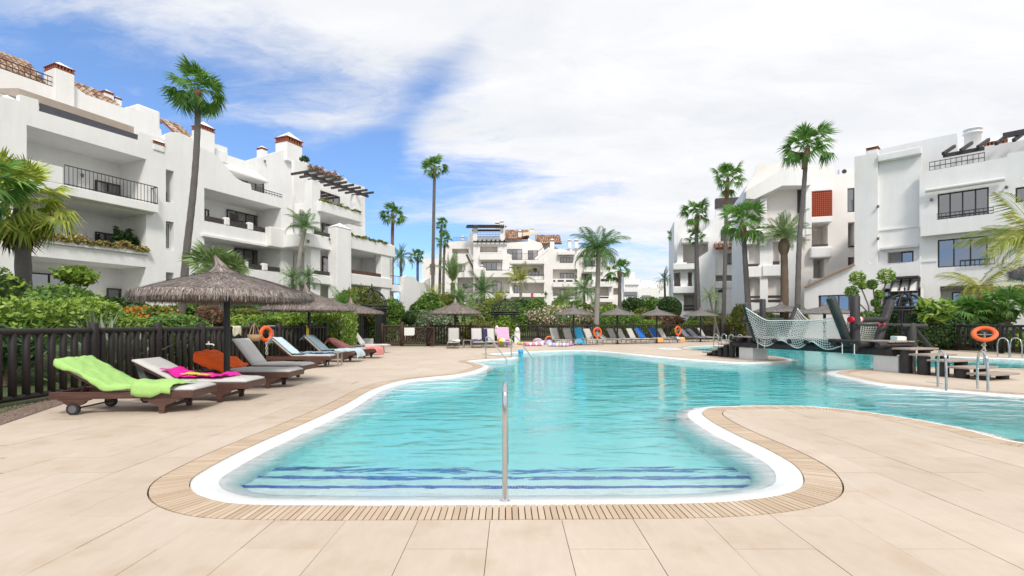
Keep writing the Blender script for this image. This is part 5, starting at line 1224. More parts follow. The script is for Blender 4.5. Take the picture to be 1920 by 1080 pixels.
# ================================================================== palms
fan_g = leafy('fan_palm_green', [(0, (0.076, 0.184, 0.043)), (.5, (0.140, 0.302, 0.065)), (1, (0.259, 0.454, 0.097))], .45, .42)
fan_y = leafy('fan_palm_yellow_green', [(0, (0.194, 0.281, 0.043)), (.5, (0.367, 0.475, 0.076)), (1, (0.648, 0.648, 0.130))], .45, .3)
fea_g = leafy('feather_palm_green', [(0, (0.065, 0.162, 0.054)), (.5, (0.130, 0.259, 0.076)), (1, (0.238, 0.389, 0.130))], .4, .3)
fea_b = leafy('date_palm_grey_green', [(0, (0.151, 0.238, 0.108)), (.5, (0.259, 0.367, 0.151)), (1, (0.410, 0.518, 0.216))], .45, .25)
fea_y = leafy('feather_palm_yellow', [(0, (.19, .25, .04)), (.5, (.36, .40, .07)), (1, (.62, .56, .14))], .45, .3)
dead = leafy('dry_palm_thatch', [(0, (.16, .09, .05)), (.5, (.28, .17, .10)), (1, (.40, .28, .19))], .8, .1)
def bark(name, a, b_, ring=9.0):
    m, nt, bs = new_mat(name); g = nd(nt, 'ShaderNodeTexCoord'); wv = nd(nt, 'ShaderNodeTexWave', bands_direction='Z'); wv.inputs['Scale'].default_value = ring; wv.inputs['Distortion'].default_value = 2.5; wv.inputs['Detail'].default_value = 3
    nt.links.new(g.outputs['Object'], wv.inputs[0]); c = ramp(nt, wv.outputs[1], [(0, a), (1, b_)])
    c = mixc(nt, .6, c, ramp(nt, tex_noise(nt, 3, 5), [(.3, (.75, .75, .75)), (.7, (1.15, 1.15, 1.15))]), 'MULTIPLY')
    nt.links.new(c, bs.inputs['Base Color']); bs.inputs['Roughness'].default_value = .9; bump(nt, bs, wv.outputs[1], .03, .6); return m
bark_g = bark('grey_palm_bark', (.13, .115, .11), (.22, .20, .19)); bark_r = bark('red_palm_boots', (.22, .10, .065), (.42, .22, .15), 14); bark_p = bark('pale_palm_bark', (.26, .24, .21), (.40, .37, .33), 4)
bark_b = bark('brown_palm_bark', (.12, .085, .06), (.26, .19, .13), 12)
def fan_frond(seed, pet=.9, rad=.75, droop=.25, nseg=22, spread=150):
    rr = random.Random(seed); mb = MB()
    # petiole arc in xz
    pts = []; 
    for i in range(5): t = i/4; pts.append(Vector((pet*t, 0, -droop*.35*t*t*pet)))
    w = .022
    for i in range(4): a, b_ = pts[i], pts[i+1]; mb.add([a+Vector((0,-w,0)), a+Vector((0,w,0)), b_+Vector((0,w*.8,0)), b_+Vector((0,-w*.8,0))], [(0,1,2,3)])
    h = pts[-1]
    for k in range(nseg):
        an = R(-spread/2+spread*k/(nseg-1))+rr.gauss(0, .03); L = rad*(.72+.28*cos(an*.6))*rr.uniform(.9, 1.08)
        d = Vector((cos(an), sin(an), .12-.25*abs(sin(an)))); side = Vector((-sin(an), cos(an), 0)); wd = .030*rad/.75*(1.4)
        m = h+d*L*.55+Vector((0, 0, -droop*.10*L)); t_ = h+d*L+Vector((rr.gauss(0,.03), rr.gauss(0,.03), -(droop*.75+.12)*L*rr.uniform(.7, 1.3)))
        up = Vector((0, 0, wd*.5))
        mb.add([h, m-side*wd+up*(k % 2), t_, m+side*wd+up*((k+1) % 2)], [(0,1,2,3)])
    return mb
def feather_frond(seed, L=2.2, droop=.7, n=26, leaflet=.42, vee=.5, wid=.022, hang=.25):
    rr = random.Random(seed); mb = MB(); pts = []
    for i in range(n+1):
        t = i/n; an = droop*1.5*t*t; pts.append(None)
    p = Vector((0,0,0)); th = .0; pts = [p]
    for i in range(n): th = -droop*1.9*((i+1)/n)**1.5; p = p+Vector((cos(th), 0, sin(th)))*(L/n); pts.append(p)
    w = .02
    for i in range(n): 
        a, b_ = pts[i], pts[i+1]; k0 = w*(1-i/n*.8); mb.add([a+Vector((0,-k0,0)), a+Vector((0,k0,0)), b_+Vector((0,k0,0)), b_+Vector((0,-k0,0))], [(0,1,2,3)])
    for i in range(3, n+1):
        t = i/n; tg = (pts[i]-pts[i-1]).normalized(); up = Vector((-tg.z, 0, tg.x)); ll = leaflet*sin(pi*min(1, .12+t*.86))**.6*rr.uniform(.85, 1.1)
        for s in (-1, 1):
            d = (Vector((0, s, 0))*.85+tg*.55+up*vee*rr.uniform(.6, 1.2)).normalized(); tip = pts[i]+d*ll+Vector((0, 0, -hang*ll*rr.uniform(.5, 1.4))); mid = pts[i]+d*ll*.5+Vector((0,0,.0))
            sd_ = tg*wid
            mb.add([pts[i]-sd_*.5, mid-sd_, tip, mid+sd_], [(0,1,2,3)])
    return mb
FM = {}
def frond_meshes(kind, mat):
    key = (kind, mat.name)
    if key in FM: return FM[key]
    out = []
    for lvl in range(4):
        row = []
        for v_ in range(2):
            sd_ = lvl*10+v_
            if kind == 'fan': mb = fan_frond(sd_, .86, .76, .12+lvl*.26, 22, 165)
            elif kind == 'queen': mb = feather_frond(sd_, 2.4, .35+lvl*.24, 38, .62, .15, .026, .75)
            elif kind == 'date': mb = feather_frond(sd_, 2.3, .10+lvl*.26, 38, .42, .5, .028, .12)
            elif kind == 'short': mb = feather_frond(sd_, 1.5, .15+lvl*.26, 24, .36, .4, .02, .2)
            row.append(mb.mesh('frond', [mat]))
        out.append(row)
    FM[key] = out; return out
def palm(path, Y, rads, label, kind='fan', mat=None, n=34, scale=1.0, seed=1, tmat=None, skirt=0, boots=0, boot_len=.0, name='palm_tree', elev=(88, -30), group=None, crown_join=False, base=None):
    """path: photo points down the trunk, crown first; Y: distance; rads: trunk radius top, bottom"""
    rr = random.Random(seed); mat = mat or fan_g; pts = [P(u, v_, Y) for u, v_ in path]
    gb = pts[-1].copy(); gb.z = ground_h(gb.x, gb.y)-.05
    if pts[-1].z > gb.z+.1:
        if len(pts) > 1:
            sl = (pts[-1]-pts[-2]); k = (gb.z-pts[-1].z)/min(sl.z, -.01); gb.x += max(-.4, min(.4, sl.x*k))
        pts.append(gb)
    foot = pts[-1]; root = empty(name, foot); tag(root, label, 'palm', group)
    pp = catmull([p-foot for p in pts], .35, False)+[pts[-1]-foot]; k = len(pp)
    rs = [rads[0]+(rads[1]-rads[0])*(i/(k-1))**1.3 for i in range(k)]
    rs = [r*(1+.035*((i % 2)*2-1)) for i, r in enumerate(rs)]
    MB().tube(list(reversed(pp)), list(reversed(rs)), 12).build('trunk', tmat or bark_g, root, fixn=False)
    top = pp[0]
    if boot_len:
        q_ = [top-Vector((0,0,boot_len))*(1-i/4) for i in range(5)]
        dirv = (pp[0]-pp[min(2, k-1)]).normalized()
        q_ = [top-dirv*boot_len*(1-i/4) for i in range(5)]
        MB().tube(q_, [rads[0]*1.25, rads[0]*1.32, rads[0]*1.45, rads[0]*1.55, rads[0]*.9] if kind == 'fan' else [rads[0]*1.05, rads[0]*1.5, rads[0]*1.75, rads[0]*1.5, rads[0]*.9], 12).build('leaf_boots', bark_r if kind == 'fan' else bark_b, root, fixn=False)
    ms = frond_meshes(kind, mat); crown = MB()
    ga = 2.39996
    for i in range(n):
        t = (i+.5)/n; el = R(elev[0]+(elev[1]-elev[0])*t**.85)+rr.gauss(0, .14); az = i*ga+rr.gauss(0, .3)
        lvl = min(3, int(t*4)); me = ms[lvl][i % 2]
        sc = scale*rr.uniform(.72, 1.18)*(.85 if t < .12 else 1)
        Mx = Matrix.Translation(top+Vector((0, 0, .05))) @ RZ(az) @ Matrix.Rotation(-el, 4, 'Y') @ Matrix.Rotation(rr.gauss(0, .5), 4, 'X') @ Matrix.Scale(sc, 4)
        if crown_join:
            crown.add([Mx @ v_.co for v_ in me.vertices], [tuple(p_.vertices) for p_ in me.polygons])
        else:
            o = link('frond', me, root); o.matrix_local = Mx
    if kind == 'fan' and n > 18:                      # shorter young leaves in the heart of the crown
        for i in range(11):
            Mx = Matrix.Translation(top+Vector((0, 0, .03))) @ RZ(i*ga+.7) @ Matrix.Rotation(-R(rr.uniform(-15, 78)), 4, 'Y') @ Matrix.Rotation(rr.gauss(0, .4), 4, 'X') @ Matrix.Scale(scale*rr.uniform(.5, .72), 4); me = ms[i % 2][i % 2]
            if crown_join: crown.add([Mx @ v_.co for v_ in me.vertices], [tuple(p_.vertices) for p_ in me.polygons])
            else: link('frond', me, root).matrix_local = Mx
    if crown_join: crown.build('crown', mat, root, fixn=False)
    if skirt:
        ds = frond_meshes(kind, dead)
        sk = MB()
        for i in range(skirt):
            az = i*ga; el = R(rr.uniform(-78, -50)); Mx = Matrix.Translation(top-Vector((0, 0, rr.uniform(.05, .5)))) @ RZ(az) @ Matrix.Rotation(-el, 4, 'Y') @ Matrix.Scale(scale*rr.uniform(.6, .85), 4); me = ds[3][i % 2]
            sk.add([Mx @ v_.co for v_ in me.vertices], [tuple(p_.vertices) for p_ in me.polygons])
        sk.build('dead_skirt', dead, root, fixn=False)
    return root
palm([(371,169),(370,250),(365,330),(358,400),(350,470),(344,540)], 21, (.115, .165), 'tallest fan palm with a curving grey trunk before the left house', 'fan', fan_g, 34, 0.79, 1, boot_len=.6, elev=(88, -52))
palm([(815,314),(814,360),(812,480),(811,590)], 46, (.14, .19), 'very tall slim fan palm rising alone above the gate', 'fan', fan_g, 25, 0.81, 2, boot_len=.6)
palm([(737,403),(736,430),(735,520)], 60, (.2, .24), 'fan palm with reddish trunk behind the far end of the left house', 'fan', fan_g, 25, 1.09, 3, bark_r, crown_join=True)
palm([(828,422),(826,470),(824,560)], 60, (.15, .2), 'smaller fan palm just beside the very tall slim one, upper crown', 'fan', fan_g, 20, 0.64, 4, crown_join=True)
palm([(834,451),(832,500),(831,570)], 57, (.14, .19), 'smaller fan palm just beside the very tall slim one, lower crown', 'fan', fan_g, 20, 0.74, 5, crown_join=True)
palm([(783,481),(783,520)], 58, (.15, .18), 'fan palm between the left and central houses', 'fan', fan_g, 20, 0.70, 6, crown_join=True)
palm([(752,482),(752,530)], 52, (.15, .18), 'feather palm peeping out beside the left house end', 'date', fea_g, 26, .8, 7, crown_join=True)
palm([(1365,334),(1363,360),(1360,470),(1357,590)], 42, (.13, .19), 'tall fan palm with slim trunk in front of the far right house', 'fan', fan_g, 26, 1.01, 8, boot_len=2.2)
palm([(1515,275),(1512,292),(1506,370),(1499,450),(1495,590)], 32, (.13, .19), 'tallest palm on the right, fan crown above the warm white house', 'fan', fan_g, 29, 1.08, 9, boot_len=1.5)
palm([(1307,401),(1306,430),(1308,520),(1311,590)], 45, (.15, .2), 'fan palm with upper crown at the left corner of the far right house', 'fan', fan_g, 25, 0.99, 10, boot_len=1.5)
palm([(1305,445),(1305,480)], 52, (.15, .2), 'fan palm with lower crown at the left corner of the far right house', 'fan', fan_g, 20, 0.80, 11, crown_join=True)
palm([(1265,440),(1267,470),(1269,560)], 66, (.13, .18), 'small distant fan palm left of the far right house', 'fan', fan_g, 20, 0.68, 12, crown_join=True)
palm([(1392,417),(1393,425),(1398,500),(1404,590)], 36, (.16, .24), 'fan palm with reddish neck leaning before the far right house', 'fan', fan_g, 25, 1.19, 13, boot_len=1.2)
palm([(1470,448),(1470,472),(1471,520),(1471,590)], 34, (.22, .3), 'date palm with swollen crown base and arching grey green leaves', 'date', fea_b, 46, .92, 14, bark_b, boot_len=1.1, elev=(88, 6))
palm([(1162,508),(1162,540),(1162,600)], 45, (.16, .2), 'fan palm between central house and dark round bush', 'fan', fan_g, 20, 0.87, 15, boot_len=.6)
palm([(1122,470),(1121,520),(1118,610)], 39.5, (.17, .26), 'big drooping queen palm with pale thick trunk behind the far fence', 'queen', fea_g, 40, 1.05, 16, bark_p, elev=(78, -18))
palm([(1246,524),(1247,560)], 68, (.14, .18), 'small dark palm above the distant terraces', 'date', fea_g, 22, .75, 17, crown_join=True)
palm([(1095,545),(1096,590)], 56, (.15, .18), 'small feather palm below the central house right wing', 'queen', fea_g, 22, .9, 18, crown_join=True)
palm([(40,372),(42,440),(44,520),(46,590)], 17, (.22, .24), 'shaggy fan palm with dry brown skirt at the left edge', 'fan', fan_y, 40, 1.1, 19, bark_g, skirt=16, elev=(80, -50))
palm([(572,428),(566,455),(560,500),(558,560)], 33, (.13, .2), 'young feather palm with tufted crown before the left house', 'queen', fea_g, 20, .62, 20, bark_p, elev=(85, 5))
palm([(410,520),(410,560)], 17.5, (.15, .2), 'stiff bushy fan palm rising behind the nearest parasol', 'fan', fea_b, 34, .78, 21, elev=(80, 0))
palm([(905,548),(906,590)], 50, (.25, .3), 'short date palm in the garden before the central house', 'date', fea_g, 34, 1.0, 22, bark_b, crown_join=True)
palm([(849,530),(849,590)], 47, (.22, .25), 'upright young date palm below the slim fan palms', 'date', fea_b, 20, 1.35, 23, bark_b, elev=(88, 55))
palm([(976,528),(977,590)], 52, (.14, .16), 'thin pale green feather palm before the central loggias', 'queen', fea_y, 18, .9, 24, bark_p, elev=(86, 20), crown_join=True)
palm([(876,600),(877,620)], 36, (.16, .18), 'small date palm beside the iron pavilion', 'date', fea_b, 24, .85, 25, bark_b, elev=(85, 10))
palm([(1950,452),(1952,560)], 15, (.14, .18), 'yellowish arching feather palm at the right edge', 'queen', fea_y, 30, .80, 26, bark_r, elev=(70, -10))
palm([(1838,540),(1839,590)], 26, (.12, .16), 'feather palm with yellow fronds and red crownshaft before the right house', 'queen', fea_y, 15, .8, 27, bark_r, elev=(60, -10))
palm([(1815,588),(1816,625)], 25, (.16, .2), 'low bushy fan palm behind the orange life ring', 'fan', fan_g, 34, 0.72, 28, bark_b, elev=(75, -5))
palm([(1885,580),(1884,625)], 24.3, (.2, .24), 'low stout fan palm right of the orange life ring', 'fan', fan_g, 34, 0.77, 29, bark_b, elev=(78, -5))
palm([(-38,340),(-36,520)], 15, (.2, .22), 'fan palm whose leaf tips reach in at the left edge', 'fan', fan_g, 24, .8, 30, elev=(70, -50))
palm([(1330,556),(1338,590),(1343,610)], 36, (.06, .09), 'slender leaning yucca with spiky head behind the far loungers', 'date', fea_b, 20, .36, 31, bark_g, elev=(80, -30), crown_join=True)
palm([(1343,562),(1341,590),(1340,610)], 37, (.06, .09), 'second slender yucca standing against the white wall', 'date', fea_b, 18, .34, 32, bark_g, elev=(80, -30), crown_join=True)
for u_, v_, Y_, lb in ((548,516,30,'spiky dragon tree left of the young feather palm trunk'), (578,514,30,'spiky dragon tree right of the young feather palm trunk')):
    palm([(u_, v_+8), (u_+2, v_+50)], Y_, (.08, .1), lb, 'short', fea_g, 40, .62, int(u_), bark_g, elev=(85, -30), crown_join=True)
# ================================================================== shrubs
def bush(u, v_top, v_bot, wpx, Y, mat, label, n=None, sz=.06, seed=1, dy=None, cat='bush', asp=.5, name='shrub', rough=.42, shell=.5, boxy=0, dark=None, flowers=None, fn=0, trunk=False):
    rr = random.Random(seed+int(u)); a = P(u, v_top, Y); b_ = P(u, v_bot, Y); W_ = wpx*Y/F/2; top_z, bot_z = a.z, min(b_.z, ground_h(a.x, Y)+.02) if v_bot is None else b_.z
    gz = ground_h(a.x, Y)-.03
    root = empty(name, (a.x, Y, gz)); tag(root, label, cat)
    Hh = (top_z-bot_z)/2; cz = (top_z+bot_z)/2-gz; D_ = dy or W_*.8
    n = n or int(min(5200, max(350, 9*(W_*Hh*2+D_*Hh*2+W_*D_)/(sz*sz))))
    lobes = [(rr.uniform(0, 2*pi), rr.uniform(-1, 1), rr.uniform(-rough, rough)) for _ in range(14)]
    mb = MB(); fl = MB()
    def surf(th, ph):
        k = 1.0
        for la, lz, amp in lobes:
            dd = cos(th-la)*cos(ph)*.6+sin(ph)*lz; k += amp*max(0, dd)**3
        return k
    for i in range(n):
        th = rr.uniform(0, 2*pi); sp = rr.uniform(-1, 1); ph = math.asin(sp); r = (shell+(1-shell)*rr.random()**.5)*surf(th, ph)
        if rough > .1 and rr.random() < .10: r *= rr.uniform(1.04, 1.22)
        x, y, z = cos(th)*cos(ph), sin(th)*cos(ph), sin(ph)
        if boxy:
            m_ = max(abs(x), abs(y), abs(z)); k_ = (1/m_)*boxy+(1-boxy); x *= k_; y *= k_; z *= k_; r = min(r, 1.03)
        p = Vector((x*r*W_, y*r*D_, cz+z*r*Hh))
        if p.z < .01: continue
        if flowers and rr.random() < fn: leaf(fl, p*1.0+Vector((0, -.02, .02)), rr, sz*.9, .8)
        else: leaf(mb, p, rr, sz*rr.choice((.7, 1, 1, 1.35)), asp)
    mb.build('foliage', mat, root, fixn=False)
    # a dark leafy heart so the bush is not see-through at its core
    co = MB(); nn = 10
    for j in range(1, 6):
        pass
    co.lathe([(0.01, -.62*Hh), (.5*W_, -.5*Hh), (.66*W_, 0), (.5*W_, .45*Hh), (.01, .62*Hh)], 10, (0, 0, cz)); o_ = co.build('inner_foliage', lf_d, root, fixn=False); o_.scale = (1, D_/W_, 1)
    if flowers and fl.v: fl.build('blossoms', flowers, root, fixn=False)
    if trunk or bot_z-gz > .3:
        for k in range(4): MB().tube([(rr.gauss(0, .05), rr.gauss(0, .05), 0), (rr.gauss(0, .25)*W_, rr.gauss(0, .2)*D_, cz)], [.05, .02], 6).build('stem', bark_b, root, fixn=False)
    return root
orfl = leafy('orange_blossom', [(0, (.70, .16, .02)), (1, (.90, .34, .05))]); ole = leafy('oleander_blossom', [(0, (.72, .40, .36)), (.6, (.85, .66, .58)), (1, (.92, .82, .74))]); brownl = leafy('dry_brown_leaf', [(0, (.12, .07, .045)), (.5, (.24, .14, .09)), (1, (.36, .23, .15))])
silver = leafy('silver_green_leaf', [(0, (.13, .18, .10)), (.5, (.22, .28, .17)), (1, (.32, .37, .25))])
B_ = bush
# bed behind the near fence
B_(60, 560, 640, 150, 11.0, lf_l, 'bright green hedge behind the near end of the log fence', None, .055, 1, 1.2, 'hedge', boxy=.5)
B_(165, 556, 640, 130, 13.5, lf_l, 'bright green rounded shrub left of the first fence post', None, .055, 2, 1.1)
B_(5, 600, 690, 110, 9.2, lf_d, 'dark palm-like shrub behind the fence at the left edge', None, .07, 3, .8, asp=.25)
B_(130, 545, 615, 150, 15.5, lf_g, 'mid green shrub row below the ground floor window', None, .06, 4, 1.0)
B_(262, 592, 640, 60, 13.2, lf_l, 'low lime groundcover bush beside the grey agaves', None, .05, 5, .8)
B_(255, 572, 612, 110, 17.5, lf_g, 'orange flowering bush under the loggia', None, .06, 6, .9, flowers=orfl, fn=.28)
B_(330, 590, 640, 110, 14.0, lf_g, 'green shrub before the brown dried tree fern', None, .06, 7, 1)
B_(300, 578, 620, 70, 16, lf_g, 'orange speckled shrub right of the agaves', None, .06, 8, .8, flowers=orfl, fn=.2)
B_(398, 574, 622, 44, 15.5, brownl, 'dried brown tree fern head behind the nearest parasol pole', None, .07, 9, .5, asp=.25)
B_(470, 590, 640, 110, 17.5, lf_l, 'lime green shrub behind the straw bag', None, .055, 10, 1)
B_(455, 578, 615, 120, 21, lf_y, 'yellowish shrub mass between the first two parasols', None, .07, 11, 1)
B_(530, 582, 640, 90, 20.5, lf_g, 'green shrub left of the clipped hedge', None, .06, 12, 1)
B_(548, 595, 650, 70, 19.5, lf_l, 'lime shrub touching the end of the near fence', None, .055, 13, .7)
B_(612, 586, 652, 92, 20.2, lf_l, 'dense square clipped hedge behind the parasol pole', 9000, .06, 14, 1.0, 'hedge', boxy=.85, shell=.8)
B_(480, 560, 610, 130, 26, lf_d, 'dark shrub mass below the second bay of the left house', None, .08, 15, 1.4)
B_(372, 560, 605, 100, 24, lf_g, 'green shrub mass under the tall fan palm trunk', None, .08, 16, 1.3)
B_(215, 560, 600, 120, 21, lf_d, 'dark shrub mass under the loggia parapet', None, .08, 17, 1.3)
B_(85, 548, 600, 110, 19, lf_d, 'dark green shrub mass under the shaggy palm', None, .08, 18, 1.2)
B_(140, 500, 535, 72, 17.0, lf_l, 'hanging lime green angel trumpet bush before the window', 700, .09, 19, .6, trunk=True, flowers=cream_t if False else None)
B_(15, 492, 600, 60, 16.0, lf_l, 'thin twiggy lime green shrub at the left edge', 500, .08, 20, .6, trunk=True)
B_(675, 540, 600, 84, 29.5, lf_y, 'large olive yellow bush beside the iron arch', None, .08, 21, 1.4)
B_(735, 562, 612, 46, 32, lf_g, 'cone shaped brownish green bush right of the iron arch', None, .07, 22, .8, trunk=True)
B_(768, 582, 612, 30, 31.5, lf_d, 'small dark spiky round shrub behind the gate', None, .07, 23, .6, asp=.2)
B_(700, 600, 640, 80, 30, lf_g, 'low green shrub behind the short fence', None, .07, 24, .8)
B_(610, 565, 610, 60, 30, lf_g, 'broad leaved green plants behind the clipped hedge', 500, .2, 25, .8, asp=.28)
B_(806, 545, 612, 50, 37, lf_g, 'climbing green shrub on the pale gate pillar', None, .09, 26, 1)
B_(840, 555, 615, 70, 42, lf_y, 'yellow green shrub behind the domed parasol', None, .1, 27, 1.4)
B_(800, 590, 640, 110, 34, silver, 'silvery low shrubs behind the brown fence', None, .08, 28, .9)
B_(885, 572, 620, 80, 44, lf_y, 'tall olive shrubs left of the iron pavilion', None, .11, 29, 1.6)
B_(890, 600, 642, 80, 35, lf_y, 'golden shrub under the domed parasol right side', None, .08, 30, .9)
B_(960, 580, 630, 70, 42, lf_g, 'green shrub seen through the iron pavilion', None, .1, 31, 1.4)
B_(945, 600, 645, 60, 37.5, lf_l, 'lime shrub inside the iron pavilion view', None, .09, 32, .8)
B_(1006, 558, 612, 44, 48, lf_g, 'large clipped dome topiary right of the iron pavilion', 4500, .10, 33, 1.2, rough=.06, shell=.85)
B_(982, 562, 612, 60, 52, lf_d, 'dark shrub mass left of the dome topiary', None, .12, 34, 1.6)
B_(1045, 582, 618, 132, 41.5, lf_g, 'pink white oleander bush in full blossom behind the far fence', 5000, .09, 35, 1.4, flowers=ole, fn=.42)
B_(1042, 574, 600, 40, 46, lf_l, 'small lime dome bush above the oleander', None, .09, 36, 1)
B_(1050, 552, 590, 36, 52, lf_g, 'grey green agave-like shrub under the loggias', None, .13, 37, 1, asp=.2)
B_(1100, 570, 612, 40, 45, lf_y, 'yellow green bush beside the queen palm trunk', None, .1, 38, 1)
B_(1145, 570, 612, 50, 46, lf_l, 'lime green bush right of the queen palm trunk', None, .1, 39, 1.2)
B_(1185, 556, 600, 52, 49, lf_d, 'dark rounded bush beside the fan palm', None, .1, 40, 1.4)
B_(1208, 575, 612, 50, 45, lf_y, 'feathery yellow green bush right of the dark rounded one', None, .1, 41, 1)
B_(1255, 556, 600, 44, 47, lf_d, 'large dark clipped dome before the distant terraces', 4500, .10, 42, 1.2, rough=.05, shell=.85)
B_(1165, 595, 635, 80, 42.5, lf_g, 'light green fern bush behind the second grey parasol', None, .09, 43, 1)
B_(1210, 598, 635, 60, 42.5, lf_l, 'lime bush between the second and third grey parasols', None, .08, 44, .9)
B_(1255, 585, 625, 70, 43.5, brownl, 'brownish hedge behind the third grey parasol', None, .09, 45, 1)
B_(1290, 600, 636, 60, 42.5, lf_l, 'lime bush beside the last grey parasol', None, .08, 46, .9)
B_(1345, 598, 636, 70, 43, lf_y, 'olive bush right of the last grey parasol', None, .09, 47, 1)
B_(1391, 574, 625, 30, 40, lf_y, 'yellow variegated bush left of the rope bridge post', None, .09, 48, .8)
B_(1330, 585, 630, 80, 47, lf_g, 'green hedge at the foot of the far right house', None, .1, 49, 1)
B_(1440, 588, 630, 80, 42, lf_g, 'green shrub under the warm white house', None, .1, 50, 1)
B_(1500, 575, 625, 24, 34, lf_g, 'creeper at the foot of the tallest right palm', None, .07, 51, .6)
B_(1625, 588, 640, 60, 27.5, lf_g, 'low green shrub under the lollipop branches', None, .07, 52, .9)
B_(1690, 580, 645, 60, 26, lf_d, 'dark climbing shrub inside the right iron arch', None, .08, 53, .8)
B_(1752, 556, 606, 60, 24, lf_l, 'bird of paradise clump with yellow dead leaf', 260, .26, 54, .7, asp=.25)
B_(1780, 606, 655, 110, 24.2, lf_d, 'dark hedge behind the right fence', None, .07, 55, .8)
B_(1870, 600, 655, 120, 23.8, lf_d, 'dark shrub behind the orange life ring', None, .07, 56, .8)
B_(1905, 620, 660, 70, 23.4, lf_l, 'bright green low bush right of the life ring', None, .06, 57, .7)
B_(1770, 585, 625, 60, 26.5, lf_g, 'green shrub left of the low fan palm', None, .08, 58, .8)
B_(1850, 570, 620, 90, 25, lf_g, 'leafy shrub between the two low fan palms', None, .08, 59, .9)
B_(780, 560, 600, 50, 45, lf_d, 'dark shrub at the far garden wall', None, .1, 60, 1)
B_(820, 552, 590, 50, 52, lf_y, 'pale yellow green tree shrub left of the slim palms', None, .12, 61, 1.2)
B_(930, 562, 590, 60, 56, lf_g, 'leafy shrub before the central terrace', None, .12, 62, 1.4)
B_(1080, 570, 600, 60, 55, lf_g, 'green shrub below the central loggia pier', None, .12, 63, 1.4)
B_(1225, 560, 600, 60, 56, lf_g, 'green shrub before the distant terraces', None, .12, 64, 1.4)
# agaves and cycads: rosettes of sword leaves
def rosette(u, v_, Y, L, n, mat, label, seed=1, up=(20, 80), w=.05, cat='agave', name='agave'):
    rr = random.Random(seed+int(u)); a = P(u, v_, Y); gz = ground_h(a.x, Y); root = empty(name, (a.x, Y, gz)); tag(root, label, cat); mb = MB()
    for i in range(n):
        az = i*2.39996; el = R(rr.uniform(*up)); d = Vector((cos(az)*cos(el), sin(az)*cos(el), sin(el))); s_ = Vector((-sin(az), cos(az), 0))*w; l_ = L*rr.uniform(.75, 1.1)
        m_ = d*l_*.5; t_ = d*l_+Vector((0, 0, -.18*l_)); q_ = d*.04
        o_ = mb.add([q_-s_*.6, q_+s_*.6, m_+s_, m_-s_, t_], [(0,1,2,3),(3,2,4)])
    mb.build('leaves', mat, root, fixn=False); return root
rosette(207, 604, 10.6, 1.75, 60, silver, 'silver green agave behind the second fence bay', 1, (35, 82), .06)
rosette(240, 606, 10.9, 1.6, 56, silver, 'grey green agave right beside the silver one', 2, (35, 82), .06)
rosette(182, 600, 11.4, 1.95, 60, silver, 'tall grass-like agave left of the silver one', 3, (50, 86), .022)
palm([(815, 572), (815, 600)], 40, (.1, .12), 'yellow green bamboo palm at the pale gate pillar', 'short', fea_y, 34, 1.2, 41, bark_p, elev=(86, 15), crown_join=True)
palm([(862, 566), (862, 600)], 41, (.1, .12), 'loose feather palm between the slim palms and the short date palm', 'short', fea_g, 30, 1.25, 42, bark_p, elev=(86, 5), crown_join=True)
palm([(935, 575), (935, 600)], 45, (.1, .12), 'yellowish feather palm behind the iron pavilion dome', 'short', fea_y, 30, 1.3, 43, bark_p, elev=(86, 5), crown_join=True)
palm([(1062, 566), (1062, 600)], 49, (.1, .12), 'pale feather palm above the oleander bush', 'short', fea_b, 26, 1.2, 44, bark_p, elev=(86, 5), crown_join=True)
palm([(640, 578), (640, 610)], 27, (.1, .12), 'broad green banana-like palm behind the clipped hedge', 'short', fan_g, 20, .9, 45, bark_p, elev=(86, 30), crown_join=True)
palm([(500, 588), (500, 610)], 22, (.1, .12), 'green feather palm behind the straw bag and life ring', 'short', fea_g, 26, .8, 46, bark_p, elev=(86, 10), crown_join=True)
rosette(345, 612, 13.8, 1.5, 60, fan_g, 'green cycad in front of the brown tree fern', 4, (30, 80), .035, 'cycad', 'cycad')
rosette(318, 606, 14.2, 1.5, 50, fan_g, 'lighter cycad left of the brown tree fern', 5, (30, 80), .035, 'cycad', 'cycad')
rosette(14, 590, 9.6, 1.9, 40, fan_g, 'dark strap leaved plant at the left edge', 6, (5, 70), .04, 'cycad', 'cycad')
# lollipop-headed tree spurge on the right
def spurge(balls, stems, Y, label):
    root_p = P(stems[0][-1][0], 600, Y); gz = ground_h(root_p.x, Y); root = empty('spurge_tree', (root_p.x, Y, gz)); tag(root, label, 'tree'); o0 = Vector((root_p.x, Y, gz))
    for st in stems:
        pts = [P(u, v_, Y)-o0 for u, v_ in st]; pts.append(Vector((pts[-1].x*.7, 0, 0))); MB().tube(list(reversed(pts)), [.05]+[.035]*(len(pts)-1), 7).build('branch', bark_g, root, fixn=False)
    for k, (u, v_, r) in enumerate(balls):
        rr = random.Random(k+9); c_ = P(u, v_, Y)-o0; rad = r*Y/F; mb = MB()
        for i in range(420):
            d = Vector((rr.gauss(0, 1), rr.gauss(0, 1), rr.gauss(0, 1))).normalized()*rad*rr.uniform(.55, 1.05); leaf(mb, c_+d, rr, .085, .4)
        mb.build('leaf_ball', lf_g if k % 2 else lf_l, root, fixn=False)
spurge([(1608,522,14),(1597,547,11),(1617,536,6)], [[(1610,530),(1620,552),(1629,575)],[(1600,552),(1612,570),(1627,585)]], 27, 'lollipop headed spurge tree with bent trunk behind the bridge post')
spurge([(1662,518,15),(1635,533,9),(1648,552,8),(1641,567,7),(1650,580,9)], [[(1661,530),(1652,560),(1650,590)],[(1637,540),(1640,560),(1642,590)]], 27.3, 'lollipop headed spurge tree with straight stems beside the brown doors')
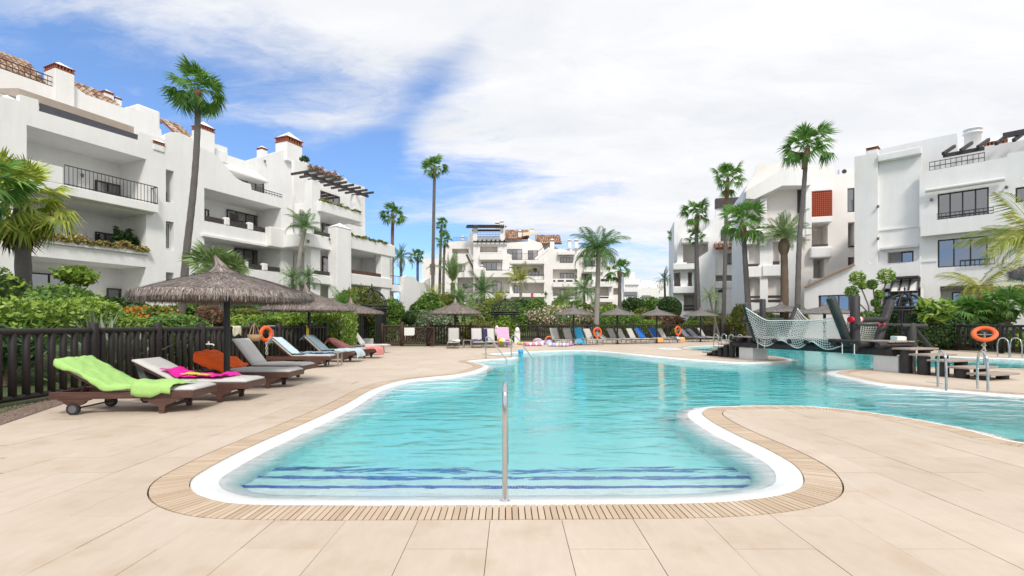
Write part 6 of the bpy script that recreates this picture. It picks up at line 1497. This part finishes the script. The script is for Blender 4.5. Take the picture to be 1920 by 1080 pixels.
# ================================================================== rope bridge
logm = plain('weathered_dark_log', (.032, .03, .031), .6, .5, 2.5, bmp=.01, bscale=18, stretch=(3, 3, .7)); logg = plain('green_black_log', (.022, .032, .030), .5, .4, 2.5, bmp=.008, bscale=18)
plank = plain('silvery_plank', (.36, .30, .255), .85, .2, 6, bmp=.004, bscale=30, stretch=(1, 8, 8)); rope = plain('white_rope', (.80, .80, .77), .9, .1, 20); plinth_m = plain('white_render', (.80, .795, .78), .9, .08, 2)
br = empty('rope_bridge', (9.05, 18.0, 0), math.atan2(-.945, .326)); tag(br, 'dark log rope bridge with white netting crossing the pool', 'bridge')
for x in (0, 4.9): MB().box(x-.33, x+.33, -.36, .36, -.02, .42).build('plinth', plinth_m, br, bevel=.015)
for y in (-.36, .36): MB().tube([(-.55, y, .535), (5.15, y, .535)], .115, 14).build('main_beam', logm, br, fixn=False)
k = 0
for x in [-.42, -.1, .45, .9, 1.5, 2.1, 2.7, 3.3, 3.75, 4.1, 4.5, 5.0]: MB().tube([(x, -.82 if x > 3.5 else -.66, .715), (x, .68, .715)], .075, 12).build('cross_log', logm, br, fixn=False)
for i in range(4): 
    y = -.39+i*.26; MB().box(-.5, 5.1, y-.12, y+.12, .79, .825).build('deck_plank', plank, br)
def post(a, b_, r=.10, m=logm):
    a = Vector(a); b_ = Vector(b_); d = (b_-a).normalized(); return MB().tube([a, b_-d*.03, b_], [r, r, r*.75], 14).build('post', m, br, fixn=False)
post((.67, -.55, .72), (.62, -1.02, 2.02), .115, logg); post((.8, .55, .72), (.75, 1.35, 2.0), .10); post((.5, -.08, .5), (.5, -.08, 2.2), .105)
post((4.0, -.55, .72), (3.95, -1.2, 2.06), .125, logg); post((4.14, -.47, .5), (4.14, -.47, 2.12), .125); post((4.1, .5, .72), (4.1, 1.12, 2.0), .115)
post((4.0, -.45, .82), (4.14, -.43, 1.42), .07); post((3.3, .6, .6), (3.3, .7, 1.5), .09); post((5.0, .55, .6), (5.0, .55, 1.32), .11); post((5.0, .62, 1.2), (5.1, 1.25, .55), .06)
for (a, b_, r) in (((4.14, -.62, 1.42), (4.14, .8, 1.42), .078), ((4.34, -.7, 1.27), (4.34, 1.75, 1.27), .036), ((.6, -1.15, 1.44), (.6, .75, 1.44), .075), ((4.9, .3, 1.24), (5.2, .85, 1.24), .06), ((3.6, -.80, .80), (4.5, -.80, .80), .05)):
    MB().tube([a, b_], r, 12).build('cross_bar', logm, br, fixn=False)
tw, tr_ = plain('white_tape', (.75, .78, .80), .5), plain('red_tape', (.72, .02, .05), .5)
for y0, y1, m in ((-.68, -.60, tr_), (-.345, -.28, tw), (-.28, -.22, tr_)): MB().tube([(4.14, y0, 1.42), (4.14, y1, 1.42)], .088, 14).build('barrier_tape', m, br, fixn=False)
MB().tube([(4.34, .16, 1.27), (4.34, .22, 1.27)], .05, 10).build('barrier_tape', tr_, br, fixn=False); MB().tube([(4.34, .38, 1.27), (4.34, .44, 1.27)], .05, 10).build('barrier_tape', tr_, br, fixn=False)
def net(sgn_, t0, t1, nx_, nz_, seed):
    rr = random.Random(seed); mb = MB(); ph = [rr.uniform(0, 6) for _ in range(6)]
    def pt(a, b_):
        t = t0+(t1-t0)*a; zt = 1.40+.46*max(0, 1-a*4)**1.6+.10*max(0, (a-.75)*4)**1.5
        zb = .70-.14*abs(sin(a*8.2+ph[0]))**1.5-.05*sin(a*19+ph[1]); z = zt+(zb-zt)*b_
        y = .60+.34*max(0, (z-.78)/.65)*(1-.35*sin(pi*a))+.05*sin(a*9+b_*3+ph[2])-(.04 if b_ > .95 else 0)
        y += .10*sin(pi*b_)*sin(pi*a)
        return Vector((t+.03*sin(b_*7+a*11+ph[3]), sgn_*y, z))
    r = .0085
    for i in range(nx_+1): mb.tube([pt(i/nx_, j/nz_) for j in range(nz_+1)], r, 4, False)
    for j in range(nz_+1): mb.tube([pt(i/nx_, j/nz_) for i in range(nx_+1)], r if 0 < j < nz_ else r*2.2, 4, False)
    o = mb.build('rope_net', rope, br, fixn=False); return o
net(-1, .72, 3.98, 44, 12, 1); net(1, .85, 4.08, 44, 12, 2)
for i, (t, z) in enumerate(((5.42, .655), (5.83, .52), (6.24, .40), (6.65, .265), (7.06, .145))):
    s = MB().box(t-.23, t+.23, -.56, .56, z-.045, z).build('step_plank', plank, br, bevel=.006)
    for y in (-.36, .36): MB().tube([(t, y, 0), (t, y, z-.045)], .135 if z > .2 else .12, 14).build('step_log', logm, br, fixn=False)
for i, (t, z) in enumerate(((-.72, .655), (-1.03, .52), (-1.34, .40), (-1.65, .265), (-1.96, .145))):
    MB().box(t-.2, t+.2, -.5, .5, z-.045, z).build('step_plank', plank, br, bevel=.006)
    for y in (-.3, .3): MB().tube([(t, y, 0), (t, y, z-.045)], .105, 14).build('step_log', logm, br, fixn=False)
for x, y in ((.9, -.72), (1.2, -.74), (4.05, -.86), (4.4, -.86)): MB().tube([(x, y, .72), (x, y, .42)], .012, 5).build('rope_end', rope, br, fixn=False)
# ================================================================== metal rails and ladders
steel = plain('polished_steel', (.62, .62, .63), .16, .06, 5, metal=1)
def rail(name, label, pts, r=.021, group=None, cat='handrail', flange=True):
    p0 = Vector(pts[0]); o = empty(name, p0); tag(o, label, cat, group); q_ = catmull([Vector(p)-p0 for p in pts], .06, False)+[Vector(pts[-1])-p0]
    MB().tube(q_, r, 14).build('bar', steel, o, fixn=False)
    if flange: MB().tube([(0, 0, -.004), (0, 0, .012)], r*2.2, 16).build('flange', steel, o, fixn=False)
    return o
rail('pool_handrail', 'single steel handrail standing upright at the near end of the pool', [(-.052, 3.535, -.02), (-.052, 3.535, .3), (-.052, 3.535, .70), (-.052, 3.56, .80), (-.052, 3.64, .835), (-.052, 3.75, .80), (-.052, 4.3, .33), (-.052, 4.85, -.30)], .0205)
a = G(911, 671.5); rail('pool_handrail', 'sloping steel handrail at the far steps, nearer the four loungers', [(a.x, a.y, 0), (a.x, a.y, .5), (a.x+.01, a.y, .78), (a.x+.10, a.y-.03, .80), (a.x+.45, a.y-.35, .40), (a.x+.85, a.y-.7, -.1)], .022, 'handrails of the far pool steps')
a = G(958.5, 669); rail('pool_handrail', 'sloping steel handrail at the far steps, nearer the beach toys', [(a.x, a.y, 0), (a.x, a.y, .5), (a.x+.02, a.y, .80), (a.x+.12, a.y-.03, .84), (a.x+.5, a.y-.5, .40), (a.x+.88, a.y-1.0, -.1)], .022, 'handrails of the far pool steps')
def ladder(x, y, dx, dy, w, label, h=.75, group='steel pool ladders'):
    """x, y: between the stiles on the deck; (dx,dy): towards the water"""
    o = empty('pool_ladder', (x, y, 0)); tag(o, label, 'ladder', group); d = Vector((dx, dy, 0)).normalized(); s_ = Vector((-d.y, d.x, 0))
    for s in (-1, 1):
        c_ = s_*(s*w/2); pts = [c_, c_+Vector((0, 0, h*.7)), c_+d*.06+Vector((0, 0, h*.93)), c_+d*.2+Vector((0, 0, h)), c_+d*.36+Vector((0, 0, h*.9)), c_+d*.42+Vector((0, 0, h*.6)), c_+d*.42+Vector((0, 0, -.6))]
        MB().tube(catmull(pts, .05, False)+[pts[-1]], .022, 12).build('stile', steel, o, fixn=False)
    for k in range(3): z = -.08-.22*k; MB().tube([s_*(-w/2)+d*.42+Vector((0, 0, z)), s_*(w/2)+d*.42+Vector((0, 0, z))], .02, 8).build('rung', steel, o, fixn=False)
ladder(9.05, 9.75, -.42, -.9, .62, 'steel pool ladder on the right peninsula before the bridge steps')
g = G(1350, 652); ladder(g.x, g.y+.3, .2, -1, .5, 'small steel ladder behind the left bridge steps'); g = G(1378, 655); ladder(g.x, g.y+.2, .2, -1, .5, 'steel ladder arch peeping over the upper left bridge steps')
g = G(1895, 670); ladder(g.x, g.y+.25, 0, -1, .5, 'steel ladder on the far bank right of the life ring')
# ================================================================== life rings
ringm = plain('orange_ring', (.80, .13, .025), .5, .06, 5); cord_m = plain('pale_cord', (.6, .56, .48), .9)
def ring_mesh(Rr, r, n=40, m=12):
    mb = MB(); vs = [((Rr+r*cos(2*pi*j/m))*cos(2*pi*i/n), r*.8*sin(2*pi*j/m), (Rr+r*cos(2*pi*j/m))*sin(2*pi*i/n)) for i in range(n) for j in range(m)]
    return mb.add(vs, [(i*m+j, ((i+1) % n)*m+j, ((i+1) % n)*m+(j+1) % m, i*m+(j+1) % m) for i in range(n) for j in range(m)], True)
def life_ring(p, label, rz=0, D=.66, stand=True, tilt=0):
    o = empty('life_ring', (p[0], p[1], 0), rz); tag(o, label, 'life ring', 'orange life rings'); Rr = D/2-.07
    ring_mesh(Rr, .062).build('ring', ringm, o, (0, 0, p[2]), fixn=False).rotation_euler = (tilt, 0, 0)
    if stand: 
        MB().tube([(0, .06, 0), (0, .06, p[2]+.05)], .025, 8).build('stand', wire, o, fixn=False); MB().tube([(-Rr*.8, .06, p[2]-.02), (Rr*.8, .06, p[2]-.02)], .018, 6).build('bracket', wire, o, fixn=False)
    pts = [Vector((.04*sin(k*2.1), -.04, p[2]-Rr-.05-k*.05)) for k in range(9)]; MB().tube(pts, .014, 6).build('cord', cord_m, o, fixn=False); MB().tube([Vector((-q_.x-.03, q_.y, q_.z)) for q_ in pts], .014, 6).build('cord', cord_m, o, fixn=False)
a = P(1846, 626, 13.9); life_ring(a, 'large orange life ring on a stake right of the bridge steps', R(-44), .60, True, R(-42))
a = P(1120, 623, 30.5); life_ring(a, 'orange life ring in the middle of the far lounger row', R(20), .68)
a = P(1271, 620, 33.5); life_ring(a, 'orange life ring beside the lilac covered loungers', R(35), .70)
life_ring((-7.66, 14.95, .98), 'orange life ring hung on the near fence above the pale blue towel', R(70), .54, False)
# things hung on the near fence
bag_m = plain('woven_straw', (.42, .27, .15), .9, .25, 40)
bg = empty('straw_bag', (-7.62, 14.2, .78), R(85)); tag(bg, 'woven straw bag hanging from the near fence', 'bag')
MB().lathe([(.0, 0), (.15, .01), (.2, .2), (.19, .2), (.14, .03)], 18).build('basket', bag_m, bg, fixn=False)
for y in (-.06, .06): MB().tube([(-.16, y, .19), (-.08, y*.6, .42), (0, 0, .52), (.08, y*.6, .42), (.16, y, .19)], .011, 6).build('strap', bag_m, bg, fixn=False)
def hung(name, x, y, w, h, mat, label, rz=pi/2, z=1.24):
    rr = random.Random(int(y*9)); vs = []; n = 8; m = 8
    for i in range(n+1):
        for j in range(m+1):
            a = i/n; t = j/m; dz = -h*max(0, t-.15)/.85; yy = -.075+.15*max(0, 1-t/.15) if t < .15 else -.075-.01*sin(a*9+t*3)
            vs.append((w*(a-.5)+.015*sin(t*8+a*3), yy, z+dz*(1+.15*sin(a*7))))
    o = MB().add(vs, [(i*(m+1)+j, (i+1)*(m+1)+j, (i+1)*(m+1)+j+1, i*(m+1)+j+1) for i in range(n) for j in range(m)], True).build(name, mat); o.location = (x, y, 0); o.rotation_euler = (0, 0, rz); o.modifiers.new('s', 'SOLIDIFY').thickness = .006; tag(o, label, 'cloth'); return o
hung('hung_cloth', -7.86, 13.6, .45, .26, cream_t, 'small cream cloth hung over the near fence rail'); hung('hung_towel', -7.80, 15.5, .5, .55, light_lilac, 'lilac towel hung over the near fence beside the life ring'); hung('hung_towel', -7.42, 17.3, .35, .5, yellow, 'yellow and white towel hung at the end of the near fence')
tap = empty('tap', (-7.74, 12.15, .78)); tag(tap, 'small white tap fixed to a near fence post', 'tap'); MB().tube([(0, 0, 0), (.16, 0, .0), (.2, 0, -.03)], .018, 8).build('spout', sgn, tap, fixn=False); MB().tube([(.06, 0, .0), (.06, 0, .07)], .02, 8).build('valve', sgn, tap, fixn=False)
cb = MB().box(-.25, .25, -.02, .02, 0, .42).build('backpack', plain('striped_bag', (.12, .14, .14), .8, .5, 8)); cb.location = (-6.1, 8.3, .22); cb.rotation_euler = (R(-20), 0, R(80)); tag(cb, 'dark striped bag tucked under a raised grey backrest', 'bag')
for v_ in cb.data.vertices: v_.co.y *= 3
# ================================================================== beach toys by the far pool edge
def toy_mat(n_, c_): return plain(n_, c_, .35, .08, 3)
TC = {k_: toy_mat('toy_'+k_, c_) for k_, c_ in dict(red=(.75, .05, .06), orange=(.85, .22, .05), yellow=(.80, .72, .10), purple=(.36, .22, .62), blue=(.05, .40, .80), white=(.78, .78, .80), lilac=(.52, .52, .78), pink=(.80, .30, .50)).items()}
def inflatable(u, v_, w, d, h, m1, m2, label, rz=0, name='pool_float', n=6):
    g = G(u, v_); o = empty(name, (g.x, g.y, 0), rz); tag(o, label, 'pool toy', 'pool toys heaped by the far pool edge')
    for i in range(n):
        x = -w/2+w*(i+.5)/n; r = min(w/n*.56, h); MB().tube([(x, -d/2, r), (x, -d/2+.04, r), (x, d/2-.04, r), (x, d/2, r)], [r*.55, r, r, r*.55], 12).build('air_chamber', m1 if i % 2 else m2, o, fixn=False)
    return o
inflatable(1000, 648, 1.1, .7, .10, TC['white'], TC['pink'], 'white and pink striped inflatable mattress on the deck', R(15)); inflatable(1048, 649, 1.2, .7, .10, TC['lilac'], TC['white'], 'lilac and white inflatable mattress on the deck', R(-8)); inflatable(985, 646, .9, .7, .12, TC['red'], TC['yellow'], 'red and yellow inflatable beside the white cabinet', R(40))
inflatable(1022, 645, 1.2, .7, .16, TC['lilac'], TC['white'], 'pale lilac inflatable heaped behind the others', R(-20)); inflatable(1062, 648, .8, .5, .1, TC['purple'], TC['pink'], 'purple pink inflatable nearest the aqua towel', R(10))
g = G(1030, 646); o = empty('swim_ring', (g.x, g.y, 0)); o.scale = (.7, .7, .7); tag(o, 'orange rimmed lilac inflatable shelter standing among the toys', 'pool toy', 'pool toys heaped by the far pool edge'); ring_mesh(.36, .06).build('ring', TC['orange'], o, (0, 0, .36), fixn=False); MB().lathe([(.38, 0), (.36, .2), (.2, .38), (0, .42)], 18).build('hood', TC['lilac'], o, fixn=False).rotation_euler = (0, 0, 0)
g = G(1008, 645); o = empty('swim_ring', (g.x, g.y, .05)); o.scale = (.7, .7, .7); tag(o, 'colourful swim ring leaning among the inflatables', 'pool toy', 'pool toys heaped by the far pool edge'); q_ = ring_mesh(.33, .1).build('ring', TC['white'], o, (0, 0, .2), fixn=False); q_.rotation_euler = (R(55), 0, 0); q2 = ring_mesh(.33, .104, 40, 12); q3 = q2.build('stripe', TC['pink'], q_, fixn=False); q3.scale = (1, .55, 1)
def beach_ball(u, v_, r, label):
    g = G(u, v_); o = empty('beach_ball', (g.x, g.y, 0)); tag(o, label, 'ball'); cs = [TC['orange'], TC['blue'], TC['white'], TC['orange'], TC['yellow'], TC['white']]
    for k in range(6):
        mb = MB(); vs = []
        for i in range(9):
            for j in range(4): th = pi*i/8; ph = 2*pi*(k+j/3)/6; vs.append((r*sin(th)*cos(ph), r*sin(th)*sin(ph), r+r*cos(th)))
        mb.add(vs, [(i*4+j, i*4+j+1, (i+1)*4+j+1, (i+1)*4+j) for i in range(8) for j in range(3)], True); mb.build('panel', cs[k], o, fixn=False)
beach_ball(940, 650, .26, 'orange and blue beach ball beside the rose pink towel'); beach_ball(955, 647, .2, 'small yellow ball in front of the iron pavilion')
g = G(953, 648.5); o = MB().box(-.13, .13, -.03, .03, 0, 1.0).build('kick_board', TC['purple'], None, g, bevel=.02); o.rotation_euler = (R(12), R(-10), 0); tag(o, 'purple foam board leaning upright beside the beach ball', 'board')
g = G(970, 645); o = empty('toy_cabinet', (g.x, g.y+.3, 0)); tag(o, 'white cabinet with things piled on top before the far fence', 'cabinet'); MB().box(-.18, .18, -.18, .18, 0, .72).build('body', sgn, o, bevel=.01); MB().box(-.2, .2, -.2, .2, .72, .75).build('top', sgn, o)
rr = random.Random(4); mb = MB(); mb.lathe([(.01, 0), (.17, .02), (.14, .2), (.08, .3), (0, .33)], 10); bgo = mb.build('white_bag', wcl, None, (g.x, g.y+.3, .75), fixn=False); tag(bgo, 'white bag piled on the toy cabinet', 'bag')
g = G(927, 648); mb = MB(); mb.lathe([(.02, 0), (.14, .05), (.18, .3), (.1, .55), (.02, .66)], 10); bgo = mb.build('hanging_bag', wcl, None, (g.x+.1, 30.1, .55), fixn=False); tag(bgo, 'white rucksack hung at the end of the brown fence', 'bag')
g = G(976.5, 661); o = MB().lathe([(0, 0), (.10, 0), (.13, .2), (.12, .2), (.095, .02)], 16).build('bucket', TC['blue'], None, (g.x, g.y+.1, WZ-.04), fixn=False); tag(o, 'bright blue bucket floating by the far steps', 'bucket')
# ================================================================== wrought iron pavilions
def pavilion(x, y, w, hp, hd, label, ribs=12):
    o = empty('iron_pavilion', (x, y, ground_h(x, y))); tag(o, label, 'pavilion', 'wrought iron pavilions'); Rr = w/2
    for k in range(4):
        a = pi/4+k*pi/2; c_ = Vector((cos(a)*Rr, sin(a)*Rr, 0))
        mb = MB()
        for dx in (-.13, 0, .13):
            for dy in (-.13, .13): mb.tube([c_+Vector((dx, dy, 0)), c_+Vector((dx, dy, hp))], .032, 6)
        mb.build('post_cluster', iron, o, fixn=False)
    for z in (hp, hp+.16): 
        n = 28; MB().tube([(cos(2*pi*i/n)*(Rr+.16), sin(2*pi*i/n)*(Rr+.16), z) for i in range(n+1)], .06, 6).build('ring_beam', iron, o, fixn=False)
    for k in range(ribs):
        a = 2*pi*k/ribs; MB().tube([(cos(a)*(Rr+.12)*cos(t), sin(a)*(Rr+.12)*cos(t), hp+.16+hd*sin(t)) for t in [i*pi/2/8 for i in range(9)]], .034, 5).build('dome_rib', iron, o, fixn=False)
    for f in (.35, .7): n = 24; t = f; MB().tube([(cos(2*pi*i/n)*(Rr+.12)*cos(t), sin(2*pi*i/n)*(Rr+.12)*cos(t), hp+.16+hd*sin(t)) for i in range(n+1)], .016, 5).build('dome_hoop', iron, o, fixn=False)
    MB().lathe([(.0, 0), (.05, .02), (.09, .12), (.03, .2), (.05, .28), (0, .42)], 10, (0, 0, hp+.16+hd)).build('finial', iron, o, fixn=False)
pavilion(-.55, 38.0, 1.9, 2.05, .95, 'black wrought iron domed pavilion between the two far fences'); pavilion(-8.35, 28.6, 1.5, 2.2, .95, 'black wrought iron arch pavilion behind the grey cushioned loungers', 8); pavilion(20.7, 25.3, 1.6, 2.0, .7, 'black wrought iron pavilion behind the crossbar of the bridge', 10)
# white low seats beyond the bridge, surfboard and white cube by the hedge
for (u0, u1, vt, Y_, lb) in ((1682, 1698, 630.5, 22, 'taller white masonry block behind the bridge steps'), (1698, 1715, 632, 22.02, 'lower white masonry block behind the bridge steps')):
    a, b_ = P(u0, vt, Y_), P(u1, vt, Y_); o = MB().box(0, b_.x-a.x, 0, .4, 0, a.z).build('masonry_block', plinth_m, None, (a.x, Y_, 0), bevel=.02); tag(o, lb, 'block')
a = P(728, 600, 42); pts = [(.33*cos(t)*(1 if abs(sin(t)) < .999 else .9), 1.0*sin(t)) for t in [2*pi*i/28 for i in range(28)]]
o = MB().prism(pts, lambda x, z, d: (x, d, z+1.0), 0, .06).build('surfboard', plain('white_board', (.72, .78, .78), .3), None, (a.x, 42, ground_h(a.x, 42)+.35)); o.rotation_euler = (R(-8), R(6), 0); tag(o, 'white surfboard leaning on the garden pillar', 'surfboard')
a = G(706, 651); o = MB().box(-.22, .22, -.2, .2, 0, .52).build('storage_box', sgn, None, (a.x-.1, a.y-1.2, 0), bevel=.01); tag(o, 'white storage box beside the grey cushioned loungers', 'box')
# small round plunge pool beyond the main one
g = G(1255, 654.5); jz = MB(); 
o = empty('plunge_pool', (g.x, g.y, 0)); struct(o, 'small round plunge pool beyond the main pool')
MB().lathe([(.62, .002), (.58, .03), (.46, .025), (.44, -.02)], 28).build('rim', mos, o, fixn=False); MB().lathe([(0, .012), (.45, .012)], 28).build('plunge_water', plain('plunge_water', (.10, .36, .42), .05, .1), o, fixn=False)
